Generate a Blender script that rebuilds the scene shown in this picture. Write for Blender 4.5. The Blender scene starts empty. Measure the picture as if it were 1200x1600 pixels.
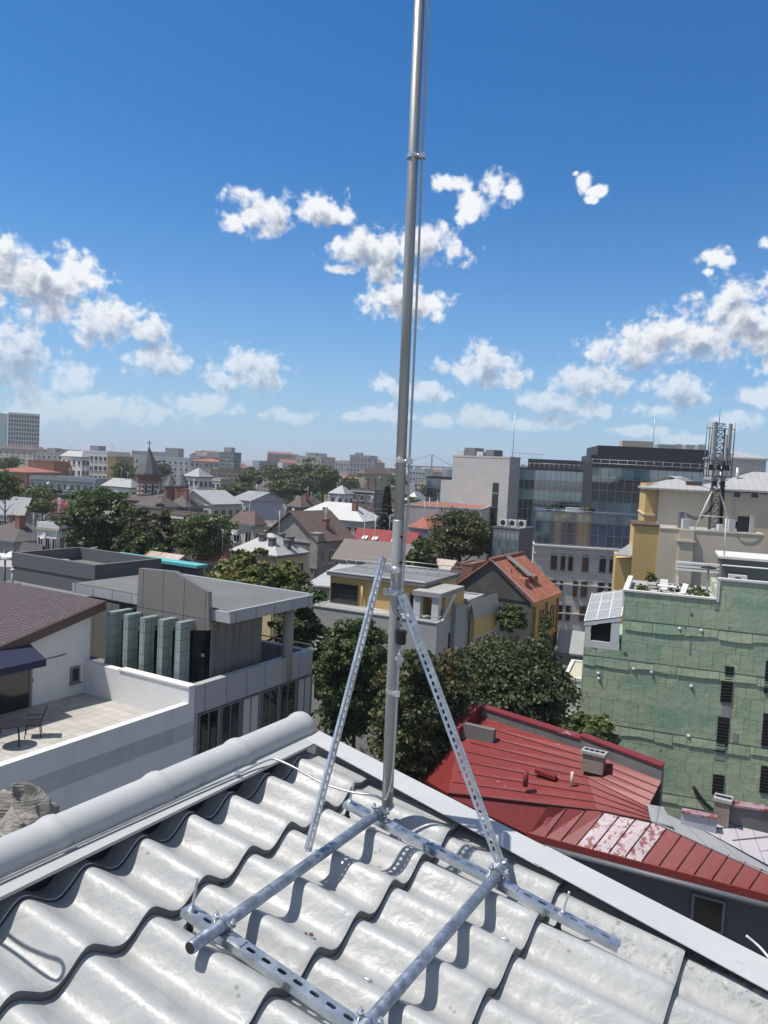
import bpy, bmesh, math, random
import numpy as np
from mathutils import Vector, Matrix
random.seed(7); rng = np.random.default_rng(11)
SC = bpy.context.scene
COL = SC.collection
R_ = math.radians

# ------------------------------------------------------------------ camera
CAM_H = 24.0
FPX = 1202.0                       # focal length in photo pixels (1200 wide)
RHO = math.atan(.05); THE = math.atan(70/1202)
FWD = Vector((0, math.cos(THE), -math.sin(THE)))
UPV = Vector((0, math.sin(THE), math.cos(THE)))
XR = Vector((1, 0, 0))
C_R = XR*math.cos(RHO) + UPV*math.sin(RHO)
C_U = -XR*math.sin(RHO) + UPV*math.cos(RHO)
CAMP = Vector((0, 0, CAM_H))
cd = bpy.data.cameras.new("camera"); cam = bpy.data.objects.new("camera", cd); COL.objects.link(cam)
m3 = Matrix((C_R, C_U, -FWD)).transposed()
cam.matrix_world = Matrix.Translation(CAMP) @ m3.to_4x4()
cd.sensor_fit = 'HORIZONTAL'; cd.sensor_width = 36; cd.lens = 36*FPX/1200
cd.clip_start = .05; cd.clip_end = 30000
SC.camera = cam

def ray(px, py):
    return C_R*(px-600) + C_U*(800-py) + FWD*FPX
def at(px, py, d):                 # point seen at a photo pixel, d metres in front (horizontally)
    r = ray(px, py); return CAMP + r*(d/r.y)
def atz(px, py, z):                # point seen at a photo pixel at height z
    r = ray(px, py); return CAMP + r*((z-CAM_H)/r.z)
def proj(P):
    q = Vector(P)-CAMP; w = q.dot(FWD)
    return 600+q.dot(C_R)*FPX/w, 800-q.dot(C_U)*FPX/w
def hd(deg):                       # unit vector of a compass heading (0 = straight ahead)
    return Vector((math.sin(R_(deg)), math.cos(R_(deg)), 0))

# ------------------------------------------------------------------ light
SUN_HEAD, SUN_EL = -93.0, 64.0
sun_dir = hd(SUN_HEAD)*math.cos(R_(SUN_EL)) + Vector((0, 0, math.sin(R_(SUN_EL))))
sl = bpy.data.lights.new("sun", 'SUN'); sl.energy = 5.0; sl.angle = R_(.53); sl.color = (1, .95, .88)
so = bpy.data.objects.new("sun", sl); COL.objects.link(so)
so.rotation_euler = sun_dir.to_track_quat('Z', 'Y').to_euler(); so.location = (0, 0, 200)
SC.view_settings.view_transform = 'Standard'; SC.view_settings.look = 'None'
SC.view_settings.exposure = .12; SC.view_settings.gamma = 1
try: SC.view_settings.use_curve_mapping = False
except Exception: pass
SC.cycles.use_denoising = True
SC.cycles.max_bounces = 5; SC.cycles.diffuse_bounces = 3; SC.cycles.glossy_bounces = 3; SC.cycles.transparent_max_bounces = 8

W = bpy.data.worlds.new("World"); SC.world = W; W.use_nodes = True
def NODE(nt, typ, **kw):
    n = nt.nodes.new(typ)
    for k, v in kw.items(): setattr(n, k, v)
    return n
def math_(nt, op, a, b=None, clamp=False):
    n = nt.nodes.new('ShaderNodeMath'); n.operation = op; n.use_clamp = clamp
    for i, v in enumerate((a, b)):
        if v is None: continue
        if isinstance(v, (int, float)): n.inputs[i].default_value = v
        else: nt.links.new(v, n.inputs[i])
    return n.outputs[0]
def vmath(nt, op, a, b=None):
    n = nt.nodes.new('ShaderNodeVectorMath'); n.operation = op
    for i, v in enumerate((a, b)):
        if v is None: continue
        if isinstance(v, (tuple, list)): n.inputs[i].default_value = v
        else: nt.links.new(v, n.inputs[i])
    return n.outputs['Value'] if op in ('LENGTH', 'DOT_PRODUCT') else n.outputs[0]
def mixc(nt, fac, a, b, typ='MIX'):
    n = nt.nodes.new('ShaderNodeMix'); n.data_type = 'RGBA'; n.blend_type = typ
    for idx, v in ((0, fac), (6, a), (7, b)):
        if isinstance(v, (int, float)): n.inputs[idx].default_value = v
        elif isinstance(v, (tuple, list)): n.inputs[idx].default_value = (*v[:3], 1)
        else: nt.links.new(v, n.inputs[idx])
    return n.outputs[2]

def noise(nt, vec, scale, detail=4, rough=.55, dist=0):
    n = NODE(nt, 'ShaderNodeTexNoise'); n.inputs['Scale'].default_value = scale; n.inputs['Detail'].default_value = detail
    n.inputs['Roughness'].default_value = rough; n.inputs['Distortion'].default_value = dist
    if vec is not None: nt.links.new(vec, n.inputs['Vector'])
    return n.outputs[0]
def azel(px, py):
    r = ray(px, py).normalized()
    return math.degrees(math.atan2(r.x, r.y)), math.degrees(math.asin(r.z))
# clouds: (centre px, centre py, half width px, half height px, strength) in the photograph, kept as sky directions
CLOUDS = [
 (60,440,95,48,1.15),(-30,420,90,60,1.2),(120,425,48,40,1.0),(160,500,95,38,1.0),(95,490,45,22,.85),(215,515,50,24,.9),
 (20,560,70,65,.9),(110,590,55,40,.7),(250,565,62,30,.9),(385,580,62,38,1.0),(350,595,40,22,.85),(420,595,32,20,.8),
 (160,640,170,38,.5),(320,630,90,28,.5),(60,640,90,45,.55),
 (400,333,52,34,1.1),(370,345,28,24,.9),(495,327,58,30,1.1),(535,340,30,16,.9),
 (580,390,68,40,1.15),(660,385,66,34,1.1),(540,420,34,12,.75),(625,470,58,34,1.1),(680,475,34,26,.95),(600,425,40,24,.9),
 (700,288,36,16,.75),(735,315,30,34,1.0),(770,290,32,24,.95),(800,300,24,22,.9),(728,335,24,18,.8),
 (912,280,20,24,.55),(932,300,22,16,.5),(926,312,18,12,.4),(900,270,12,12,.35),
 (1115,400,34,20,.72),(1135,408,18,14,.7),(1105,425,14,10,.6),(1195,380,18,14,.75),
 (760,572,60,32,1.1),(720,580,38,22,.95),(805,590,40,20,.9),
 (1000,545,85,36,1.1),(1080,525,90,44,1.2),(1170,500,90,58,1.25),(1230,520,80,80,1.2),(940,555,34,16,.85),
 (915,595,72,30,1.05),(860,625,55,24,.95),(930,640,50,20,.75),(1060,615,55,36,.95),(1030,640,48,22,.8),(1185,620,50,25,.6),
 (600,600,28,16,.95),(660,612,52,22,.9),(595,645,50,18,.95),(690,622,28,14,.85),(755,655,58,24,.9),(560,652,40,12,.8),(800,665,60,16,.6),(670,655,60,16,.55),
 (450,650,60,18,.5),(1000,672,70,14,.55),(870,662,60,16,.6),(1150,655,60,24,.6),(1080,690,80,16,.45)]
def cloud_group(name, sel):
    g = bpy.data.node_groups.new(name, 'ShaderNodeTree')
    g.interface.new_socket("P", in_out='INPUT', socket_type='NodeSocketVector')
    g.interface.new_socket("D", in_out='OUTPUT', socket_type='NodeSocketFloat')
    gi = g.nodes.new('NodeGroupInput'); go = g.nodes.new('NodeGroupOutput')
    acc = None
    for (x, y, w, h, s) in sel:
        a, e = azel(x, y); a1, _ = azel(x+w, y); _, e1 = azel(x, y-h)
        k = 1.45*s**.5; sx = 1/(max(abs(a1-a), .1)*k); sy = 1/(max(abs(e1-e), .1)*k)
        v = vmath(g, 'MULTIPLY_ADD', gi.outputs[0], (sx, sy, 0)); v.node.inputs[2].default_value = (-a*sx, -e*sy, 0)
        L = vmath(g, 'LENGTH', v)
        if acc is None: acc = L
        else:
            n = g.nodes.new('ShaderNodeMath'); n.operation = 'SMOOTH_MIN'; n.inputs[2].default_value = .15
            g.links.new(acc, n.inputs[0]); g.links.new(L, n.inputs[1]); acc = n.outputs[0]
    g.links.new(math_(g, 'MAXIMUM', math_(g, 'SUBTRACT', 1, acc), -1.5), go.inputs[0])
    return g
def ramp_(nt, v, a, b):
    n = NODE(nt, 'ShaderNodeMapRange'); n.interpolation_type = 'SMOOTHSTEP'
    n.inputs[1].default_value = a; n.inputs[2].default_value = b
    nt.links.new(v, n.inputs[0]); return n.outputs[0]
def build_world():
    nt = W.node_tree; nt.nodes.clear()
    out = NODE(nt, 'ShaderNodeOutputWorld'); bg = NODE(nt, 'ShaderNodeBackground')
    sky = NODE(nt, 'ShaderNodeTexSky'); sky.sky_type = 'NISHITA'; sky.sun_disc = False
    sky.sun_elevation = R_(SUN_EL); sky.sun_rotation = R_(SUN_HEAD)
    sky.air_density = 1.0; sky.dust_density = .05; sky.ozone_density = 8; sky.altitude = 0
    STR = .12
    bg.inputs['Strength'].default_value = STR
    tc = NODE(nt, 'ShaderNodeTexCoord')
    sep = NODE(nt, 'ShaderNodeSeparateXYZ'); nt.links.new(tc.outputs['Generated'], sep.inputs[0])
    az = math_(nt, 'MULTIPLY', math_(nt, 'ARCTAN2', sep.outputs[0], sep.outputs[1]), 57.29578)
    el = math_(nt, 'MULTIPLY', math_(nt, 'ARCSINE', sep.outputs[2]), 57.29578)
    P = NODE(nt, 'ShaderNodeCombineXYZ'); nt.links.new(az, P.inputs[0]); nt.links.new(el, P.inputs[1])
    def field(v, nm, sel):
        n = NODE(nt, 'ShaderNodeGroup'); n.node_tree = cloud_group(nm, sel); nt.links.new(v, n.inputs[0]); return n.outputs[0]
    def puff(v, det):
        n1 = math_(nt, 'MULTIPLY', math_(nt, 'SUBTRACT', noise(nt, v, .50, det, .62), .5), 1.9)
        vor = NODE(nt, 'ShaderNodeTexVoronoi'); vor.inputs['Scale'].default_value = .8; vor.inputs['Detail'].default_value = 2
        nt.links.new(v, vor.inputs['Vector'])
        n2 = math_(nt, 'MULTIPLY', math_(nt, 'SUBTRACT', .42, vor.outputs['Distance']), .65)
        n3 = math_(nt, 'MULTIPLY', math_(nt, 'SUBTRACT', noise(nt, v, 1.7, 3, .5), .5), .85)
        return math_(nt, 'ADD', math_(nt, 'ADD', n1, n2), n3)
    P0 = P.outputs[0]; P1 = vmath(nt, 'ADD', P0, (-.30, .75, 0))
    f0 = field(P0, 'cloud_field', CLOUDS)
    p0 = puff(P0, 7); p1 = puff(P1, 5)
    d0 = math_(nt, 'ADD', math_(nt, 'MULTIPLY', f0, 1.3), math_(nt, 'MULTIPLY', p0, .9))
    big = [c for c in CLOUDS if c[2] >= 50 and c[4] > .85]
    f1 = field(vmath(nt, 'ADD', P0, (-.3, 1.0, 0)), 'cloud_mass', big)
    d1 = math_(nt, 'ADD', math_(nt, 'MAXIMUM', f1, -.2), math_(nt, 'MULTIPLY', p1, .8))
    # unseen clouds added over the rest of the sky to neutralise the blue ambient light
    far_az = ramp_(nt, math_(nt, 'ABSOLUTE', az), 34, 44); far_el = ramp_(nt, el, 40, 48)
    outside = math_(nt, 'MAXIMUM', far_az, far_el)
    nz = noise(nt, tc.outputs['Generated'], 3.2, 4, .55)
    fill_clouds = math_(nt, 'MULTIPLY', math_(nt, 'MULTIPLY', ramp_(nt, nz, .40, .62), outside), .9)
    mr = NODE(nt, 'ShaderNodeMapRange'); mr.interpolation_type = 'SMOOTHSTEP'
    mr.inputs['From Min'].default_value = .02; mr.inputs['From Max'].default_value = .60
    nt.links.new(d0, mr.inputs['Value']); alpha = mr.outputs[0]
    sh = NODE(nt, 'ShaderNodeMapRange'); sh.interpolation_type = 'SMOOTHSTEP'
    sh.inputs['From Min'].default_value = .0; sh.inputs['From Max'].default_value = .85
    nt.links.new(d1, sh.inputs['Value'])
    k = 1/STR
    ccol = mixc(nt, sh.outputs[0], (.84*k, .87*k, .90*k), (.30*k, .35*k, .45*k))
    # low clouds sit in more air, and the air itself whitens towards the horizon
    fa = NODE(nt, 'ShaderNodeMapRange'); fa.inputs['From Min'].default_value = -.5; fa.inputs['From Max'].default_value = 10
    fa.inputs['To Min'].default_value = .12; fa.inputs['To Max'].default_value = 1
    nt.links.new(el, fa.inputs['Value'])
    fac = math_(nt, 'MULTIPLY', alpha, fa.outputs[0])
    hsv = NODE(nt, 'ShaderNodeHueSaturation'); hsv.inputs['Saturation'].default_value = 1.22
    nt.links.new(sky.outputs[0], hsv.inputs['Color'])
    air = math_(nt, 'POWER', math_(nt, 'SUBTRACT', 1, math_(nt, 'DIVIDE', math_(nt, 'ABSOLUTE', el), 26), clamp=True), 2.6)
    skyc = mixc(nt, math_(nt, 'MULTIPLY', air, .86), hsv.outputs[0], (.30*k, .47*k, .69*k))
    col = mixc(nt, fac, skyc, ccol)
    col = mixc(nt, fill_clouds, col, (.50*k, .50*k, .49*k))
    nt.links.new(col, bg.inputs['Color']); nt.links.new(bg.outputs[0], out.inputs[0])
build_world()
W.cycles.sampling_method = 'MANUAL'; W.cycles.sample_map_resolution = 256

# ------------------------------------------------------------------ mesh builder
class MB:
    def __init__(s): s.v = []; s.f = []; s.m = []; s.sm = []; s.cm = 0; s.smooth = False
    def vert(s, p): s.v.append((p[0], p[1], p[2])); return len(s.v)-1
    def face(s, ids, m=None): s.f.append(list(ids)); s.m.append(s.cm if m is None else m); s.sm.append(s.smooth)
    def poly(s, pts, m=None): s.face([s.vert(p) for p in pts], m)
    def box(s, o, ax, ay, az, m=None):     # o corner; three edge vectors
        o, ax, ay, az = map(Vector, (o, ax, ay, az))
        if ax.cross(ay).dot(az) < 0: ax, ay = ay, ax
        c = [s.vert(o+ax*i+ay*j+az*k) for k in (0, 1) for j in (0, 1) for i in (0, 1)]
        for q in ((0,2,3,1),(4,5,7,6),(0,1,5,4),(2,6,7,3),(0,4,6,2),(1,3,7,5)): s.face([c[i] for i in q], m)
    def cbox(s, c, ex, ey, ez, m=None):    # centre, three half vectors
        c, ex, ey, ez = map(Vector, (c, ex, ey, ez)); s.box(c-ex-ey-ez, ex*2, ey*2, ez*2, m)
    def prism(s, base, h, m=None):         # polygon swept by vector h
        base = [Vector(p) for p in base]; h = Vector(h)
        nrm = Vector((0, 0, 0))
        for i in range(len(base)):
            a, b = base[i], base[(i+1) % len(base)]; nrm += a.cross(b)
        if nrm.dot(h) < 0: base = base[::-1]
        b = [s.vert(p) for p in base]; t = [s.vert(p+h) for p in base]; n = len(base)
        s.face(b[::-1], m); s.face(t, m)
        for i in range(n): s.face([b[i], b[(i+1) % n], t[(i+1) % n], t[i]], m)
    def tube(s, path, r, seg=10, m=None, cap=True):
        path = [Vector(p) for p in path]; n = len(path)
        rs = r if isinstance(r, (list, tuple)) else [r]*n
        t0 = (path[1]-path[0]).normalized()
        up = Vector((0, 0, 1)) if abs(t0.z) < .9 else Vector((1, 0, 0))
        a = t0.cross(up).normalized(); rings = []
        for i in range(n):
            if i == 0: t = t0
            elif i == n-1: t = (path[-1]-path[-2]).normalized()
            else: t = ((path[i+1]-path[i]).normalized()+(path[i]-path[i-1]).normalized()).normalized()
            a = (a-t*a.dot(t)).normalized(); b = t.cross(a)
            rings.append([s.vert(path[i]+(a*math.cos(2*math.pi*k/seg)+b*math.sin(2*math.pi*k/seg))*rs[i]) for k in range(seg)])
        sm = s.smooth; s.smooth = True
        for i in range(n-1):
            for k in range(seg):
                s.face([rings[i][k], rings[i][(k+1) % seg], rings[i+1][(k+1) % seg], rings[i+1][k]], m)
        s.smooth = False
        if cap: s.face(rings[0][::-1], m); s.face(rings[-1], m)
        s.smooth = sm
    def lathe(s, c, axis, prof, seg=14, m=None):   # prof: (radius, height) along axis
        c = Vector(c); axis = Vector(axis).normalized()
        up = Vector((0, 0, 1)) if abs(axis.z) < .9 else Vector((1, 0, 0))
        a = axis.cross(up).normalized(); b = axis.cross(a); rings = []
        for (r, h) in prof:
            rings.append([s.vert(c+axis*h+(a*math.cos(2*math.pi*k/seg)+b*math.sin(2*math.pi*k/seg))*max(r, 1e-5)) for k in range(seg)])
        for i in range(len(prof)-1):
            for k in range(seg): s.face([rings[i][k], rings[i+1][k], rings[i+1][(k+1) % seg], rings[i][(k+1) % seg]], m)
        s.face(rings[0], m); s.face(rings[-1][::-1], m)
    def obj(s, name, mats, parent=None, uv=True):
        o0 = Vector(parent.matrix_world.translation) if parent else Vector((0, 0, 0))
        if parent:
            o0 = Vector((0, 0, 0)); p = parent
            while p: o0 += p.location; p = p.parent
        me = bpy.data.meshes.new(name)
        vs = [(x-o0.x, y-o0.y, z-o0.z) for x, y, z in s.v]
        me.from_pydata(vs, [], s.f)
        mats = mats if isinstance(mats, (list, tuple)) else [mats]
        for mm in mats: me.materials.append(mm)
        me.polygons.foreach_set('material_index', s.m); me.polygons.foreach_set('use_smooth', s.sm)
        if uv: auto_uv(me, o0)
        me.update()
        o = bpy.data.objects.new(name, me); COL.objects.link(o)
        if parent: o.parent = parent
        return o
def auto_uv(me, o0):                     # metres along the wall / up the slope
    l = me.uv_layers.new(name="uv"); nl = len(me.loops)
    buf = np.zeros(nl*2, dtype=np.float32)
    for p in me.polygons:
        n = p.normal
        if abs(n.z) > .995: e1 = XR*.866+Vector((0, -.5, 0)); e2 = Vector((.5, .866, 0))
        else:
            e1 = Vector((0, 0, 1)).cross(n).normalized(); e2 = n.cross(e1)
        for li in p.loop_indices:
            q = me.vertices[me.loops[li].vertex_index].co+o0
            buf[2*li] = q.dot(e1); buf[2*li+1] = q.dot(e2)
    l.data.foreach_set('uv', buf)
def tag(o, label=None, cat=None, group=None, kind=None):
    if label: o['label'] = label
    if cat: o['category'] = cat
    if group: o['group'] = group
    if kind: o['kind'] = kind
    return o
def empty(name, loc, label=None, cat=None, group=None):
    o = bpy.data.objects.new(name, None); COL.objects.link(o); o.location = loc; o.empty_display_size = .3
    return tag(o, label, cat, group)
def copy_to(src, parent, loc, rotz=None):
    c = src.copy(); COL.objects.link(c); c.parent = parent; c.location = loc
    if rotz is not None: c.rotation_euler = (0, 0, rotz)
    return c

# ------------------------------------------------------------------ materials
MATS = {}
def new_mat(name):
    m = bpy.data.materials.new(name); m.use_nodes = True
    nt = m.node_tree; b = nt.nodes['Principled BSDF']; return m, nt, b
def ramp(nt, v, a, b, lo=0., hi=1.):
    n = NODE(nt, 'ShaderNodeMapRange'); n.interpolation_type = 'SMOOTHSTEP'
    n.inputs[1].default_value = a; n.inputs[2].default_value = b; n.inputs[3].default_value = lo; n.inputs[4].default_value = hi
    nt.links.new(v, n.inputs[0]); return n.outputs[0]
def bump(nt, b, h, strength, dist=.02):
    n = NODE(nt, 'ShaderNodeBump'); n.inputs['Strength'].default_value = strength; n.inputs['Distance'].default_value = dist
    nt.links.new(h, n.inputs['Height']); nt.links.new(n.outputs[0], b.inputs['Normal']); return n
def world_pos(nt):
    return NODE(nt, 'ShaderNodeNewGeometry').outputs['Position']
def uvn(nt, sx=1, sy=1):
    u = NODE(nt, 'ShaderNodeUVMap'); u.uv_map = 'uv'
    if sx == 1 and sy == 1: return u.outputs[0]
    return vmath(nt, 'MULTIPLY', u.outputs[0], (sx, sy, 1))
def plain(name, c, rough=.6, metal=0., var=.12, scale=3., spec=None, bmp=0.):
    if name in MATS: return MATS[name]
    m, nt, b = new_mat(name); P = world_pos(nt)
    n = noise(nt, P, scale, 5)
    col = mixc(nt, n, tuple(x*(1-var) for x in c), tuple(min(1, x*(1+var)) for x in c))
    nt.links.new(col, b.inputs['Base Color']); b.inputs['Roughness'].default_value = rough; b.inputs['Metallic'].default_value = metal
    if spec is not None: b.inputs['Specular IOR Level'].default_value = spec
    if bmp: bump(nt, b, noise(nt, P, scale*6, 4), bmp)
    MATS[name] = m; return m
def plaster(name, c, dirt=(.12, .11, .10), amount=.35, streak=.4, scale=.35):
    if name in MATS: return MATS[name]
    m, nt, b = new_mat(name); P = world_pos(nt)
    a = ramp(nt, noise(nt, P, scale, 6, .62), .45, .75)
    s = ramp(nt, noise(nt, uvn(nt, 1.6, .12), 1.0, 5, .6), .5, .8)
    f = math_(nt, 'MULTIPLY', math_(nt, 'ADD', math_(nt, 'MULTIPLY', a, 1-streak), math_(nt, 'MULTIPLY', s, streak)), amount)
    fine = noise(nt, P, 5, 4)
    c0 = mixc(nt, fine, tuple(x*.9 for x in c), tuple(min(1, x*1.08) for x in c))
    nt.links.new(mixc(nt, f, c0, dirt), b.inputs['Base Color']); b.inputs['Roughness'].default_value = .85
    bump(nt, b, noise(nt, P, 18, 4), .12, .01)
    MATS[name] = m; return m
def brickmat(name, c1, c2, mortar, bw, bh, ms=.02, rough=.7, amount=.3, dirt=(.1, .1, .1), off=.5, bstr=.4, metal=0., dscale=.6):
    if name in MATS: return MATS[name]
    m, nt, b = new_mat(name); u = uvn(nt); P = world_pos(nt)
    t = NODE(nt, 'ShaderNodeTexBrick'); nt.links.new(u, t.inputs['Vector'])
    t.offset = off; t.inputs['Scale'].default_value = 1; t.inputs['Brick Width'].default_value = bw; t.inputs['Row Height'].default_value = bh
    t.inputs['Mortar Size'].default_value = ms; t.inputs['Color1'].default_value = (*c1, 1); t.inputs['Color2'].default_value = (*c2, 1)
    t.inputs['Mortar'].default_value = (*mortar, 1); t.inputs['Mortar Smooth'].default_value = .2; t.inputs['Bias'].default_value = 0
    f = ramp(nt, noise(nt, P, dscale, 6, .65), .48, .8, 0, amount)
    nt.links.new(mixc(nt, f, t.outputs['Color'], dirt), b.inputs['Base Color'])
    b.inputs['Roughness'].default_value = rough; b.inputs['Metallic'].default_value = metal
    inv = math_(nt, 'SUBTRACT', 1, t.outputs['Fac'])
    h = math_(nt, 'ADD', inv, math_(nt, 'MULTIPLY', noise(nt, P, 9, 3), .25))
    bump(nt, b, h, bstr, .02)
    MATS[name] = m; return m
def tilemat(name, c1, c2, pitch=.25, row=.38, rough=.75, dirt=(.07, .05, .045), amount=.45):
    """clay or steel tiles: waves along the slope and a step at every row"""
    if name in MATS: return MATS[name]
    m, nt, b = new_mat(name); u = uvn(nt); P = world_pos(nt)
    s = NODE(nt, 'ShaderNodeSeparateXYZ'); nt.links.new(u, s.inputs[0])
    wv = math_(nt, 'ABSOLUTE', math_(nt, 'SINE', math_(nt, 'MULTIPLY', s.outputs[0], math.pi/pitch)))
    st = math_(nt, 'FRACT', math_(nt, 'MULTIPLY', s.outputs[1], -1/row))
    h = math_(nt, 'ADD', math_(nt, 'MULTIPLY', wv, .6), st)
    cell = NODE(nt, 'ShaderNodeTexWhiteNoise'); cell.noise_dimensions = '2D'
    fl = vmath(nt, 'FLOOR', vmath(nt, 'MULTIPLY', u, (1/pitch, 1/row, 1))); nt.links.new(fl, cell.inputs['Vector'])
    c = mixc(nt, cell.outputs[0], c1, c2)
    gap = ramp(nt, wv, .0, .3, .45, 1)
    c = mixc(nt, math_(nt, 'SUBTRACT', 1, gap), c, tuple(x*.45 for x in c1))
    f = ramp(nt, noise(nt, P, .5, 6, .65), .45, .75, 0, amount)
    nt.links.new(mixc(nt, f, c, dirt), b.inputs['Base Color']); b.inputs['Roughness'].default_value = rough
    bump(nt, b, h, .9, .05)
    MATS[name] = m; return m
def seammat(name, c, seam=.55, rough=.5, rust=None, amount=.4, metal=0.):
    if name in MATS: return MATS[name]
    m, nt, b = new_mat(name); u = uvn(nt); P = world_pos(nt)
    s = NODE(nt, 'ShaderNodeSeparateXYZ'); nt.links.new(u, s.inputs[0])
    fr = math_(nt, 'ABSOLUTE', math_(nt, 'SUBTRACT', math_(nt, 'FRACT', math_(nt, 'MULTIPLY', s.outputs[0], 1/seam)), .5))
    line = ramp(nt, fr, .455, .49)
    n = noise(nt, P, .8, 6, .65)
    c0 = mixc(nt, n, tuple(x*.82 for x in c), tuple(min(1, x*1.12) for x in c))
    if rust: c0 = mixc(nt, ramp(nt, noise(nt, P, .45, 7, .7), .5, .66, 0, amount*1.6), c0, rust)
    c0 = mixc(nt, math_(nt, 'MULTIPLY', line, .5), c0, tuple(x*.4 for x in c))
    nt.links.new(c0, b.inputs['Base Color']); b.inputs['Roughness'].default_value = rough; b.inputs['Metallic'].default_value = metal
    bump(nt, b, math_(nt, 'ADD', line, math_(nt, 'MULTIPLY', n, .4)), .5, .03)
    MATS[name] = m; return m
def glassmat(name, c=(.02, .03, .04), rough=.06, spec=.8, tint=None, var=.5, scale=.4, ior=1.5):
    if name in MATS: return MATS[name]
    m, nt, b = new_mat(name); P = world_pos(nt)
    oi = NODE(nt, 'ShaderNodeObjectInfo')
    v = math_(nt, 'ADD', math_(nt, 'MULTIPLY', oi.outputs['Random'], .7), math_(nt, 'MULTIPLY', noise(nt, P, scale, 3), .3))
    nt.links.new(mixc(nt, v, tuple(x*(1-var) for x in c), tuple(x*(1+var*1.5) for x in c)), b.inputs['Base Color'])
    b.inputs['Roughness'].default_value = rough; b.inputs['Specular IOR Level'].default_value = spec
    b.inputs['IOR'].default_value = ior
    bump(nt, b, noise(nt, P, .7, 2), .05, .05)
    MATS[name] = m; return m
# ------------------------------------------------------------------ the metal tile roof we stand on
RO = CAMP+Vector((-.9075, 1.9361, -1.1358))
_a, _s = R_(30.076), R_(10.1)
rU = Vector((math.sin(_a), math.cos(_a), 0))
rV = Vector((math.cos(_a)*math.cos(_s), -math.sin(_a)*math.cos(_s), -math.sin(_s)))
rN = rV.cross(rU).normalized()
if rN.z < 0: rN = -rN
def RP(u, v, h=0.): return RO+rU*u+rV*v+rN*h
WAVE, MOD, FRONT0, STEP, AMP = .2, .4034, .29, .028, .062

def paint_mat():
    m, nt, b = new_mat('grey_roof_paint'); P = world_pos(nt)
    n1 = noise(nt, P, 7, 6, .6); n2 = noise(nt, P, 2.2, 5, .6); n3 = noise(nt, P, 60, 3, .6)
    c = mixc(nt, n2, (.325, .338, .335), (.385, .393, .385))
    c = mixc(nt, ramp(nt, n1, .55, .8, 0, .16), c, (.21, .20, .18))
    sp = NODE(nt, 'ShaderNodeTexVoronoi'); sp.inputs['Scale'].default_value = 34; nt.links.new(P, sp.inputs['Vector'])
    spk = ramp(nt, math_(nt, 'ADD', sp.outputs['Distance'], math_(nt, 'MULTIPLY', math_(nt, 'SUBTRACT', .62, n1), 1.2)), .10, .16, 1, 0)
    c = mixc(nt, math_(nt, 'MULTIPLY', spk, .6), c, (.16, .14, .11))
    # lichen and dirt where it has gathered along the verge
    v = vmath(nt, 'DOT_PRODUCT', vmath(nt, 'SUBTRACT', P, tuple(RO)), tuple(rU))
    w = vmath(nt, 'DOT_PRODUCT', vmath(nt, 'SUBTRACT', P, tuple(RO)), tuple(rV))
    near = math_(nt, 'MULTIPLY', ramp(nt, v, 1.02, 1.22), ramp(nt, w, .7, 1.6))
    li = ramp(nt, math_(nt, 'ADD', noise(nt, P, 42, 5, .7), math_(nt, 'MULTIPLY', noise(nt, P, 6, 3), .6)), .86, .98)
    c = mixc(nt, math_(nt, 'MULTIPLY', li, math_(nt, 'MULTIPLY', near, .85)), c, (.12, .12, .11))
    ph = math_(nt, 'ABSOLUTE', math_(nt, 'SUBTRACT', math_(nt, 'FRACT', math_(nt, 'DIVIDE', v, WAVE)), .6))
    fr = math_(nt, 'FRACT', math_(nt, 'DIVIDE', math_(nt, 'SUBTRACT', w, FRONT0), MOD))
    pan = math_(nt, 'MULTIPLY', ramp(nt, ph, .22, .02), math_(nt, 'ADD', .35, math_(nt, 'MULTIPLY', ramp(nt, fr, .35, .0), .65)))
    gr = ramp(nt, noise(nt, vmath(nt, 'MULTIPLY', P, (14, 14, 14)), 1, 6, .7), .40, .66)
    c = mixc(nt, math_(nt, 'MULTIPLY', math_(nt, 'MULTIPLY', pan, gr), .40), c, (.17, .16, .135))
    scr = NODE(nt, 'ShaderNodeTexNoise'); scr.inputs['Scale'].default_value = 1; scr.inputs['Detail'].default_value = 3; scr.inputs['Distortion'].default_value = 2.5
    nt.links.new(vmath(nt, 'MULTIPLY', P, (9, 60, 60)), scr.inputs['Vector'])
    c = mixc(nt, ramp(nt, scr.outputs[0], .70, .73, 0, .45), c, (.42, .42, .41))
    nt.links.new(c, b.inputs['Base Color'])
    nt.links.new(ramp(nt, n1, .3, .7, .38, .54), b.inputs['Roughness'])
    b.inputs['Specular IOR Level'].default_value = .5
    h = math_(nt, 'ADD', math_(nt, 'ADD', math_(nt, 'MULTIPLY', noise(nt, P, 6, 3, .5, .3), .9), math_(nt, 'MULTIPLY', noise(nt, P, 15, 4, .6, .25), .34)), math_(nt, 'MULTIPLY', n3, .04))
    bump(nt, b, h, .42, .03)
    return m
M_ROOF = paint_mat()
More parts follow.
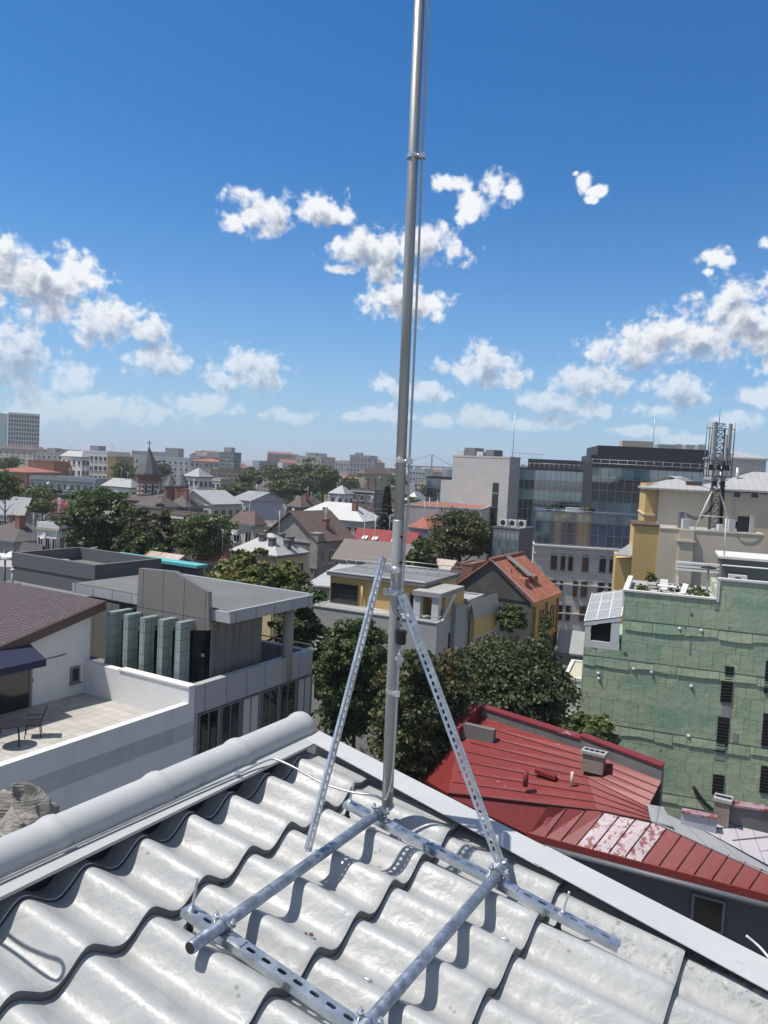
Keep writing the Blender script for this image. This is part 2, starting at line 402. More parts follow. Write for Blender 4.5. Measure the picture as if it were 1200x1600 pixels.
def flash_mat(name, c):
    m, nt, b = new_mat(name); P = world_pos(nt)
    n1 = noise(nt, P, 5, 6, .65); n2 = noise(nt, P, 22, 5, .65)
    col = mixc(nt, n1, tuple(x*.9 for x in c), tuple(x*1.1 for x in c))
    col = mixc(nt, ramp(nt, math_(nt, 'ADD', math_(nt, 'MULTIPLY', n1, .6), math_(nt, 'MULTIPLY', n2, .5)), .62, .76, 0, .6), col, (.17, .155, .13))
    scr = NODE(nt, 'ShaderNodeTexNoise'); scr.inputs['Scale'].default_value = 1; scr.inputs['Detail'].default_value = 3; scr.inputs['Distortion'].default_value = 3
    nt.links.new(vmath(nt, 'MULTIPLY', P, (12, 70, 40)), scr.inputs['Vector'])
    col = mixc(nt, ramp(nt, scr.outputs[0], .69, .72, 0, .55), col, tuple(min(1, x*1.5) for x in c))
    nt.links.new(col, b.inputs['Base Color']); nt.links.new(ramp(nt, n1, .3, .7, .33, .5), b.inputs['Roughness'])
    bump(nt, b, math_(nt, 'ADD', math_(nt, 'MULTIPLY', noise(nt, P, 6, 3), .9), math_(nt, 'MULTIPLY', n2, .1)), .22, .02)
    MATS[name] = m; return m
M_FLASH = flash_mat('flashing_paint', (.42, .43, .42))
M_VERGE = flash_mat('verge_paint', (.46, .47, .465))
M_DARKGAP = plain('dark_filler', (.03, .032, .035), .9)
M_GALV = None
def galv(name, c, rough=.42, metal=.75, sc=(30, 30, 30), contrast=.35):
    if name in MATS: return MATS[name]
    m, nt, b = new_mat(name); P = world_pos(nt)
    n = noise(nt, vmath(nt, 'MULTIPLY', P, sc), 1, 5, .65); n2 = noise(nt, P, 90, 3, .5)
    f = math_(nt, 'ADD', math_(nt, 'MULTIPLY', n, .8), math_(nt, 'MULTIPLY', n2, .2))
    nt.links.new(mixc(nt, ramp(nt, f, .3, .7), tuple(x*(1-contrast) for x in c), tuple(min(1, x*(1+contrast)) for x in c)), b.inputs['Base Color'])
    b.inputs['Metallic'].default_value = metal
    nt.links.new(ramp(nt, n, .3, .7, rough-.1, rough+.1), b.inputs['Roughness'])
    bump(nt, b, n2, .04, .005)
    MATS[name] = m; return m
M_TUBE = galv('galvanised_tube', (.30, .345, .40), .38, .7)
M_RAIL = galv('zinc_rail', (.50, .55, .59), .34, .8, (14, 14, 14), .18)
M_ZINC = galv('bright_zinc', (.62, .64, .66), .3, .8, (20, 20, 20), .15)
M_MAST = galv('dull_aluminium', (.36, .36, .345), .45, .55, (25, 25, 3), .12)
M_WIRE = galv('aluminium_wire', (.44, .45, .46), .45, .7, (15, 15, 15), .1)
M_BLACK = plain('black_rubber', (.012, .012, .014), .45)

_WT = np.linspace(0, 1, 401)
_WH = np.interp(_WT, [0, .06, .12, .25, .40, .52, .58, .66, .76, .85, .92, .97, 1], [0, -.03, -.14, -.44, -.80, -.97, -1, -.93, -.66, -.31, -.09, -.01, 0])
_k = np.hanning(31); _k /= _k.sum()
_WH = np.convolve(np.concatenate([_WH[-41:-1], _WH, _WH[1:41]]), _k, 'same')[40:-40]
def wave(u):                        # sheet profile across the slope: long fall from the crest, pan, steep rise
    h = AMP*float(np.interp((u/WAVE) % 1.0, _WT, _WH))
    if u > 1.2: h = max(h, -.016*min(1, (u-1.2)/.05))
    return h
def sheet_h(u, v):
    j = (v-FRONT0)/MOD; t = j-math.floor(j)
    h = wave(u)-STEP*(1-t)
    h += .0022*math.sin(u*9.1+v*4.3)*math.sin(v*7.7-u*2.1)
    return h
house_root = empty('roof_building', RP(0, 0, -.1), 'light grey metal tile roof in the foreground, with wavy stepped tiles and a barrel ridge', 'roof')
U0, U1, V0, V1 = -3.4, 1.305, -.12, 3.6
NU = int((U1-U0)/WAVE*26)
us = np.linspace(U0, U1, NU+1)
b = MB(); b.smooth = True
j0 = math.floor((V0-FRONT0)/MOD)
v = V0
while v < V1-1e-6:
    j = math.floor((v-FRONT0)/MOD+1e-6); vend = min(V1, FRONT0+(j+1)*MOD)
    fr = [0, .03, .1, .25, .4, .55, .7, .82, .9, .95, .98, 1]
    rows = []
    for t in fr:
        vv = v+(vend-v)*t; row = []
        for u in us:
            tt = (vv-(FRONT0+j*MOD))/MOD
            h = wave(u)-STEP*(1-tt)-.004*max(0, (tt-.95)/.05)**2
            h += .0035*math.sin(u*9.1+vv*4.3)*math.sin(vv*7.7-u*2.1)
            row.append(b.vert(RP(u, vv, h)))
        rows.append(row)
    for i in range(len(rows)-1):
        for k in range(NU): b.face([rows[i][k], rows[i][k+1], rows[i+1][k+1], rows[i+1][k]])
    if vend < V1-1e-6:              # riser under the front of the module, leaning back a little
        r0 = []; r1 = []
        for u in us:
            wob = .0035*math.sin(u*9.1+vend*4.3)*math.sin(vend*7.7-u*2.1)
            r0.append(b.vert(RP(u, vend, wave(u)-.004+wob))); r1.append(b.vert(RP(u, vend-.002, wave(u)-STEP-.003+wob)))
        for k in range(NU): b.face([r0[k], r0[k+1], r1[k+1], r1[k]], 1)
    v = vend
sheet = b.obj('tile_sheet', [M_ROOF, plain('shaded_riser', (.13, .137, .135), .6, 0, .2, 12)], house_root)  # second material darkens the risers: shade of the steps painted in
# ridge: flat flange, barrel caps with bell ends
b = MB()
b.box(RP(-3.4, -.16, .010), rU*4.79, rV*.182, rN*.003)
b.box(RP(-3.4, .0192, .002), rU*4.79, rV*.003, rN*.0078)
b.obj('ridge_flange', M_FLASH, house_root)
RCAP = RP(0, -.098, .012)
def barrel(u0, u1, R, m=16):
    b = MB(); b.smooth = True; n = 8
    prof = []
    L = u1-u0
    for t, k in ((0, 1.0), (.06, 1.0), (.5, 1.0), (.86, 1.0), (.9, 1.03), (.93, 1.10), (.965, 1.13), (1.0, 1.10)): prof.append((u0+L*t, R*k))
    rings = []
    for (u, r) in prof:
        rings.append([b.vert(RCAP+rU*u+(rV*math.cos(math.pi*i/m)+rN*math.sin(math.pi*i/m))*r) for i in range(m+1)])
    for i in range(len(rings)-1):
        for k in range(m): b.face([rings[i][k], rings[i+1][k], rings[i+1][k+1], rings[i][k+1]])
    return b
uu = 1.375
while uu > -2.9:
    bb = barrel(uu-.41, uu, .061); bb.obj('ridge_cap', M_FLASH, house_root); uu -= .395
b = MB(); b.lathe(RCAP+rU*1.36, rU, [(.055, 0), (.066, .002), (.066, .02), (.058, .03), (.03, .034), (0, .035)], 20); b.obj('ridge_end_cap', M_FLASH, house_root)
b = MB(); b.box(RP(-3.4, -.05, -.09), rU*4.66, rV*.012, rN*.098); b.obj('ridge_filler', M_DARKGAP, house_root)
# sealing bead that follows the first wave under the flange
b = MB(); b.smooth = True
b.tube([RP(u, .034, sheet_h(u, .034)+.003) for u in np.linspace(-1.2, 1.25, 240)], .0032, 6)
b.obj('sealing_bead', plain('dark_sealant', (.04, .042, .045), .6), house_root)
b = MB(); b.smooth = True
b.tube([RP(u, .027, sheet_h(u, .027)+.0035) for u in np.linspace(-1.2, 1.25, 240)], .0022, 6)
b.obj('sunlit_strip', plain('sunlit_white', (.75, .75, .73), .7), house_root)  # white colour stands in for the sunlit line beside the dark bead
# verge flashing
def vin(v): return 1.302-.075*v
def vout(v): return 1.392-.047*v
b = MB()
P_ = [RP(vin(-.02), -.02, .010), RP(vin(1.02), 1.02, .010), RP(vout(1.02), 1.02, .020), RP(vout(-.02), -.02, .020)]
b.prism(P_, rN*.003)
b.obj('verge_flashing', M_VERGE, house_root)
b = MB()
P_ = [RP(vin(1.0), 1.0, .014), RP(vin(3.4), 3.4, .014), RP(vout(3.4), 3.4, .024), RP(vout(1.0), 1.0, .024)]
b.prism(P_, rN*.003); b.obj('verge_flashing', M_VERGE, house_root)
b = MB()
b.prism([RP(vout(-.02), -.02, .018), RP(vout(3.4), 3.4, .018), RP(vout(3.4)+.004, 3.4, .018), RP(vout(-.02)+.004, -.02, .018)], -rN*.12)
b.obj('verge_fascia', M_FLASH, house_root)
# screws with washers
def screw_bm(r=.0085):
    b = MB(); b.lathe((0, 0, 0), (0, 0, 1), [(r, 0), (r, .0022), (r*.65, .003), (r*.62, .008), (r*.3, .0085)], 8); return b
M_SCREW = galv('screw_steel', (.22, .21, .20), .5, .6)
qn = rN.to_track_quat('Z', 'Y')
scr0 = screw_bm().obj('screw', M_SCREW, house_root, uv=False)
scr0.rotation_mode = 'QUATERNION'; scr0.rotation_quaternion = qn
def put_screw(P, s=1., first=[True]):
    if first[0]: c = scr0; first[0] = False
    else: c = scr0.copy(); COL.objects.link(c)
    c.parent = house_root; c.location = P-house_root.location; c.scale = (s, s, s)
for k in range(-4, 7): put_screw(RP(k*WAVE+.004, .004, .013))
put_screw(RP(1.385, -.012, .013))
for (u, v) in ((1.335, .31), (1.305, .713), (1.31, 1.416), (1.24, 1.02)): put_screw(RP(u, v, .019), 1.1)
for (k, j) in ((2, 0), (2, 1), (5, 3), (6, 1), (6, 2), (0, 2)):
    put_screw(RP(k*WAVE+.018, FRONT0+j*MOD+.010, -STEP-.001), .9)
for (u, v) in ((1.155, .83), (1.19, .46)): put_screw(RP(u, v, sheet_h(u, v)+.001))
# walls of the building below the roof
b = MB()
def low(P, dz): return Vector((P.x, P.y, P.z-dz))
foot = [RP(-3.3, -.1), RP(1.34, -.1), RP(1.24, 3.5), RP(-3.3, 3.5)]
base = [Vector((p.x, p.y, 0)) for p in foot]; top = [low(p, .14) for p in foot]
ids = [b.vert(p) for p in base+top]
for i in range(4): b.face([ids[i], ids[(i+1) % 4], ids[4+(i+1) % 4], ids[4+i]])
b.face(ids[4:]); b.face(ids[:4][::-1])
b.obj('wall', plaster('grey_render', (.30, .30, .29)), house_root)

b = MB(); q_ = [RP(-3.3, -.12), RP(1.05, -.12), RP(1.05, -1.66), RP(-3.3, -1.66)]
b.prism([Vector((p.x, p.y, 0)) for p in q_], (0, 0, 21.9)); b.obj('annex', plaster('grey_render', (.30, .30, .29)), house_root)
# ------------------------------------------------------------------ slotted steel
def slotted(b, o, ex, ey, ez, L, w, pitch, sl, sw, t, start=None):
    """plate from o along ex (length L) and ey (width w), thickness t along -ez, with round ended slots"""
    o, ex, ey, ez = map(Vector, (o, ex, ey, ez))
    n = int(L/pitch); rest = (L-n*pitch)/2
    def P(x, y, z): return o+ex*x+ey*y-ez*z
    if rest > 1e-4:
        b.box(P(0, 0, t), ex*rest, ey*w, ez*t); b.box(P(L-rest, 0, t), ex*rest, ey*w, ez*t)
    hx, hy = pitch/2, w/2
    outer = [(-hx, -hy), (-hx/2, -hy), (0, -hy), (hx/2, -hy), (hx, -hy), (hx, -hy/2), (hx, 0), (hx, hy/2), (hx, hy), (hx/2, hy), (0, hy), (-hx/2, hy), (-hx, hy), (-hx, hy/2), (-hx, 0), (-hx, -hy/2)]
    r = sw/2; c = sl/2-r
    inner = []
    for (x, y) in outer:
        if abs(x) < 1e-9: inner.append((0, math.copysign(r, y)))
        elif abs(x) < hx*.75: inner.append((math.copysign(c, x), math.copysign(r, y)))
        else:
            a = math.atan2(y/hy, 1)*.9; inner.append((math.copysign(c+r*math.cos(a), x), r*math.sin(a)))
    for i in range(n):
        cx = rest+(i+.5)*pitch; cy = hy
        rows = []
        for z in (0, t):
            rows.append([b.vert(P(cx+x, cy+y, z)) for x, y in outer]); rows.append([b.vert(P(cx+x, cy+y, z)) for x, y in inner])
        N = len(outer)
        for k in range(N):
            q = (k+1) % N
            b.face([rows[0][k], rows[0][q], rows[1][q], rows[1][k]])
            b.face([rows[2][q], rows[2][k], rows[3][k], rows[3][q]])
            b.face([rows[1][k], rows[1][q], rows[3][q], rows[3][k]])
    # long outer edges
    for y in (0, w):
        b.poly([P(rest, y, 0), P(L-rest, y, 0), P(L-rest, y, t), P(rest, y, t)])
def hexnut(b, c, ax, r, h):
    b.lathe(c, ax, [(r*.9, 0), (r, h*.15), (r, h*.85), (r*.85, h)], 6)

frame = empty('support_frame', RP(.65, .74, 0), 'galvanised base frame of slotted rails, round tubes and slanting braces on the grey tile roof', 'mast frame')
RW, RH, RT = .04, .021, -.006
def rail(u, v0, v1, dv=0.):
    b = MB(); L = v1-v0; T = RT
    o = RP(u-RW/2, v0, T)
    slotted(b, o, rV, rU, rN, L, RW, .0505, .028, .0125, .002)
    b.box(RP(u-RW/2, v0, T-RH), rV*L, rU*.002, rN*(RH-.0022))
    b.box(RP(u+RW/2-.002, v0, T-RH), rV*L, rU*.002, rN*(RH-.0022))
    b.box(RP(u-RW/2+.0021, v0, T-RH), rV*L, rU*.007, rN*.002)
    b.box(RP(u+RW/2-.0091, v0, T-RH), rV*L, rU*.007, rN*.002)
    return b.obj('rail', M_RAIL, frame)
rail(1.073, .336, 1.332); rail(.272, .346, 1.36)
TR = .0168; TH = RT+TR+.002
tubes = []
def tube(v, u0, u1):
    b = MB(); b.smooth = True
    b.tube([RP(u0, v, TH), RP(u0+.004, v, TH), RP(u1-.004, v, TH), RP(u1, v, TH)], [TR-.003, TR, TR, TR-.003], 24)
    o = b.obj('cross_tube', M_TUBE, frame)
    e = MB(); e.lathe(RP(u0-.001, v, TH), rU, [(TR*.86, 0), (TR*.86, .002)], 20); e.obj('tube_plug', M_BLACK, o)
tube(.476, .150, 1.150); tube(.930, .16, 1.134)
# clamps: two studs with nuts each side of a tube, a saddle strap over it
def clamp(u, v):
    b = MB()
    for s in (-1, 1):
        p = RP(u+.004*s, v+s*(TR+.008), RT)
        b.tube([p, p+rN*.045], .0038, 8); hexnut(b, p+rN*.001, rN, .0085, .007); b.lathe(p, rN, [(.011, 0), (.011, .0018)], 12)
        hexnut(b, p+rN*.030, rN, .0085, .0075); b.lathe(p+rN*.026, rN, [(.0105, 0), (.0105, .002)], 12)
    b.cbox(RP(u, v+.045, RT+.002), rV*.028, rU*.016, rN*.0015)
    o = b.obj('clamp_bolt', M_ZINC, frame)
    s_ = MB(); s_.smooth = True
    w = .010
    ring = [[s_.vert(RP(u+du, v, TH)+(rV*math.cos(a)+rN*math.sin(a))*(TR+.002)) for a in np.linspace(-.4, math.pi+.4, 18)] for du in (-w, w)]
    for k in range(17): s_.face([ring[0][k], ring[0][k+1], ring[1][k+1], ring[1][k]])
    s_.obj('saddle_strap', M_TUBE, o)
clamp(1.073, .476); clamp(1.073, .930); clamp(.272, .476); clamp(.275, .930)
def rod(u, v, h, lean=(0, 0)):
    b = MB(); p = RP(u, v, RT-.03); q = RP(u, v, RT+h)+rU*lean[0]+rV*lean[1]
    n = 26; path = [p.lerp(q, i/n) for i in range(n+1)]
    b.tube(path, [.0042 if i % 2 else .0037 for i in range(n+1)], 8)
    b.lathe(RP(u, v, RT), rN, [(.011, 0), (.011, .002)], 14); hexnut(b, RP(u, v, RT+.002), rN, .0085, .007)
    b.obj('threaded_rod', M_ZINC, frame)
    c = MB(); c.lathe(RP(u, v, sheet_h(u, v)-.004), rN, [(.014, 0), (.014, .012), (.009, .016), (.006, RT-RH-sheet_h(u, v)+.006)], 10); c.obj('rubber_seal', M_BLACK, frame)
rod(.273, .365, .09); rod(1.073, .352, .08); rod(1.072, 1.150, .07, (.012, .004))
# mast axis
MB0 = RP(1.124, .474, TH+.013)
MTOP = at(655.5, 2, MB0.y-.02)
mdir = (MTOP-MB0).normalized(); mlen = (MTOP-MB0).length
def mp(y, side=0., front=0.):       # point on the mast seen at photo row y
    lo, hi = 0., mlen*1.2
    for _ in range(40):
        mid = (lo+hi)/2
        if proj(MB0+mdir*mid)[1] > y: lo = mid
        else: hi = mid
    return MB0+mdir*lo+XR*side-Vector((0, 1, 0))*front
# braces: perforated angle
def brace(A, B, n1, w=.028, pitch=.0246):
    A, B = Vector(A), Vector(B); e = (B-A); L = e.length; e.normalize()
    n1 = Vector(n1); n1 = (n1-e*n1.dot(e)).normalized(); n2 = e.cross(n1).normalized()
    b = MB()
    slotted(b, A, e, n1, -n2, L, w, pitch, .0165, .0085, .002)
    slotted(b, A+n1*0-n2*0, e, n2, n1, L, w, pitch, .0165, .0085, .002)
    return b.obj('brace', M_ZINC, frame)
topA = mp(872, -.038, .03)
footA = RP(.684, .456, TH+.013)
dA = (topA-footA).normalized()
brace(footA, topA, Vector((-.75, .6, .0)))
topB = mp(925, .028, .03)
footB = RP(1.128, .920, TH+.013)
brace(footB, topB, Vector((-.9, -.15, .1)), .026)
for P in (RP(.678, .478, TH+.018), RP(.695, .462, TH-.012), RP(1.115, .932, TH+.02)):
    b = MB(); hexnut(b, P, (rN-rV*.4).normalized(), .009, .007); b.tube([P-rN*.01, P+rN*.016], .0036, 8); b.obj('brace_bolt', M_ZINC, frame)

# ------------------------------------------------------------------ mast with its clamps
mast = empty('antenna_mast', MB0, 'tall grey round metal pole standing on the frame on the grey tile roof', 'mast')
MR = .0200
yj = 812
pj = mp(yj)
b = MB(); b.smooth = True; b.tube([MB0, MB0.lerp(pj, .5), pj-mdir*.004, pj], [MR, MR, MR, MR-.002], 28); b.obj('lower_tube', M_MAST, mast)
b = MB(); b.smooth = True; b.tube([pj-mdir*.02, pj.lerp(MTOP, .5), MTOP-mdir*.002, MTOP], [MR-.0022, MR-.0022, MR-.0022, MR-.004], 28); b.obj('upper_tube', M_MAST, mast)
b = MB(); b.tube([MTOP-mdir*.001, MTOP+mdir*.06, MTOP+mdir*.9], [.0165, .0165, .006], 18); b.obj('top_plug', M_BLACK, mast)
hv = Vector((.35, -.93, 0)).normalized()
for y in (838, 878, 952, 965, 985, 1232):
    P = mp(y); s_ = Vector((.62, -.78, 0)).normalized()
    b = MB(); b.lathe(P+s_*(MR-.001), s_, [(.0055, 0), (.0055, .0016), (.003, .0022)], 12); b.obj('drilled_hole', M_BLACK if y < 1000 else M_ZINC, mast)
for y in (890, 925):
    P = mp(y); b = MB(); b.smooth = True
    b.lathe(P-mdir*.012, mdir, [(MR+.0005, 0), (MR+.0025, 0), (MR+.0025, .024), (MR+.0005, .024)], 28)
    b.smooth = False
    b.cbox(P-XR*(MR+.012)-Vector((0, .008, 0)), XR*.012, Vector((0, .0015, 0)), mdir*.012)
    bo = P-XR*(MR+.010)-Vector((0, .03, 0))
    b.tube([bo, bo+Vector((0, .05, 0))], .004, 8); hexnut(b, bo+Vector((0, .002, 0)), (0, 1, 0), .0085, .007); hexnut(b, bo+Vector((0, .03, 0)), (0, 1, 0), .0085, .007)
    if y == 890:
        b.tube([P-XR*.075-Vector((0, .02, 0)), P-XR*.02-Vector((0, .02, 0))], .004, 8); hexnut(b, P-XR*.050-Vector((0, .02, 0)), (1, 0, 0), .009, .007)
    b.obj('mast_clamp', M_ZINC, mast)
WX, WF = .030, .012                  # where the wire runs beside the mast
for y in (245, 720, 1080):
    P = mp(y); W_ = mp(y, WX if y < 1000 else .018, WF+(.0 if y < 1000 else .016)); b = MB()
    b.lathe(P-mdir*.006, mdir, [(MR+.0002, 0), (MR+.002, 0), (MR+.002, .012), (MR+.0002, .012)], 24)
    b.cbox(W_, XR*.010, Vector((0, .006, 0)), mdir*.010); b.cbox(W_-Vector((0, .009, 0)), XR*.008, Vector((0, .003, 0)), mdir*.008)
    hexnut(b, P-Vector((0, .02, 0))+XR*.006, (0, -1, 0), .0075, .008); b.tube([P+XR*.01-Vector((0, .016, 0)), W_], .005, 8)
    b.obj('wire_clamp', M_ZINC, mast)
# ------------------------------------------------------------------ down conductor
con = empty('down_conductor', mp(1000, .03, .03), 'round aluminium wire running down beside the grey pole and along the roof ridge', 'wire')
ys = [-10, 6, 20, 60, 140, 245, 400, 560, 720, 800, 860, 905, 930]
path = [mp(6, .022, 0)+mdir*.05]
for y in ys[1:]:
    s = WX
    if y <= 6: s = .024
    if y > 800: s = WX-(y-800)/130*.010
    path.append(mp(y, s+.0015*math.sin(y*.05), WF+(.012 if y > 880 else 0)))
b = MB(); b.smooth = True; b.tube(path, .0041, 10); b.obj('upper_wire', M_WIRE, con)
fit1 = mp(946, .021, .028); fit2 = mp(1026, .021, .03); iso = mp(992, .024, .03)
for P, nm in ((fit1, 'clevis'), (fit2, 'clevis')):
    b = MB()
    b.cbox(P+XR*.006, XR*.0018, Vector((0, .009, 0)), mdir*.018); b.cbox(P-XR*.006, XR*.0018, Vector((0, .009, 0)), mdir*.018)
    b.tube([P-XR*.014, P+XR*.014], .0045, 8); hexnut(b, P+XR*.008, XR, .008, .006); hexnut(b, P-XR*.014, XR, .008, .006)
    b.tube([P-mdir*.02, P+mdir*.03], [.005, .0035], 8); b.obj(nm, M_ZINC, con)
b = MB(); b.tube([mp(958, .021, .028), mp(976, .022, .03)], .0038, 8); b.obj('link_rod', M_WIRE, con)
b = MB(); b.tube([mp(1006, .022, .03), mp(1016, .021, .03)], .0038, 8); b.obj('link_rod', M_WIRE, con)
b = MB(); b.smooth = False; b.lathe(iso-mdir*.024, mdir, [(.004, -.004), (.017, 0), (.018, .004), (.018, .036), (.021, .040), (.021, .046), (.012, .049)], 20); b.obj('black_insulator', M_BLACK, con)
path = [mp(1034, .020, .03), mp(1080, .019, .03), mp(1140, .018, .028), mp(1190, .016, .028), mp(1218, .010, .03), mp(1236, .0, .033), mp(1244, -.012, .035)]
for (px, py, h) in ((585, 1243, .085), (545, 1237, .07), (500, 1222, .055), (465, 1202, .045), (440, 1190, .04), (425, 1186, .035), (405, 1193, .028), (372, 1209, .022), (300, 1240, .022), (200, 1285, .021), (100, 1330, .021), (0, 1376, .021), (-160, 1450, .021)):
    R = ray(px, py); t = (RP(0, 0, h)-CAMP).dot(rN)/R.dot(rN); path.append(CAMP+R*t)
def smooth_path(p, n=6):
    out = []
    for i in range(len(p)-1):
        p0 = p[max(0, i-1)]; p1 = p[i]; p2 = p[i+1]; p3 = p[min(len(p)-1, i+2)]
        for k in range(n):
            t = k/n
            out.append(.5*((2*p1)+(p2-p0)*t+(2*p0-5*p1+4*p2-p3)*t*t+(3*p1-p0-3*p2+p3)*t**3))
    out.append(p[-1]); return out
b = MB(); b.smooth = True; b.tube(smooth_path(path), .0041, 10); b.obj('lower_wire', M_WIRE, con)
R = ray(371, 1210); cp = CAMP+R*((RP(0, 0, .02)-CAMP).dot(rN)/R.dot(rN))
b = MB(); b.cbox(cp, rU*.009, rV*.007, rN*.010); b.cbox(cp+rU*.004+rV*.012-rN*.006, rU*.006, rV*.010, rN*.002); b.obj('ridge_clip', M_ZINC, con)
# a few loose things on the sheet
def tiny(name, u, v, label, cat, kind):
    P = RP(u, v, sheet_h(u, v)+.004)
    b = MB()
    if kind == 'wall_plug':
        e = (rU*.25+rV*.97).normalized(); b.tube([P-e*.016, P+e*.006, P+e*.012], [.0042, .0042, .002], 10); mt = M_ZINC
    elif kind == 'leaf':
        for i in range(7):
            q = P+rU*random.uniform(-.02, .02)+rV*random.uniform(-.02, .02)
            s = random.uniform(.004, .009); b.prism([q+rU*s, q+rV*s*1.2, q-rU*s*.8, q-rV*s*.7], rN*.0015)
        mt = plain('dry_leaf', (.10, .06, .04), .9)
    tag(b.obj(name, mt), label, cat)
def hitp(px, py, h=-.03):
    R = ray(px, py); t = (RP(0, 0, h)-CAMP).dot(rN)/R.dot(rN); q = CAMP+R*t-RO; return q.dot(rU), q.dot(rV)
tiny('loose_bolt', *hitp(577, 1526, -.02), 'loose shiny bolt lying on the grey tiles between the two round tubes', 'bolt', 'wall_plug')
tiny('loose_bolt', *hitp(790, 1466, -.02), 'loose shiny bolt lying right of the front round tube', 'bolt', 'wall_plug')
tiny('leaf_litter', *hitp(487, 1459, -.03), 'little heap of brown leaf crumbs in a tile pan between the tubes', 'leaf crumbs', 'leaf')
tiny('leaf_litter', *hitp(350, 1362, -.03), 'few dark leaf crumbs in a tile pan behind the left rail end', 'leaf crumbs', 'leaf')
# bent wire handle standing left of the picture, its shadow falls on the tiles
lp = []
for px, py in ((10, 1430), (40, 1455), (75, 1478), (95, 1490), (102, 1500), (97, 1508), (85, 1507), (60, 1488), (30, 1462), (2, 1440)):
    u, v = hitp(px, py, -.02); P = RP(u, v, sheet_h(u, v)); lp.append(P)
b = MB(); b.smooth = True
K = .46/sun_dir.dot(rN)
b.tube(smooth_path([p+sun_dir*K for p in lp], 4), .0045, 8)
for p in (lp[0]+sun_dir*K, lp[-1]+sun_dir*K):
    q = p-rU*.15-rV*.1; e = RP((q-RO).dot(rU), (q-RO).dot(rV), 0); b.tube(smooth_path([p, q, q-rN*.03, RP((q-RO).dot(rU), (q-RO).dot(rV), -.04)], 3), .0045, 8)
tag(b.obj('wire_handle', M_BLACK), 'black bent wire handle standing up from the grey tiles left of the frame', 'wire handle')
# ------------------------------------------------------------------ the setting
gmat = plain('city_ground', (.13, .125, .115), .95, 0, .35, .06)
b = MB(); b.poly([(-9000, -2500, 0), (9000, -2500, 0), (9000, 16000, 0), (-9000, 16000, 0)])
tag(b.obj('ground', gmat, uv=False), kind='structure')
GL = glassmat('window_glass', (.022, .026, .03))
GL2 = glassmat('dark_window', (.012, .012, .014), .1)
FRW = plain('white_frame', (.62, .62, .60), .5, 0, .05)
FRG = plain('grey_frame', (.17, .18, .19), .5, 0, .05)
FRB = plain('brown_frame', (.10, .065, .05), .6, 0, .1)
CONC = plaster('concrete', (.34, .335, .32))
BITU = plain('bitumen_roof', (.17, .175, .175), .9, 0, .25, .5)
GRAVEL = plain('pale_flat_roof', (.33, .33, .31), .9, 0, .2, .6)
METG = seammat('grey_sheet_roof', (.29, .30, .305), .6, .45)
METW = seammat('silver_sheet_roof', (.40, .40, .39), .6, .4)
METR = seammat('red_sheet_roof', (.30, .035, .03), .55, .45)
METD = seammat('dark_sheet_roof', (.13, .12, .12), .55, .5)
METRUST = seammat('rusty_sheet_roof', (.42, .36, .30), .6, .6, (.25, .10, .05), .7)
TERR = tilemat('terracotta_tiles', (.37, .14, .085), (.28, .095, .055))
TBRN = tilemat('brown_tiles', (.13, .085, .07), (.09, .06, .05))
TDRK = tilemat('umber_tiles', (.10, .085, .08), (.07, .06, .055))
TRED = tilemat('red_steel_tiles', (.30, .045, .04), (.25, .035, .03))
W_WHITE = plaster('white_wall', (.68, .68, .67), (.30, .29, .27), .32, .6)
W_GREY = plaster('grey_wall', (.34, .345, .35))
W_DKGREY = plaster('dark_grey_wall', (.11, .115, .12))
W_BEIGE = plaster('beige_wall', (.46, .42, .34))
W_CREAM = plaster('cream_wall', (.60, .52, .40), (.28, .22, .15), .3)
W_YEL = plaster('yellow_wall', (.56, .39, .155), (.30, .2, .09), .3)
W_PALEY = plaster('pale_yellow_wall', (.60, .50, .27), (.3, .25, .15), .3)
W_LAV = plaster('lavender_wall', (.44, .43, .47))
W_BROWN = plaster('brown_wall', (.16, .12, .10))
W_PINK = plaster('pink_wall', (.50, .40, .36))
W_OLD = plaster('weathered_wall', (.30, .28, .25), (.07, .065, .06), .75)
W_SOOT = plaster('sooty_wall', (.15, .145, .14), (.04, .04, .04), .7, .5, .6)
BRICK = brickmat('red_brick', (.26, .085, .055), (.20, .06, .04), (.3, .27, .24), .25, .08, .01)
ASH = brickmat('ashlar', (.62, .60, .57), (.68, .66, .62), (.38, .36, .34), .9, .45, .012, .8, .2)
STEEL = plain('painted_steel', (.45, .47, .48), .4, .3, .1)
TEAL = plain('teal_cap', (.10, .42, .42), .5, 0, .1)

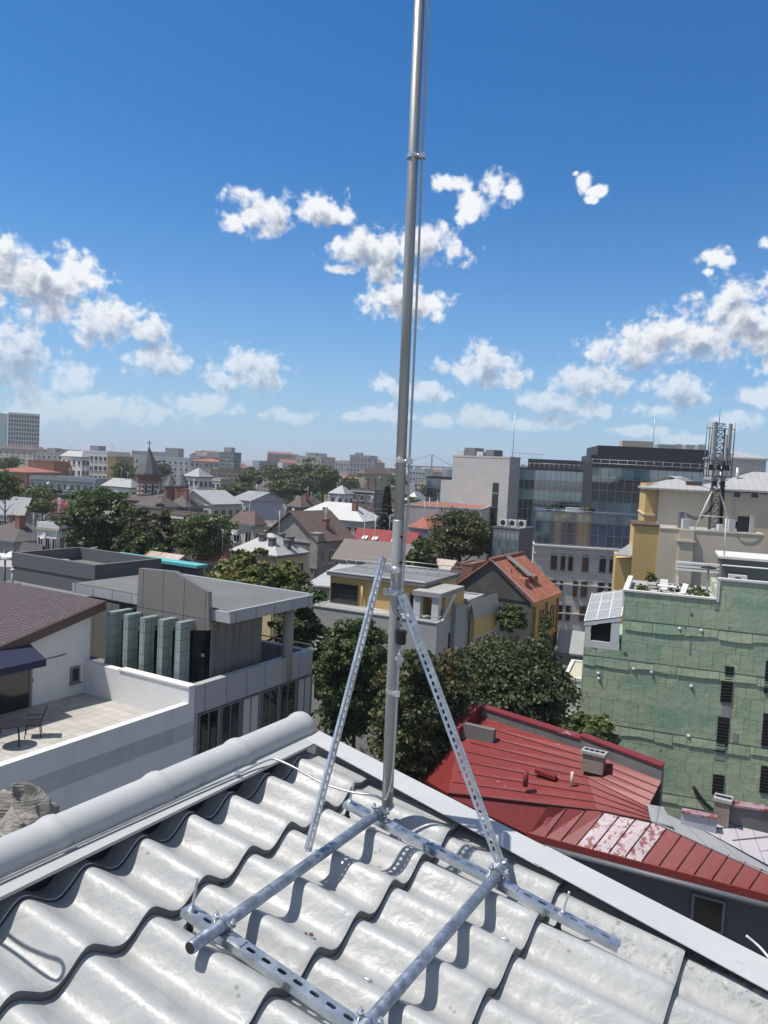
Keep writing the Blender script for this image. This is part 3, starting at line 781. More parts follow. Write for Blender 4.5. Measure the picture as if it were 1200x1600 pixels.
def ext(C, D, px, tmax=260.):       # how far from C along D until photo column px
    C = Vector(C); s0 = proj(C)[0]; sg = 1 if px > s0 else -1
    lo, hi = 0., tmax
    while (C+D*hi-CAMP).dot(FWD) < .5: hi *= .8
    if sg*(proj(C+D*hi)[0]-px) < 0: return hi
    for _ in range(45):
        mid = (lo+hi)/2
        if sg*(proj(C+D*mid)[0]-px) < 0: lo = mid
        else: hi = mid
    return lo
WIN = {}
def win_mesh(w, h, fm, gm, cross=True, fr=.07):
    k = (round(w, 2), round(h, 2), fm.name, gm.name, cross)
    if k not in WIN:
        b = MB(); d = .10
        b.box((-w/2, -d*.5, 0), (fr, 0, 0), (0, d, 0), (0, 0, h), 0); b.box((w/2-fr, -d*.5, 0), (fr, 0, 0), (0, d, 0), (0, 0, h), 0)
        b.box((-w/2+fr, -d*.5, 0), (w-2*fr, 0, 0), (0, d, 0), (0, 0, fr), 0); b.box((-w/2+fr, -d*.5, h-fr), (w-2*fr, 0, 0), (0, d, 0), (0, 0, fr), 0)
        if cross: b.box((-fr*.35, -d*.35, fr), (fr*.7, 0, 0), (0, d*.7, 0), (0, 0, h-2*fr), 0)
        b.box((-w/2+fr, -.012, fr), (w-2*fr, 0, 0), (0, .03, 0), (0, 0, h-2*fr), 1)
        b.box((-w/2-.04, -.12, -.06), (w+.08, 0, 0), (0, .12, 0), (0, 0, .055), 0)
        me = b.obj('window', [fm, gm]); WIN[k] = me
        return me, True
    return WIN[k], False
def rotz_for(head): return math.pi-R_(head)
def add_win(parent, P, head, w, h, fm=None, gm=None, cross=True, name='window'):
    fm = fm or FRW; gm = gm or GL
    o, fresh = win_mesh(w, h, fm, gm, cross)
    c = o if fresh else o.copy()
    if not fresh: COL.objects.link(c)
    c.name = name; c.parent = parent; c.location = Vector(P)-parent.location; c.rotation_euler = (0, 0, rotz_for(head))
    return c
def win_grid(parent, o, E, head, width, z0, z1, cols, rows, w=1.1, h=1.5, fm=None, gm=None, skip=(), cross=True, mar=None):
    """o: left bottom point of the face, E: unit vector to the right along it"""
    n = hd(head); mar = width/cols*.5 if mar is None else mar
    for i in range(cols):
        for j in range(rows):
            if (i, j) in skip: continue
            x = mar+(width-2*mar)*(i/(cols-1) if cols > 1 else .5)
            fl = (z1-z0)/rows
            P = Vector(o)+E*x+n*.015; P.z = z0+fl*j+(fl-h)*.5
            add_win(parent, P, head, w, h, fm, gm, cross)

class Bld:
    def __init__(s, name, label, cat, px, py, d, xl, xr, ang=30., z0=0., wall=None, roof='flat', rh=.5, rmat=None, over=.35,
                 wf=None, ws=None, group=None, fm=None, gm=None, wsize=(1.1, 1.5), floors=None, solid=True):
        s.C = at(px, py, d); s.A = hd(ang-90); s.B = hd(ang); s.ang = ang; s.zt = s.C.z; s.z0 = z0
        s.wl = xl[1] if isinstance(xl, tuple) else ext(s.C, s.A, xl)
        s.wr = xr[1] if isinstance(xr, tuple) else ext(s.C, s.B, xr)
        c = s.C+s.A*s.wl*.5+s.B*s.wr*.5
        s.root = empty(name, (c.x, c.y, z0), label, cat, group)
        s.wall = wall or W_GREY
        s.pts = [s.C, s.C+s.A*s.wl, s.C+s.A*s.wl+s.B*s.wr, s.C+s.B*s.wr]
        zt = s.zt
        b = MB()
        b.prism([(p.x, p.y, z0) for p in s.pts], (0, 0, zt-z0))
        rm = rmat or BITU
        c4 = s.pts; A, B, wl, wr = s.A, s.B, s.wl, s.wr
        if roof in ('gable_a', 'gable_b'):
            if roof == 'gable_a': e0, e1, cross = (c4[0], c4[3]), (c4[1], c4[2]), A
            else: e0, e1, cross = (c4[0], c4[1]), (c4[3], c4[2]), B
            m0 = (e0[0]+e0[1])*.5+Vector((0, 0, rh)); m1 = (e1[0]+e1[1])*.5+Vector((0, 0, rh))
            for ee, mm in ((e0, m0), (e1, m1)):
                b.prism([ee[0]-Vector((0,0,.01)), ee[1]-Vector((0,0,.01)), mm], cross*(.12 if ee is e0 else -.12))
            s.wall_o = b.obj('wall', s.wall, s.root)
            r = MB(); th = Vector((0, 0, .14))
            for i in (0, 1):
                p, q = e0[i], e1[i]
                dn = (p-m0).normalized()
                a0 = p+dn*over-cross*over+th*.2; a1 = q+dn*over+cross*over+th*.2
                b0 = m0-cross*over+th*.2; b1 = m1+cross*over+th*.2
                r.prism([a0, a1, b1, b0], th)
            s.roof_o = r.obj('roof', rm, s.root)
        elif roof == 'hip':
            s.wall_o = b.obj('wall', s.wall, s.root)
            r = MB(); k = min(wl, wr)/2
            o = [c4[0]-A*over-B*over, c4[1]+A*over-B*over, c4[2]+A*over+B*over, c4[3]-A*over+B*over]
            o = [p+Vector((0, 0, .02)) for p in o]
            if wl >= wr: t0 = c4[0]+A*k+B*wr/2; t1 = c4[1]-A*k+B*wr/2; faces = lambda t0, t1: [[o[0], t0, t1, o[1]], [o[1], t1, o[2]], [o[2], t1, t0, o[3]], [o[3], t0, o[0]]]
            else: t0 = c4[0]+B*k+A*wl/2; t1 = c4[3]-B*k+A*wl/2; faces = lambda t0, t1: [[o[0], t0, o[1]], [o[1], t0, t1, o[2]], [o[2], t1, o[3]], [o[3], t1, t0, o[0]]]
            up = Vector((0, 0, rh)); t0 = t0+up; t1 = t1+up
            for f in faces(t0, t1):
                f = [Vector(p) for p in f]
                nrm = (f[1]-f[0]).cross(f[2]-f[0])
                if nrm.z < 0: f = f[::-1]
                r.poly(f)
            r.poly(o[::-1]) if ((o[1]-o[0]).cross(o[2]-o[0])).z > 0 else r.poly(o)
            s.roof_o = r.obj('roof', rm, s.root)
            g = MB(); th = Vector((0, 0, -.16))
            for i in range(4): g.prism([o[i], o[(i+1) % 4], o[(i+1) % 4]*.995+o[(i+3) % 4]*.005, o[i]*.995+o[(i+2) % 4]*.005], th)
            g.obj('eaves', FRG, s.root)
        elif roof == 'cone':
            s.wall_o = b.obj('wall', s.wall, s.root); s.roof_o = None
        else:
            s.wall_o = b.obj('wall', s.wall, s.root)
            r = MB(); th = .22
            for i in range(4):
                p, q = c4[i], c4[(i+1) % 4]; e = (q-p); L = e.length; e = e/L
                ctr = s.C+A*wl*.5+B*wr*.5
                inn = Vector((-e.y, e.x, 0)); 
                if inn.dot(ctr-p) < 0: inn = -inn
                i0 = .0 if i % 2 == 0 else th-.04
                r.box(p-inn*.04-e*.04+e*i0, e*(L+.08-2*i0), inn*th, (0, 0, rh))
            r.obj('parapet', s.wall if roof == 'flat' else rm, s.root)
            r = MB(); ins = th
            pp = [c4[0]+A*ins+B*ins, c4[1]-A*ins+B*ins, c4[2]-A*ins-B*ins, c4[3]+A*ins-B*ins]
            r.prism([p-Vector((0, 0, .02)) for p in pp], (0, 0, .07)); s.roof_o = r.obj('roof', rm, s.root)
        for spec, fc in ((wf, 'f'), (ws, 's')):
            if not spec: continue
            cols, rows = spec[:2]; zb = spec[2] if len(spec) > 2 else max(z0, zt-rows*3.2)
            s.windows(fc, cols, rows, zb, zt-.25, wsize[0], wsize[1], fm, gm)
    def windows(s, fc, cols, rows, z0, z1, w=1.1, h=1.5, fm=None, gm=None, x0=0., x1=None, skip=()):
        if fc == 'f': o, E, head, width = s.pts[1], -s.A, s.ang+180, s.wl
        else: o, E, head, width = s.pts[0], s.B, s.ang+90, s.wr
        x1 = width if x1 is None else x1
        if (x1-x0)/cols < w*1.15: w = (x1-x0)/cols/1.3
        win_grid(s.root, o+E*x0, E, head, x1-x0, z0, z1, cols, rows, w, h, fm, gm, skip)
    def P(s, a, b_, z): 
        q = s.C+s.A*a+s.B*b_; return Vector((q.x, q.y, z))
    def part(s, name, mat, fn):
        b = MB(); fn(b); return b.obj(name, mat, s.root)
    def chimney(s, a, b_, z, w=.7, h=1.4, mat=None):
        b = MB(); p = s.P(a, b_, z-1)
        b.box(p-s.A*w/2-s.B*w/2, s.A*w, s.B*w, (0, 0, h+1)); b.box(p-s.A*(w/2+.06)-s.B*(w/2+.06)+Vector((0, 0, h+1)), s.A*(w+.12), s.B*(w+.12), (0, 0, .12))
        b.obj('chimney', mat or BRICK, s.root)
    def box(s, name, a0, a1, b0, b1, z0, z1, mat):
        b = MB(); b.box(s.P(a0, b0, z0), s.A*(a1-a0), s.B*(b1-b0), (0, 0, z1-z0)); return b.obj(name, mat, s.root)

# ------------------------------------------------------------------ trees
def leafmat(name, c1, c2, c3=None):
    m, nt, b = new_mat(name)
    oi = NODE(nt, 'ShaderNodeObjectInfo'); P = world_pos(nt)
    g = NODE(nt, 'ShaderNodeNewGeometry')
    n = noise(nt, P, .9, 4, .6)
    v = math_(nt, 'ADD', math_(nt, 'MULTIPLY', g.outputs['Random Per Island'], .55), math_(nt, 'MULTIPLY', ramp(nt, n, .3, .7), .45))
    c = mixc(nt, v, c1, c2)
    if c3: c = mixc(nt, ramp(nt, noise(nt, P, .55, 4, .6), .52, .68, 0, .8), c, c3)
    nt.links.new(c, b.inputs['Base Color']); b.inputs['Roughness'].default_value = .5
    b.inputs['Specular IOR Level'].default_value = .35
    tr = NODE(nt, 'ShaderNodeBsdfTranslucent'); nt.links.new(c, tr.inputs[0])
    mx = NODE(nt, 'ShaderNodeMixShader'); mx.inputs[0].default_value = .22
    nt.links.new(b.outputs[0], mx.inputs[1]); nt.links.new(tr.outputs[0], mx.inputs[2])
    nt.links.new(mx.outputs[0], nt.nodes['Material Output'].inputs[0])
    return m
L_DARK = leafmat('dark_leaves', (.034, .06, .018), (.095, .14, .04))
L_MID = leafmat('green_leaves', (.05, .08, .022), (.13, .175, .05))
L_BRN = leafmat('chestnut_leaves', (.035, .05, .017), (.10, .115, .04), (.13, .08, .032))
L_YEL = leafmat('yellowing_leaves', (.06, .085, .02), (.18, .20, .05), (.24, .19, .05))
L_CON = leafmat('conifer_needles', (.012, .028, .016), (.035, .06, .035))
BARK = plain('bark', (.09, .07, .055), .9, 0, .3, 6, None, .4)
def leaf_cloud(R, clumps, per, leaf, seed, flat=.85, conif=False, lean=0.):
    """many leaf quads in clumps through a crown; R = (rx, ry, rz)"""
    g = np.random.default_rng(seed); V = []; n = clumps*per
    if conif:
        t = g.random(clumps)**.8; a = g.random(clumps)*2*np.pi
        rr = (1-t)*(.55+.45*g.random(clumps)); ctr = np.stack([np.cos(a)*rr*R[0], np.sin(a)*rr*R[1], (t*2-1)*R[2]], 1); cr = R[0]*(.16+.2*(1-t))
    else:
        u = g.normal(size=(clumps, 3)); u /= np.linalg.norm(u, axis=1)[:, None]
        rad = .34+.54*g.random(clumps)**.6
        lob = 1+.2*np.sin(u[:, 0]*3.1+seed)*np.cos(u[:, 1]*2.7+seed*2)+.12*np.sin(u[:, 2]*5+seed*3)
        ctr = u*(rad*lob)[:, None]*np.array(R); ctr[:, 2] = np.where(ctr[:, 2] < 0, ctr[:, 2]*.75, ctr[:, 2])
        cr = min(R)*(.20+.20*g.random(clumps))
    d = g.normal(size=(clumps, per, 3)); d /= np.linalg.norm(d, axis=2)[:, :, None]
    d[:, :, 2] = np.abs(d[:, :, 2])*.8-.25*g.random((clumps, per))
    p = ctr[:, None, :]+d*(cr[:, None]*(.55+.5*g.random((clumps, per))))[:, :, None]*np.array([1, 1, flat])
    p = p.reshape(-1, 3)
    nrm = d.reshape(-1, 3)*.7+g.normal(size=(n, 3))*.6+np.array([0, 0, .45]); nrm /= np.linalg.norm(nrm, axis=1)[:, None]
    t1 = np.cross(nrm, g.normal(size=(n, 3))); t1 /= np.linalg.norm(t1, axis=1)[:, None]; t2 = np.cross(nrm, t1)
    s = leaf*(.4+1.15*g.random(n)**1.3)[:, None]
    q = np.stack([p-t1*s*.5, p+t2*s*.33+nrm*s*.08, p+t1*s*.62, p-t2*s*.33+nrm*s*.08], 1).reshape(-1, 3)
    return q
def leaf_mesh(name, q, mat):
    n = len(q)//4; me = bpy.data.meshes.new(name)
    me.vertices.add(len(q)); me.vertices.foreach_set('co', q.astype(np.float32).ravel())
    me.loops.add(n*4); me.loops.foreach_set('vertex_index', np.arange(n*4, dtype=np.int32))
    me.polygons.add(n); me.polygons.foreach_set('loop_start', np.arange(0, n*4, 4, dtype=np.int32))
    me.update(calc_edges=True); me.validate(); me.materials.append(mat); return me
CROWN = {}
def tree(label, px, py, d, rx, rz, mat, kind='tree', clumps=90, per=130, leaf=.28, seed=1, conif=False, ry=None, group=None, share=None, trunk=True, name=None):
    """crown centre seen at px, py; rx, rz half width and half height in metres"""
    C = at(px, py, d); ry = ry or rx
    root = empty(name or ('conifer' if conif else 'leafy_tree'), (C.x, C.y, 0), label, kind, group)
    if share:
        key = (share, mat.name)
        if key not in CROWN: CROWN[key] = leaf_mesh('crown', leaf_cloud((1, 1, 1), clumps, per, leaf/rx, seed, conif=conif), mat)
        me = CROWN[key]
    else: me = leaf_mesh('crown', leaf_cloud((rx, ry, rz), clumps, per, leaf, seed, conif=conif), mat)
    o = bpy.data.objects.new('crown', me); COL.objects.link(o); o.parent = root; o.location = (0, 0, C.z)
    if share: o.scale = (rx, ry, rz); o.rotation_euler = (0, 0, seed*1.7)
    if trunk:
        b = MB(); b.smooth = True; z = max(.5, C.z-rz*.1); r0 = max(.12, rx*.07)
        b.tube([(C.x, C.y, 0), (C.x+.1, C.y, z*.5), (C.x, C.y+.1, z)], [r0*1.3, r0, r0*.5], 8)
        g = random.Random(seed)
        for k in range(6):
            a = k*1.05+g.random(); zz = z*(.75+.2*g.random())
            b.tube([(C.x, C.y, zz), (C.x+math.cos(a)*rx*.35, C.y+math.sin(a)*ry*.35, zz+rz*.3), (C.x+math.cos(a)*rx*.7, C.y+math.sin(a)*ry*.7, zz+rz*.45)], [r0*.45, r0*.3, r0*.1], 6)
        b.obj('trunk', BARK, root, uv=False)
    return root
Z3 = Vector((0, 0, 1))
E30 = hd(30); W30 = hd(-60); N120 = hd(120)
def V2(p, z): return Vector((p.x, p.y, z))
def onplane(px, py, P0, n):
    r = ray(px, py); return CAMP+r*((Vector(P0)-CAMP).dot(n)/r.dot(n))

# ---------------------------------------------------------------- white house with its terrace (left)
K = at(304, 1101, 27.0); zf, zp, ze = 14.65, 15.32, 15.88
J = V2(K+W30*5.6, 0)
th_ = empty('terrace_house', V2(J, 0), 'white rendered house with brown shingle roof and a walled roof terrace', 'house')
def part(parent, name, mat, fn):
    b = MB(); fn(b); return b.obj(name, mat, parent)
part(th_, 'wall', W_WHITE, lambda b: b.prism([V2(K, 0), V2(K+W30*5.6, 0), V2(K+W30*5.6-E30*17, 0), V2(K-E30*17, 0)], (0, 0, zf-.02)))
TFLOOR = brickmat('terrace_tiles', (.36, .345, .31), (.44, .42, .38), (.24, .23, .21), .45, .45, .012, .75, .5, (.22, .20, .18), 0, .2)
part(th_, 'terrace_floor', TFLOOR, lambda b: b.box(V2(K-N120*.25-E30*.3, zf-.019), W30*5.3, -E30*16, (0, 0, .02)))
part(th_, 'terrace_parapet', W_WHITE, lambda b: b.box(V2(K-E30*.301, zf-.6), W30*.27, -E30*16.5, (0, 0, zp-zf+.6)))
part(th_, 'end_parapet', W_WHITE, lambda b: (b.box(V2(K+E30*.0, zf-.6), W30*5.6, -E30*.3, (0, 0, ze-zf+.6)), b.box(V2(K+E30*.04+N120*.02, ze), W30*3.6, -E30*.38, (0, 0, .06))))
zj = 18.0; sl_ = .95/4.1
hp = [J, J+W30*13, J+W30*13-E30*12, J-E30*12]
def house_wall(b):
    bot = [V2(p, 0) for p in hp]; top = [V2(hp[0], zj), V2(hp[1], zj), V2(hp[2], zj-12*sl_), V2(hp[3], zj-12*sl_)]
    i = [b.vert(p) for p in bot+top]
    for k in range(4): b.face([i[k], i[(k+1) % 4], i[4+(k+1) % 4], i[4+k]])
    b.face(i[4:]); b.face(i[:4][::-1])
part(th_, 'house_wall', W_WHITE, house_wall)
SHING = brickmat('brown_shingles', (.085, .06, .062), (.06, .044, .048), (.022, .018, .02), .26, .19, .018, .75, .15, (.12, .1, .1), .5, .8)
def shed(b):
    q = [J+N120*.32+E30*.4, J+W30*13+E30*.4, J+W30*13-E30*12.3, J+N120*.32-E30*12.3]
    zz = [zj+.03+.4*sl_, zj+.03+.4*sl_, zj+.03-12.3*sl_, zj+.03-12.3*sl_]
    b.prism([V2(p, z) for p, z in zip(q, zz)], (0, 0, .10))
rf = part(th_, 'roof', SHING, shed)
part(th_, 'barge_board', FRB, lambda b: b.prism([V2(J+N120*.325+E30*.42, zj-.24+.4*sl_), V2(J+N120*.325+E30*.42, zj+.12+.4*sl_), V2(J+N120*.325-E30*12.3, zj+.12-12.3*sl_), V2(J+N120*.325-E30*12.3, zj-.24-12.3*sl_)], N120*.05))
P = onplane(116, 1066, J, N120); add_win(th_, P+N120*.02, 120, .42, .62, FRG, GL2, False)
for px, py in ((48, 1063), (136, 1040)):
    P = onplane(px, py, J, N120); part(th_, 'vent_cap', FRG, lambda b: b.lathe(P, N120, [(.09, 0), (.09, .05), (.05, .07)], 10))
P = onplane(76, 1107, J, N120); part(th_, 'socket_box', FRG, lambda b: b.box(P, E30*.2, N120*.05, (0, 0, .13)))
P0 = onplane(0, 1048, J, N120); P1 = onplane(102, 1022, J, N120)
part(th_, 'wall_cable', FRG, lambda b: b.tube([P0+N120*.02, P1+N120*.02], .02, 6))
Pd = onplane(20, 1100, J, N120); zd = zf
part(th_, 'terrace_door', GL2, lambda b: b.box(V2(Pd, zd)+E30*.6, -E30*3.2, N120*.03, (0, 0, 2.05)))
part(th_, 'door_frame', FRG, lambda b: b.box(V2(Pd, zd)+E30*.62, E30*.10, N120*.06, (0, 0, 2.15)))
NAVY = plain('navy_canvas', (.012, .018, .055), .8)
Pa = onplane(36, 1066, J, N120)
aw = empty('awning', Pa, 'navy blue canvas awning over the terrace door of the white house', 'awning')
def awn(b):
    a = V2(Pa, zd+2.55); e = -E30*4; o = N120*1.25-Z3*.55
    b.prism([a, a+e, a+e+o, a+o], (0, 0, .03)); b.box(a+o-Z3*.22, e, N120*.02, (0, 0, .25))
part(aw, 'canopy', NAVY, awn)
part(aw, 'arm', FRG, lambda b: b.tube([V2(Pa, zd+2.1)-E30*.3, V2(Pa, zd+2.0)-E30*.3+N120*1.2], .025, 6))
# garden chair
def chair(name, P, head, mat, label, group=None):
    r = empty(name, P, label, 'chair', group); f = hd(head); s = hd(head+90)
    part(r, 'seat', mat, lambda b: b.box(P-f*.22-s*.23+Z3*.40, f*.46, s*.46, (0, 0, .04)))
    part(r, 'backrest', mat, lambda b: b.prism([P-f*.22-s*.23+Z3*.45, P-f*.22+s*.23+Z3*.45, P-f*.42+s*.23+Z3*.98, P-f*.42-s*.23+Z3*.98], f*.03))
    for i in (-1, 1):
        for j in (-1, 1):
            part(r, 'leg', mat, lambda b: b.tube([P+f*.2*i+s*.2*j+Z3*.40, P+f*.24*i+s*.23*j], .016, 6))
        part(r, 'armrest', mat, lambda b: b.box(P-f*.28+s*(.24*i-.02)+Z3*.62, f*.5, s*.04, (0, 0, .03)))
    return r
chair('garden_chair', atz(52, 1150, zf), 250, M_BLACK, 'black garden chair with upright back in the shade of the white house terrace')
Pt = atz(14, 1164, zf)
t = empty('terrace_table', Pt, 'low dark table standing under the navy awning', 'table')
part(t, 'tabletop', M_BLACK, lambda b: b.lathe(Pt, Z3, [(.5, .68), (.5, .72)], 20))
for k in range(4):
    d_ = hd(k*90+20); part(t, 'leg', M_BLACK, lambda b: b.tube([Pt+d_*.35+Z3*.69, Pt+d_*.42], .02, 6))
# canvas covered furniture at the terrace edge
TARP, _nt, _b = new_mat('beige_canvas'); _P = world_pos(_nt)
_w = noise(_nt, vmath(_nt, 'MULTIPLY', _P, (9, 9, 46)), 1, 5, .6, 1.2)
_nt.links.new(mixc(_nt, noise(_nt, _P, 9, 4), (.22, .205, .18), (.34, .32, .285)), _b.inputs['Base Color']); _b.inputs['Roughness'].default_value = .85
bump(_nt, _b, _w, .9, .03)
Pc = at(16, 1300, 3.30); Pc.z = 21.9
def mound(b, c, R, seed, n=72, m=46):
    """a pile of folded canvas: sagging layers one over the other"""
    b.smooth = True; g = random.Random(seed); ph = [g.uniform(0, 6.28) for _ in range(10)]
    rows = []
    for i in range(m+1):
        t = i/m; row = []
        for k in range(n):
            a = 2*math.pi*k/n
            lay = t*8.5+.45*math.sin(a+ph[0])+.22*math.sin(2*a+ph[1])+.10*math.sin(5*a+ph[2])
            fold = abs(math.sin(math.pi*lay))**.55
            body = (1-t**4)**.5 if t < .98 else max(.0, (1-t)/.02*.28)
            li = math.floor(lay)
            f = (.84+.17*fold)*(1+.05*math.sin(3*a+ph[3]+li*2.1)+.05*math.sin(8*a+ph[4]+li*3.7)+.025*math.sin(17*a+ph[5]+li*5.1+t*20))
            sq = max(abs(math.cos(a)), abs(math.sin(a)))**.45
            rr = body*f/sq
            zz = t*(1+.10*math.sin(a+ph[6])+.05*math.sin(3*a+ph[7]))+.012*math.sin(11*a+t*30+ph[8])
            row.append(b.vert((c.x+math.cos(a)*rr*R[0], c.y+math.sin(a)*rr*R[1], c.z+zz*R[2])))
        rows.append(row)
    for i in range(m):
        for k in range(n): b.face([rows[i][k], rows[i][(k+1) % n], rows[i+1][(k+1) % n], rows[i+1][k]])
    b.face(rows[-1])
cf = empty('covered_furniture', Pc, 'heap of crumpled beige canvas with a black strap behind the barrel ridge', 'canvas cover')
part(cf, 'canvas', TARP, lambda b: mound(b, Pc, (.215, .19, .56), 3))
def strap(b):
    pts = []
    for k in range(25):
        a = math.pi*k/24; pts.append(Pc+Vector((math.cos(a)*.205, -.02-.17*math.sin(a), .56-.10*math.cos(a)-.06*math.sin(a))))
    b.tube(pts, .007, 6)
part(cf, 'strap', M_BLACK, strap)

# ---------------------------------------------------------------- modern grey panelled building with five green fins
PANEL = brickmat('grey_panels', (.37, .375, .385), (.41, .415, .42), (.10, .10, .11), 1.15, 3.4, .02, .45, .2, (.2, .2, .2), 0, .3)
STONE = brickmat('green_stone', (.22, .285, .27), (.28, .335, .315), (.09, .11, .105), .42, .42, .012, .35, .35, (.30, .33, .31), 0, .25)
BRONZE = brickmat('bronze_panels', (.24, .225, .21), (.27, .255, .24), (.06, .06, .06), 1.1, 6, .015, .35, .2, (.1, .1, .1), 0, .25, .35)
BLIND = plain('white_blind', (.55, .55, .53), .7, 0, .05)
CURT = glassmat('black_glass', (.010, .013, .015), .05, .9)
mo = empty('office_building', V2(K+E30*5, 0), 'grey panelled modern building with flat canopy roof and round column', 'building')
Lb = ext(V2(K, ze), E30, 489)
part(mo, 'facade', PANEL, lambda b: b.box(V2(K, 14.85)+E30*.02, E30*(Lb-.02), W30*.3, (0, 0, ze-14.85)))
part(mo, 'lower_wall', PANEL, lambda b: b.box(V2(K, 0)+E30*.02+W30*.25, E30*(Lb-.02), W30*8, (0, 0, 14.80)))
part(mo, 'floor', BITU, lambda b: b.box(V2(K, 14.81)+E30*.02+W30*.31, E30*(Lb-.34), W30*8, (0, 0, .14)))
part(mo, 'rear_parapet', PANEL, lambda b: b.box(V2(K, 14.81)+E30*(Lb-.31)+W30*.31, E30*.3, W30*8, (0, 0, ze-14.81)))
part(mo, 'rear_rail', STEEL, lambda b: b.tube([V2(K, ze+.25)+E30*(Lb-.16), V2(K, ze+.25)+E30*(Lb-.16)+W30*7.5], .03, 6))
for i in range(6):
    x = .5+i*(Lb-1.2)/5
    add_win(mo, V2(K, 12.2)+E30*(x+.5)+W30*.24, 120, (Lb-1.2)/5*.9, 2.5, FRG, (CURT, GL, BLIND)[i % 3], True, 'window')
part(mo, 'balcony_rail', FRW, lambda b: [b.tube([V2(K, z)+E30*(Lb-2.6)+N120*.12, V2(K, z)+E30*(Lb-.5)+N120*.12], .02, 6) for z in (12.5, 12.75, 13.0, 13.25)])
Q = at(360, 957, 28.0); zq = Q.z
Le = ext(Q, E30, 489); Lw = ext(Q+E30*Le, W30, 250)
Ln = ext(Q, W30, 331); BK = .22
def slab(o0, z, h, ins=0.):
    pts = [Q+E30*ins+W30*ins, Q+E30*ins+W30*Ln, Q+E30*BK+W30*Ln, Q+E30*BK+W30*(Lw-ins), Q+E30*(Le-ins)+W30*(Lw-ins), Q+E30*(Le-ins)+W30*ins]
    return lambda b: b.prism([V2(p, z) for p in pts], (0, 0, h))
part(mo, 'canopy', PANEL, slab(0, zq-.42, .40))
part(mo, 'canopy_edge', STEEL, lambda b: (b.box(V2(Q, zq-.02)+N120*.02-E30*.02, E30*(Le+.04), W30*.12, (0, 0, .06)), b.box(V2(Q, zq-.02)+E30*(Le-.14)+W30*.14, E30*.16, W30*(Lw-.2), (0, 0, .10))))
part(mo, 'roof', plain('felt_roof', (.135, .14, .135), .9, 0, .3, .7), slab(0, zq-.019, .03, .14))
pc_ = V2(Q, 0)+E30*(Le*.80)+W30*.45
part(mo, 'column', plaster('column_render', (.30, .29, .26)), lambda b: (setattr(b, 'smooth', True), b.tube([V2(pc_, 14.9), V2(pc_, zq-.42)], .23, 20)))
pc2 = V2(Q, 0)+E30*(Le*.55)+W30*3.6
part(mo, 'column', plaster('column_render', (.30, .29, .26)), lambda b: (setattr(b, 'smooth', True), b.tube([V2(pc2, 14.9), V2(pc2, zq-.42)], .16, 16)))
gi = V2(Q, 14.95)+W30*1.1+E30*.2
part(mo, 'glass_wall', CURT, lambda b: b.box(gi, E30*1.7, W30*5, (0, 0, zq-.42-14.95)))
part(mo, 'mullions', FRG, lambda b: [b.box(gi+N120*.04+E30*(k*.41), E30*.06, W30*.05, (0, 0, zq-.42-14.95)) for k in range(5)]+[b.box(gi+N120*.03, E30*1.7, W30*.04, (0, 0, .08)), b.box(gi+N120*.03+Z3*1.6, E30*1.7, W30*.04, (0, 0, .08))])
S0 = at(325, 925, 28.35); nS = hd(210)
scr = [onplane(x, y, S0, nS) for x, y in ((327, 985), (325, 925), (272, 893), (217, 888), (212, 985))]
part(mo, 'screen_wall', BRONZE, lambda b: b.prism(scr, E30*.2))
part(mo, 'core_wall', BRONZE, lambda b: b.box(onplane(316, 1074, S0, nS)+E30*.4, W30*7, E30*3, (0, 0, 2.4)))
F0 = at(165, 955, 30.1)
for i, (x, yt, yb) in enumerate(((165, 955, 1046), (190.5, 959, 1051), (216, 964, 1056), (244, 967, 1062), (271, 971, 1067))):
    p = onplane(x, yb, F0, nS); q = onplane(x, yt, F0, nS)
    h = q.z-p.z
    def fin(b):
        b.box(p-Z3*.4, N120*.27, E30*.5, (0, 0, h+.4-.36)); b.box(p+Z3*(h-.36), N120*.27, E30*1.3, (0, 0, .36))
    part(mo, 'stone_fin', STONE, fin)
part(mo, 'fin_wall', CURT, lambda b: b.box(onplane(165, 1050, F0, nS)+E30*2.3-Z3*.2, N120*4.0, E30*.2, (0, 0, 2.2)))
# dark flat roofed block and other low roofs behind it
B1 = Bld('flat_roof_block', 'dark grey block with an empty walled flat roof behind the brown shingle roof', 'building', 148, 906, 36, 20, 250, 30, 0, W_DKGREY, 'flat', .7, plain('felt_roof', (.135, .14, .135), .9, 0, .3, .7))
B1.part('vent_pipe', STEEL, lambda b: (b.tube([B1.P(B1.wl*.86, -.6, B1.zt-1.2), B1.P(B1.wl*.86, -.6, B1.zt-.1)], .07, 8), b.lathe(B1.P(B1.wl*.86, -.6, B1.zt-.1), Z3, [(.12, 0), (.12, .06), (.02, .12)], 8)))
B1.box('lower_roof', 0, B1.wl, -1.9, -.01, 0, B1.zt-.75, BITU)
B2 = Bld('white_parapet_block', 'low grey block with white capped parapet between the green fins and the dark roof', 'building', 213, 946, 31.2, 166, ('m', 4), 30, 0, PANEL, 'flat', .25, GRAVEL)
pt0 = at(177, 868, 46); Lt = ext(pt0, N120, 310)
tw = empty('teal_parapet_wall', V2(pt0, 0), 'long wall capped with a teal strip behind the grey canopy roof', 'wall')
part(tw, 'wall', W_DKGREY, lambda b: b.box(V2(pt0, 0), N120*Lt, E30*.4, (0, 0, pt0.z)))
part(tw, 'coping', TEAL, lambda b: b.box(V2(pt0, pt0.z)-E30*.25-N120*.1, N120*(Lt+.2), E30*.9, (0, 0, .16)))
Bld('roof_hut', 'small grey hut with a rusty sheet roof behind the teal strip', 'hut', 268, 884, 52, 221, 300, 30, 0, W_GREY, 'gable_a', .5, METRUST, .2)
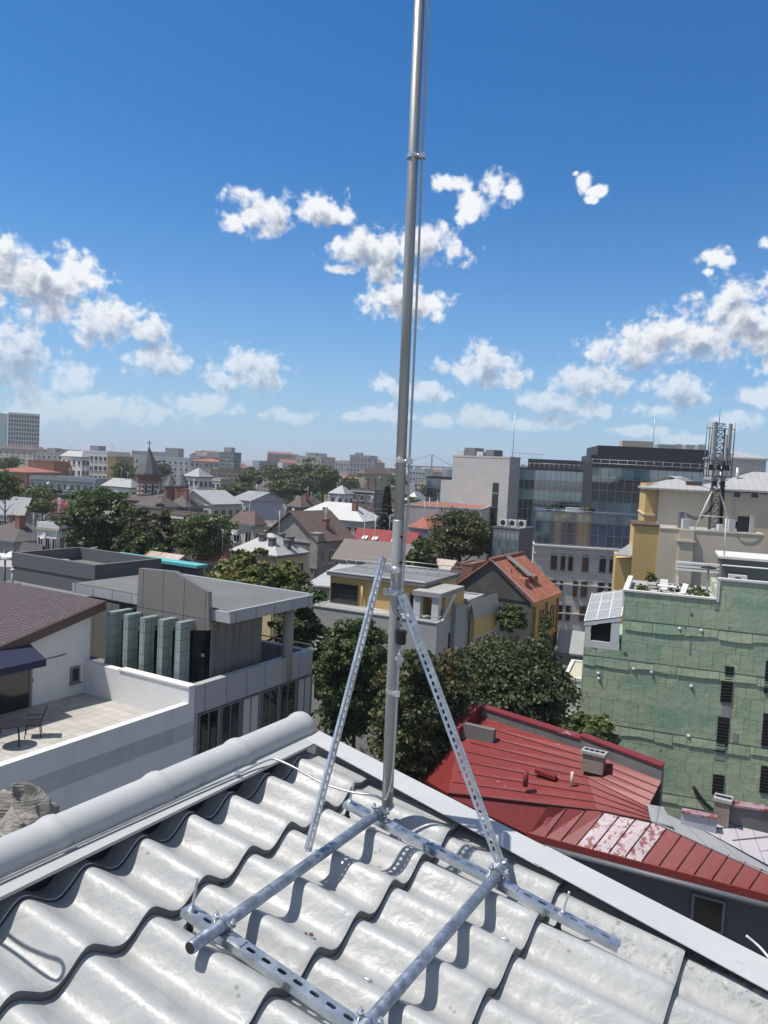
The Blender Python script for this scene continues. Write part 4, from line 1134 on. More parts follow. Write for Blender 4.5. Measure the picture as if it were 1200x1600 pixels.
# white duct and street lamp at far left
d0 = at(-10, 868, 44); d1 = at(108, 879, 41)
du = empty('roof_duct', d0.lerp(d1, .5), 'white round duct with dark clamps and a mushroom vent at the left edge', 'duct')
part(du, 'pipe', FRW, lambda b: (setattr(b, 'smooth', True), b.tube([d0, d1], .17, 14)))
for k in range(9):
    part(du, 'clamp', FRG, lambda b: b.tube([d0.lerp(d1, .08+k*.1), d0.lerp(d1, .092+k*.1)], .185, 14))
vc = at(17, 874, 40)
part(du, 'vent_cap', FRW, lambda b: b.lathe(vc, Z3, [(.40, 0), (.46, .06), (.44, .16), (.25, .26), (.12, .38), (.02, .42)], 18))
part(du, 'support', FRG, lambda b: [b.tube([vc+Vector((x, 0, 0)), vc+Vector((x, 0, -1.4))], .05, 6) for x in (-.3, .3)])
part(du, 'deck', CONC, lambda b: b.box(V2(at(-40, 895, 46), 0), (8, -1, 0), (1, 6, 0), (0, 0, vc.z-1.3)))
lpz = at(122, 880, 62)
lmp = empty('street_lamp', V2(lpz, 0), 'grey street lamp with a curved arm in front of the big dark tree', 'street lamp')
a_ = at(123, 868, 62); b_ = at(128, 861, 62); c_ = at(136, 858, 62); d_ = at(147, 856, 62)
part(lmp, 'post', STEEL, lambda b: b.tube([V2(lpz, 0), V2(lpz, lpz.z-1), lpz, a_, b_, c_, d_], .05, 8))
part(lmp, 'lamp_head', FRW, lambda b: b.cbox(d_, (.28, 0, .05), (0, .1, 0), (0, 0, .05)))

# ---------------------------------------------------------------- yellow apartment house in the middle
F = Bld('apartment_house', 'yellow apartment house with white balcony parapet behind the pole', 'apartment house', 683, 975, 46, 490, 708, 26, 0, plaster('offwhite_wall', (.42, .42, .41)), 'flat', .08, GRAVEL)
zb = F.zt; fw = F.wl
F.box('yellow_wall', fw*.20, fw*.985, 1.8, 7.5, zb-.05, 16.6, W_YEL)
F.box('roof_slab', fw*.18, fw*1.0, 1.5, 7.8, 16.6, 16.85, BITU)
F.box('roof_kerb', fw*.18, fw*1.0, 1.48, 1.6, 16.85, 16.93, FRW)
F.part('roof_rail', STEEL, lambda b: [b.tube([F.P(fw*.15, 5+r_, 17.0+k*.3), F.P(fw*1.05, 5+r_, 17.0+k*.3)], .03, 6) for k in (0, 1) for r_ in (0, 2.5)]+[b.tube([F.P(fw*(.15+i*.09), 5, 16.85), F.P(fw*(.15+i*.09), 5, 17.3)], .025, 6) for i in range(11)])
F.box('recessed_window', fw*.74, fw*.97, 1.68, 1.8, zb+.05, 16.1, CURT)
F.box('balcony_door', fw*.22, fw*.30, 1.70, 1.8, zb+.05, 16.0, CURT)
F.part('balcony_rail', STEEL, lambda b: [b.tube([F.P(0, .1, zb+z), F.P(fw, .1, zb+z)], .025, 6) for z in (.18, .36)]+[b.tube([F.P(0, .1, zb+z), F.P(0, F.wr, zb+z)], .025, 6) for z in (.18, .36)])
F.part('downpipe', W_YEL, lambda b: b.tube([F.P(fw*.70, 1.7, zb+1.5), F.P(fw*.68, 1.55, zb+.1)], .09, 8))
for a0 in (.02, .16): F.box('portal_column', fw*a0, fw*a0+.45, .5, .95, zb, 16.2, FRW)
F.box('portal_beam', fw*.0, fw*.22, .4, 4.5, 16.2, 16.5, CONC)
F.box('portal_wall', .0, .2, 1.2, 4.5, zb, 16.2, W_YEL)
F.part('portal_brace', FRW, lambda b: b.prism([F.P(-.02, .5, zb+.1), F.P(-.02, .8, zb+.1), F.P(-.02, 2.6, 16.2), F.P(-.02, 2.2, 16.2)], F.A*-.12))
for i, (x0, x1, z0, z1) in enumerate(((.62, .96, zb-2.9, zb-1.5), (.0, .14, zb-3.6, zb-1.9), (.62, .96, zb-6, zb-4.4))):
    F.box('loggia_opening', fw*x0+.05, fw*x1, -.02, .1, z0, z1, CURT)
for k in range(5): F.box('loggia_slat', fw*.60, fw*.98, -.12, -.03, zb-2.8+k*.28, zb-2.74+k*.28, FRW)
F.box('loggia_slab', fw*.60, fw*1.0, -.5, .05, zb-3.2, zb-3.0, CONC)
F.box('side_window', -.02, .05, 2.0, 2.7, zb-2.6, zb-.9, CURT)
F.box('left_bay', fw*1.0, fw*1.13, 2.2, 8, 0, 15.6, W_GREY)
F.part('left_bay_roof', METW, lambda b: b.prism([F.P(fw*.98, 1.9, 15.7), F.P(fw*1.22, 1.9, 15.6), F.P(fw*1.22, 6.5, 16.6), F.P(fw*.98, 6.5, 16.7)], (0, 0, .1)))
F.part('gable_wall', W_GREY, lambda b: b.prism([F.P(-.3, F.wr-.5, zb-4.2), F.P(-.3, F.wr+2.6, zb-3.6), F.P(-.3, F.wr+2.6, zb+.4), F.P(-.3, F.wr-.3, zb+.9)], F.A*.35))
F2 = Bld('side_wing', 'small yellow wing with a silver sheet roof right of the yellow apartment house', 'house', 742, 963, 50, 735, 777, 30, 0, W_YEL, 'gable_b', .9, METW, .25, ws=(3, 2, 7), wsize=(1.0, 1.3), gm=GL2)
F3 = Bld('grey_wing', 'grey rendered wing with a slanting top beside the silver roofed wing', 'house', 734, 940, 53, 690, ('m', 3), 26, 0, W_GREY, 'flat', .15, METW)
# ---------------------------------------------------------------- terracotta roofed house
G = Bld('tiled_house', 'yellow house with a steep terracotta tiled roof and a sooty bare gable', 'house', 831, 941, 58, 702, 873, 30, 0, W_OLD, 'gable_b', 2.75, TERR, .3, group=None)
BLK = plaster('blackened_render', (.075, .073, .07), (.17, .165, .155), .8, .35, .7)
G.box('sooty_gable', -.01, G.wl, -.06, .0, 6, G.zt, BLK)
G.part('gable_plaster', BLK, lambda b: b.prism([G.P(.0, -.13, G.zt-.01), G.P(G.wl, -.13, G.zt-.01), G.P(G.wl/2, -.13, G.zt+2.7)], G.B*.1))
G.part('verge_flashing', METG, lambda b: b.prism([G.P(-.3, -.38, G.zt+.12), G.P(-.3, -.22, G.zt+.12), G.P(G.wl/2, -.22, G.zt+2.97), G.P(G.wl/2, -.38, G.zt+2.97)], (0, 0, .05)))
G.box('yellow_front', -.05, .02, .2, G.wr-.1, 4, G.zt-.3, W_YEL)
for k in range(3):
    G.box('pilaster', -.12, -.03, .3+k*(G.wr-.9)/2, .8+k*(G.wr-.9)/2, 4, G.zt-.35, plaster('brown_pilaster', (.2, .11, .06)))
G.box('cornice', -.25, .02, -.1, G.wr, G.zt-.32, G.zt-.08, W_YEL)
G.box('string_course', -.18, -.02, -.1, G.wr, G.zt-3.2, G.zt-3.0, W_YEL)
for k in range(2):
    for z in (G.zt-2.6, G.zt-6):
        add_win(G.root, G.P(-.07, .9+(k+.5)*(G.wr-1.2)/2, z), 120, 1.0, 1.7, FRB, GL2)
def dormer(b, a, bb):
    z = G.zt+2.75*(a/(G.wl/2))
    b.prism([G.P(a, bb-.5, z), G.P(a, bb+.5, z), G.P(a, bb+.45, z+.75), G.P(a, bb-.45, z+.75)], G.A*.9)
for bb in (1.6, 3.6):
    o = G.part('dormer', TERR, lambda b: dormer(b, 1.0, min(bb, G.wr-.8)))
for a, bb in ((2.2, 1.1), (2.3, 2.4), (3.4, .9), (3.2, 3.2)):
    G.part('vent_pipe', FRB, lambda b: b.tube([G.P(a, bb, G.zt+2.75*a/(G.wl/2)), G.P(a, bb, G.zt+2.75*a/(G.wl/2)+.55)], .05, 6))
G.part('ridge_tiles', TERR, lambda b: b.tube([G.P(G.wl/2, -.35, G.zt+2.95), G.P(G.wl/2, G.wr+.3, G.zt+2.95)], .14, 8))
G.part('roof_patch', plain('grey_slates', (.22, .21, .2), .8, 0, .3), lambda b: b.prism([G.P(G.wl/2-.2, 2.6, G.zt+2.92), G.P(G.wl/2-.2, 3.5, G.zt+2.92), G.P(G.wl/2-2.4, 3.0, G.zt+1.6), G.P(G.wl/2-2.4, 2.3, G.zt+1.6)], (0, 0, .06)))
Bld('lean_to', 'low shed with rusty sheet roof between the trees left of the terracotta roof', 'shed', 700, 893, 66, 672, 720, 30, 0, W_OLD, 'gable_a', .7, METRUST, .2)
g2 = Bld('chimney_house', 'narrow house with a broad red brick chimney behind the terracotta roof', 'house', 738, 884, 70, 718, ('m', 3), 30, 0, BRICK, 'flat', .2, BITU)
# ---------------------------------------------------------------- glass box with air conditioners, stone office
AC = Bld('glass_box', 'small glass fronted block with air conditioners on its flat roof', 'building', 813, 828, 80, 771, 834, 30, 0, plaster('slate_wall', (.13, .14, .16)), 'flat', .15, GRAVEL)
LBL = glassmat('pale_glass', (.12, .18, .205), .08, 1, None, .4, .4, 2.0)
def glazing(bld, face, x0, x1, z0, z1, cols, rows, mat, gap=.06, off=.03, name='glass_panel', depth=.05, fm=None):
    if face == 'f': o, E, n = bld.pts[1], -bld.A, hd(bld.ang+180)
    else: o, E, n = bld.pts[0], bld.B, hd(bld.ang+90)
    head = bld.ang+180 if face == 'f' else bld.ang+90
    w = (x1-x0)/cols; h = (z1-z0)/rows; b = MB()
    b.box((-w/2+gap/2, -depth, gap/2), (w-gap, 0, 0), (0, depth, 0), (0, 0, h-gap)); base = None
    for j in range(rows):
        mm = mat[j % len(mat)] if isinstance(mat, list) else mat
        proto = None
        for i in range(cols):
            P = V2(o+E*(x0+w*(i+.5))+n*off, z0+h*j)
            if proto is None:
                bb = MB(); bb.v = list(b.v); bb.f = [list(f) for f in b.f]; bb.m = list(b.m); bb.sm = list(b.sm)
                c = proto = bb.obj(name, mm)
            else: c = proto.copy(); COL.objects.link(c)
            c.parent = bld.root; c.location = P-bld.root.location; c.rotation_euler = (0, 0, rotz_for(head))
    f = MB(); 
    for i in range(cols+1): f.box(V2(o+E*(x0+w*i-gap/2)+n*(off-.05), z0), E*gap, n*.12, (0, 0, z1-z0))
    for j in range(rows+1): f.box(V2(o+E*x0+n*(off-.05), z0+h*j-gap/2), E*(x1-x0), n*.115, (0, 0, gap))
    f.obj('mullions', fm or FRG, bld.root)
glazing(AC, 'f', .1, AC.wl-.1, AC.zt-2.9, AC.zt-.3, 6, 3, LBL, .08)
UNIT = plain('ac_casing', (.55, .55, .53), .5, 0, .1)
def ac_unit(P, s, label, group, head=210):
    r = empty('air_conditioner', P, label, 'air conditioner', group); e = hd(head-90); n = hd(head)
    part(r, 'casing', UNIT, lambda b: b.box(P-e*.45*s, e*.9*s, -n*.4*s, (0, 0, .75*s)))
    part(r, 'fan_grille', M_BLACK, lambda b: b.lathe(P+Z3*.38*s, n, [(.28*s, 0), (.28*s, .02), (.05, .03)], 16))
    part(r, 'foot', STEEL, lambda b: (b.box(P-e*.35*s-n*.35*s-Z3*.07, e*.08, n*.3, (0, 0, .07)), b.box(P+e*.27*s-n*.35*s-Z3*.07, e*.08, n*.3, (0, 0, .07))))
ac_lab = ('air conditioner nearest the left front of the small glass block roof', 'air conditioner in the middle of the small glass block roof', 'air conditioner nearest the stone office on the small glass block roof')
for k in range(3): ac_unit(AC.P(AC.wl*(.85-.3*k), 1.5+k*.4, AC.zt+.13), 1., ac_lab[k], 'air conditioners on the glass block')
H = Bld('stone_office', 'pale stone office with tall dark windows under a navy glazed storey', 'office', 1012, 864, 92, 834, ('m', 16), 8, 0, ASH, 'flat', .25, GRAVEL)
nH = hd(188); H0 = H.C
def hwin(x0, x1, y0, y1):
    a = onplane(x0, y1, H0, nH); c = onplane(x1, y0, H0, nH)
    w = (V2(c, 0)-V2(a, 0)).length; h = c.z-a.z
    add_win(H.root, V2((a+c)/2, a.z)+nH*.02, 188, round(w*5)/5, round(h*5)/5, FRG, GL2, False)
z4 = lambda x, y: (750+x/4.8, 820+y/4.8)
for (xs, y0, y1) in ((((525, 585), (600, 645), (660, 700), (760, 820), (890, 950), (965, 1012), (1035, 1070)), 212, 335),
                     (((520, 575), (590, 628), (688, 740), (752, 808), (875, 938), (955, 998)), 408, 532),
                     (((525, 567), (580, 622), (638, 678), (738, 800), (865, 920), (935, 980)), 592, 715)):
    for k, (a, c) in enumerate(xs):
        dy = (a-520)*.055; p = z4(a, y0+dy); q = z4(c, y1+dy); hwin(p[0], q[0], p[1], q[1])
for k in range(5): H.box('string_course', -.1, H.wl+.1, -.12, -.01, H.zt-1.0-k*3.55, H.zt-.85-k*3.55, ASH)
H.box('cornice', -.1, H.wl+.15, -.35, .0, H.zt+.02, H.zt+.24, FRW)
H.box('dark_ground_floor', .2, H.wl-.6, -.1, .0, 0, 3.4, GL2)
H2 = H.box('upper_storey', .1, H.wl-.1, .9, 13, H.zt, H.zt+4.3, plain('navy_spandrel', (.03, .04, .07), .4))
NAVG = glassmat('navy_glass', (.025, .045, .10), .07, 1, None, .5, .4, 2.0)
class _Sub: pass
def sub(bld, a0, a1, b0, ang):
    s = _Sub(); s.root = bld.root; s.ang = ang; s.A = bld.A; s.B = bld.B
    s.pts = [bld.C+bld.A*a0+bld.B*b0, bld.C+bld.A*a1+bld.B*b0]; return s
glazing(sub(H, .1, H.wl-.1, .9, 8), 'f', 0, H.wl-.2, H.zt+.2, H.zt+3.1, 14, 2, NAVG, .08)
glazing(sub(H, .1, H.wl-.1, .9, 8), 'f', 0, H.wl-.2, H.zt+3.15, H.zt+4.25, 14, 1, LBL, .06)
H.part('roof_rail', STEEL, lambda b: b.tube([H.P(0, .95, H.zt+4.5), H.P(H.wl, .95, H.zt+4.5)], .03, 6))
def bush(P, r, label, seed, mat=None, group=None, kind='shrub', leaf=.12):
    root = empty('shrub', P, label, kind, group); me = leaf_mesh('foliage', leaf_cloud((r, r, r*.8), 26, 60, leaf, seed), mat or L_MID)
    o = bpy.data.objects.new('foliage', me); COL.objects.link(o); o.parent = root; o.location = (0, 0, r*.6)
    return root
for k, (px, rr) in enumerate(((858, .45), (872, .4), (914, .7), (925, .5))):
    p = onplane(px, 797, H.P(0, 2.2, 0), nH); bush(V2(p, H.zt+4.3), rr, ('tiny shrub at the left end of the office roof garden', 'small low shrub left of the white planter on the office roof', 'roundest shrub of the office roof garden', 'rightmost shrub of the office roof garden')[k], 40+k, L_MID, 'shrubs of the roof garden')
pl_ = onplane(885, 798, H.P(0, 2.0, 0), nH)
tag(part(None, 'planter', FRW, lambda b: b.box(V2(pl_, H.zt+4.3), (2.6, -.35, 0), (.1, .8, 0), (0, 0, .55))), 'long white planter on the navy glazed office roof', 'planter')
# white cube, glass offices behind
JW = brickmat('pale_cladding', (.40, .40, .39), (.44, .44, .43), (.30, .30, .29), 1.8, .6, .012, .7, .2, (.3, .3, .28), .5, .15)
Jb = Bld('clad_cube', 'tall pale clad cube with one slit of glass, left of the glass offices', 'office', 797, 716.5, 108, 708, 813, 48, 0, JW, 'flat', .25, GRAVEL)
Jb.box('slit_window', Jb.wl*.16, Jb.wl*.26, -.05, .0, 8, Jb.zt-3.5, GL)
for k in range(7): Jb.box('slit_bar', Jb.wl*.16, Jb.wl*.26, -.09, -.055, 9+k*2, 9.15+k*2, LBL)
Jb.box('left_step', Jb.wl+.02, Jb.wl+3.2, 1.0, 12, 0, Jb.zt-3.6, JW)
for k, (a, w, h) in enumerate(((5.5, 1.6, 1.6), (7.6, 1.3, 1.2), (9.2, 2.2, 1.9), (11.5, 1.5, 1.3))): Jb.box('plant_unit', a, a+w, 3, 5, Jb.zt, Jb.zt+h*.8, UNIT if k % 2 else FRG)
Jb.part('antenna', STEEL, lambda b: b.tube([Jb.P(2, 3, Jb.zt), Jb.P(2, 3, Jb.zt+6.5)], .05, 6))
Jb.part('roof_rail', STEEL, lambda b: [b.tube([Jb.P(.2, .3, Jb.zt+.9), Jb.P(.2, 8, Jb.zt+.9)], .03, 5)]+[b.tube([Jb.P(.2, .3+k, Jb.zt), Jb.P(.2, .3+k, Jb.zt+.9)], .02, 5) for k in range(8)])
SEAG = glassmat('sea_glass', (.075, .135, .15), .06, 1, None, .6, .4, 2.1); DKG = glassmat('deep_glass', (.014, .022, .027), .06, 1, None, .6, .4, 2.1)
I1 = Bld('glass_office', 'dark glass office between the pale clad cube and the larger glass wing', 'office', 928, 737.5, 110, 804, ('m', 25), 24, 0, plain('dark_core', (.03, .035, .04), .6), 'flat', .2, GRAVEL)
glazing(I1, 'f', .1, I1.wl-.1, I1.zt-8.8, I1.zt-.1, 15, 6, [DKG, DKG, DKG, SEAG, DKG, SEAG], .06)
LOUV = brickmat('dark_louvres', (.022, .024, .027), (.028, .03, .034), (.008, .008, .009), 6, .22, .03, .5, .1, (.05, .05, .05), 0, .5)
I1.box('plant_room', 3.2, I1.wl-1.0, 4, 14, I1.zt, I1.zt+1.6, LOUV)
I1.part('canopy_edge', LOUV, lambda b: b.prism([I1.P(1.6, 4, I1.zt+.4), I1.P(3.19, 4, I1.zt+.2), I1.P(3.19, 4, I1.zt+1.4), I1.P(1.6, 4, I1.zt+.8)], I1.B*8))
I1.part('roof_rail', STEEL, lambda b: [b.tube([I1.P(0, .3, I1.zt+.9), I1.P(I1.wl, .3, I1.zt+.9)], .025, 5)]+[b.tube([I1.P(I1.wl*k/16, .3, I1.zt), I1.P(I1.wl*k/16, .3, I1.zt+.9)], .02, 5) for k in range(17)])
I2 = Bld('glass_wing', 'large glass office wing with black louvred plant storey left of the telecom mast', 'office', 1122, 738, 99, 925, ('m', 25), 8, 0, plain('dark_core', (.03, .035, .04), .6), 'flat', .2, GRAVEL)
glazing(I2, 'f', .1, I2.wl-.1, I2.zt-7.6, I2.zt-.1, 15, 5, [DKG, SEAG, DKG, DKG, SEAG], .07)
I2.box('plant_storey', .5, I2.wl-1.0, 3, 16, I2.zt, I2.zt+2.9, LOUV)
I2.box('plant_step', I2.wl-1.01, I2.wl-.2, 3.5, 15, I2.zt, I2.zt+1.6, LOUV)
I2.part('roof_rail', STEEL, lambda b: [b.tube([I2.P(0, .3, I2.zt+z), I2.P(I2.wl, .3, I2.zt+z)], .03, 5) for z in (.45, .95)]+[b.tube([I2.P(I2.wl*k/14, .3, I2.zt), I2.P(I2.wl*k/14, .3, I2.zt+.95)], .025, 5) for k in range(15)])
for k, (a0, a1, h, mt) in enumerate(((.46, .72, .9, W_BEIGE), (.28, .42, .6, METW), (.22, .275, .7, STEEL), (.12, .19, .7, STEEL), (.03, .09, .8, STEEL))): I2.box('plant_unit', I2.wl*a0, I2.wl*a1, 5, 8, I2.zt+2.9, I2.zt+2.9+h, mt)
I2.part('antenna', STEEL, lambda b: b.tube([I2.P(I2.wl*.45, 6, I2.zt+2.9), I2.P(I2.wl*.45, 6, I2.zt+7)], .05, 6))
GC = Bld('glass_cube', 'small dark glass cube rising behind the long pale wall', 'office', 706, 748, 132, 667, ('m', 12), 8, 0, plain('dark_core', (.03, .035, .04), .6), 'flat', .2, GRAVEL)
glazing(GC, 'f', .1, GC.wl-.1, GC.zt-5.0, GC.zt-.1, 7, 3, [DKG, DKG, SEAG], .07)
Bld('long_wall_building', 'long windowless pale wall behind the chestnut tree', 'building', 752, 797, 100, 632, ('m', 14), 14, 0, plaster('pale_render', (.46, .46, .44)), 'flat', .15, TERR)
# ---------------------------------------------------------------- cream building with the telecom mast
Lw_ = Bld('cream_building', 'cream building with grey hipped sheet roof carrying a telecom mast on its terrace', 'building', 1194, 837, 59, 1030, ('m', 5.5), 15, 0, W_CREAM, 'flat', .12, GRAVEL)
nL = hd(195)
a991 = ext(Lw_.C, Lw_.A, 991); a965 = ext(Lw_.C, Lw_.A, 966); lz = Lw_.zt
Lw_.box('yellow_wing', Lw_.wl+.01, a991, .15, 6, 0, lz+.15, W_YEL)
Lw_.box('wing_coping', Lw_.wl-.05, a991+.1, .05, 6, lz+.16, lz+.28, FRB)
Lw_.box('pilaster', Lw_.wl*.66, Lw_.wl*.80, -.25, -.01, 0, lz+.1, W_CREAM)
Lw_.box('pilaster_cap', Lw_.wl*.64, Lw_.wl*.82, -.35, -.02, lz-.9, lz-.75, W_CREAM)
Lw_.box('yellow_step', a991+.01, a965, .6, 6, 0, lz-2.6, W_YEL)
Lw_.part('glass_canopy', METG, lambda b: b.prism([Lw_.P(a991, .2, lz-2.4), Lw_.P(a965+.2, .2, lz-2.4), Lw_.P(a991, 2.5, lz-1.5)], (0, 0, .08)))
UB = 5.4
uz = 24-(766-754)*64/1202.
aU = ext(Lw_.P(0, UB, 20), Lw_.A, 1026); aY = ext(Lw_.P(0, UB, 20), Lw_.A, 1006)
Lw_.box('upper_wall', -8, aU, UB, UB+9, 0, uz, W_CREAM)
Lw_.box('yellow_upper_wall', aU+.01, aY, UB+.5, UB+9, 0, uz+.4, W_YEL)
Lw_.box('upper_coping', aU-.05, aY+.1, UB+.4, UB+9, uz-2.4, uz-2.25, W_CREAM)
def hip(bl, a0, a1, b0, b1, z, h, inset):
    def f(b):
        o = [bl.P(a0, b0, z), bl.P(a1, b0, z), bl.P(a1, b1, z), bl.P(a0, b1, z)]
        t = [bl.P(a0+inset, b0+inset, z+h), bl.P(a1-inset, b0+inset, z+h), bl.P(a1-inset, b1-inset, z+h), bl.P(a0+inset, b1-inset, z+h)]
        for i in range(4):
            q = [o[i], o[(i+1) % 4], t[(i+1) % 4], t[i]]
            if (q[1]-q[0]).cross(q[2]-q[0]).z < 0: q = q[::-1]
            b.poly(q)
        if (t[1]-t[0]).cross(t[2]-t[0]).z < 0: t = t[::-1]
        b.poly(t)
        u = [p-Vector((0, 0, .15)) for p in o]
        for i in range(4): b.poly([u[i], u[(i+1) % 4], o[(i+1) % 4], o[i]])
        b.poly(u)
    return f
Lw_.part('roof', METW, hip(Lw_, Lw_.wl*.40, aY+.2, UB-.5, UB+9.5, uz+.03, 1.1, 3.4))
Lw_.part('roof', METW, hip(Lw_, -8.5, Lw_.wl*.45, UB-.45, UB+9.5, uz+.25, 1.6, 4.2))
Lw_.box('penthouse', -2, Lw_.wl*.33, UB+6, UB+11, uz+1, uz+3.1, W_GREY)
Lw_.part('penthouse_roof', METW, hip(Lw_, -2.3, Lw_.wl*.35, UB+5.7, UB+11.3, uz+3.12, .6, 2.2))
for a, bb, h in ((Lw_.wl*.30, UB+2, 1.7), (Lw_.wl*.13, UB+2, 2.1), (Lw_.wl*.28, UB+3, 2.2)): Lw_.part('roof_vent', STEEL, lambda b: b.tube([Lw_.P(a, bb, uz+.3), Lw_.P(a, bb, uz+h)], .14, 8))
Lw_.box('skylight', Lw_.wl*.52, Lw_.wl*.68, UB+.6, UB+2.2, uz+.2, uz+.75, FRB)
Pu = Lw_.P(0, UB-.02, 0)
for x0, x1, y0, y1 in ((1145, 1158, 767, 778), (1173, 1185, 768, 779)):
    a = onplane(x0, y1, Pu, nL); c = onplane(x1, y0, Pu, nL)
    add_win(Lw_.root, V2((a+c)/2, a.z)+nL*.02, 195, .7, .62, FRW, GL2, False)
a = onplane(1143, 831, Pu, nL); c = onplane(1172, 813, Pu, nL)
add_win(Lw_.root, V2((a+c)/2, a.z)+nL*.02, 195, 1.6, 1.0, FRW, GL2)
pa, pb = onplane(1144, 812, Pu, nL), onplane(1157, 778, Pu, nL)
Lw_.part('wall_ladder', STEEL, lambda b: [b.tube([Vector((x, pa.y-.06, pa.z)), Vector((x, pa.y-.06, pb.z))], .02, 5) for x in (pa.x, pb.x)]+[b.tube([Vector((pa.x, pa.y-.06, pa.z+k*.3)), Vector((pb.x, pa.y-.06, pa.z+k*.3))], .015, 5) for k in range(6)])
Lw_.part('wall_cable', FRG, lambda b: b.tube(smooth_path([Lw_.P(Lw_.wl*.25, -.03, lz-.1), Lw_.P(Lw_.wl*.2, -.03, lz-.5), Lw_.P(Lw_.wl*.1, -.03, lz-.5), Lw_.P(Lw_.wl*.03, -.03, lz-.1)]), .02, 5))
# telecom mast
tp = onplane(1112, 832, Lw_.P(0, 2.2, 0), nL); tp = V2(tp, lz+.1); ttop = at(1120, 662, tp.y).z
tm = empty('telecom_mast', tp, 'lattice telecom mast with tall grey panel antennas on the cream building', 'telecom mast')
GAL = plain('mast_steel', (.20, .21, .22), .5, .5, .15); PAN = plain('antenna_radome', (.36, .37, .36), .5, 0, .06); CAB = plain('cable_black', (.015, .015, .016), .6)
leg = [Vector((math.cos(R_(a)), math.sin(R_(a)), 0))*.42 for a in (210, 330, 90)]
def lattice(b):
    n = 16; H_ = ttop-tp.z
    for l in leg: b.tube([tp+l, tp+l+Z3*H_], .065, 6)
    for k in range(n):
        z0, z1 = H_*k/n, H_*(k+1)/n
        for i in range(3):
            p, q = (leg[i], leg[(i+1) % 3]) if k % 2 else (leg[(i+1) % 3], leg[i])
            b.tube([tp+p+Z3*z0, tp+q+Z3*z1], .036, 4, cap=False); b.tube([tp+leg[i]+Z3*z1, tp+leg[(i+1) % 3]+Z3*z1], .034, 4, cap=False)
part(tm, 'lattice_tower', GAL, lattice)
part(tm, 'lightning_rod', GAL, lambda b: b.tube([V2(tp, ttop)+leg[0]*.2, V2(tp, ttop+1.3)+leg[0]*.2], [.03, .012], 6))
for a0, dx in ((-1.6, -1.55), (1.35, 1.2)):
    f0 = tp+Vector((a0, -.5, 0)); part(tm, 'strut', FRW, lambda b: b.tube([f0, tp+Vector((dx*.22, -.3, 3.1))], .06, 8))
part(tm, 'brace_ring', FRW, lambda b: b.tube([tp+Vector((-1.2, -.45, 1.1)), tp+Vector((1.05, -.45, 1.05))], .04, 6))
for k, (dx, dy, z0, L_, w) in enumerate(((-.55, -.5, 0, 2.6, .36), (.72, -.35, -.1, 2.6, .34), (-.1, .7, .1, 2.5, .34), (.35, -.62, -.4, 2.0, .22))):
    c = V2(tp, ttop-2.5+z0)+Vector((dx, dy, 0))
    part(tm, 'panel_antenna', PAN, lambda b: b.prism([c+Vector((-w/2, 0, 0)), c+Vector((-w/2+.06, -.13, 0)), c+Vector((w/2-.06, -.13, 0)), c+Vector((w/2, 0, 0)), c+Vector((w/2-.05, .08, 0)), c+Vector((-w/2+.05, .08, 0))], (0, 0, L_)))
for dx, dy in ((-1.15, -.35), (-.9, -.35), (1.15, -.2), (.95, .3), (-.35, .6)):
    part(tm, 'antenna_pole', GAL, lambda b: b.tube([V2(tp, ttop-4.3)+Vector((dx, dy, 0)), V2(tp, ttop+.15)+Vector((dx, dy, 0))], .04, 6))
part(tm, 'antenna_arm', GAL, lambda b: [b.tube([V2(tp, ttop-z)+Vector((-1.2, -.35, 0)), V2(tp, ttop-z)+Vector((1.2, -.22, 0))], .035, 5) for z in (.4, 2.4, 3.6, 4.2)])
for k in range(15):
    c = V2(tp, ttop-2.9-.42*(k % 6))+Vector((-.75+.32*(k//3)+.1*(k % 2), -.5+.1*(k % 3), 0))
    part(tm, 'radio_unit', (PAN, GAL, CAB)[k % 3], lambda b: b.box(c, (.28, 0, 0), (0, -.16, 0), (0, 0, .45)))
part(tm, 'cable_ladder', CAB, lambda b: [b.tube([tp+Vector((.62+.06*k, .1, .2)), tp+Vector((.60+.055*k, .1, 2.5)), V2(tp, ttop-3)+Vector((.5+.05*k, .1, 0))], .035, 5) for k in range(5)]+[b.box(tp+Vector((.5, .05, z*.5)), (.5, 0, 0), (0, .05, 0), (0, 0, .04)) for z in range(12)])
for dx, dy, w, h, mt in ((-2.6, -.2, .55, .75, UNIT), (-2.75, .2, .4, 1.3, GAL), (1.0, -.4, .5, .9, UNIT), (1.9, -.2, .9, 1.2, CAB), (2.7, -.3, .35, 1.3, UNIT), (.1, -.6, .4, .5, FRW)):
    part(tm, 'equipment_box', mt, lambda b: b.box(tp+Vector((dx, dy, 0)), (w, 0, 0), (0, -.4, 0), (0, 0, h)))
part(tm, 'feeder_cable', CAB, lambda b: [b.tube(smooth_path([tp+Vector((-2.3, -.3, 1.0+.1*k)), tp+Vector((-1.3, -.35, .75+.1*k)), tp+Vector((-.4, -.3, 1.5+.1*k)), tp+Vector((0, -.1, 2.2))]), .03, 5) for k in range(3)])

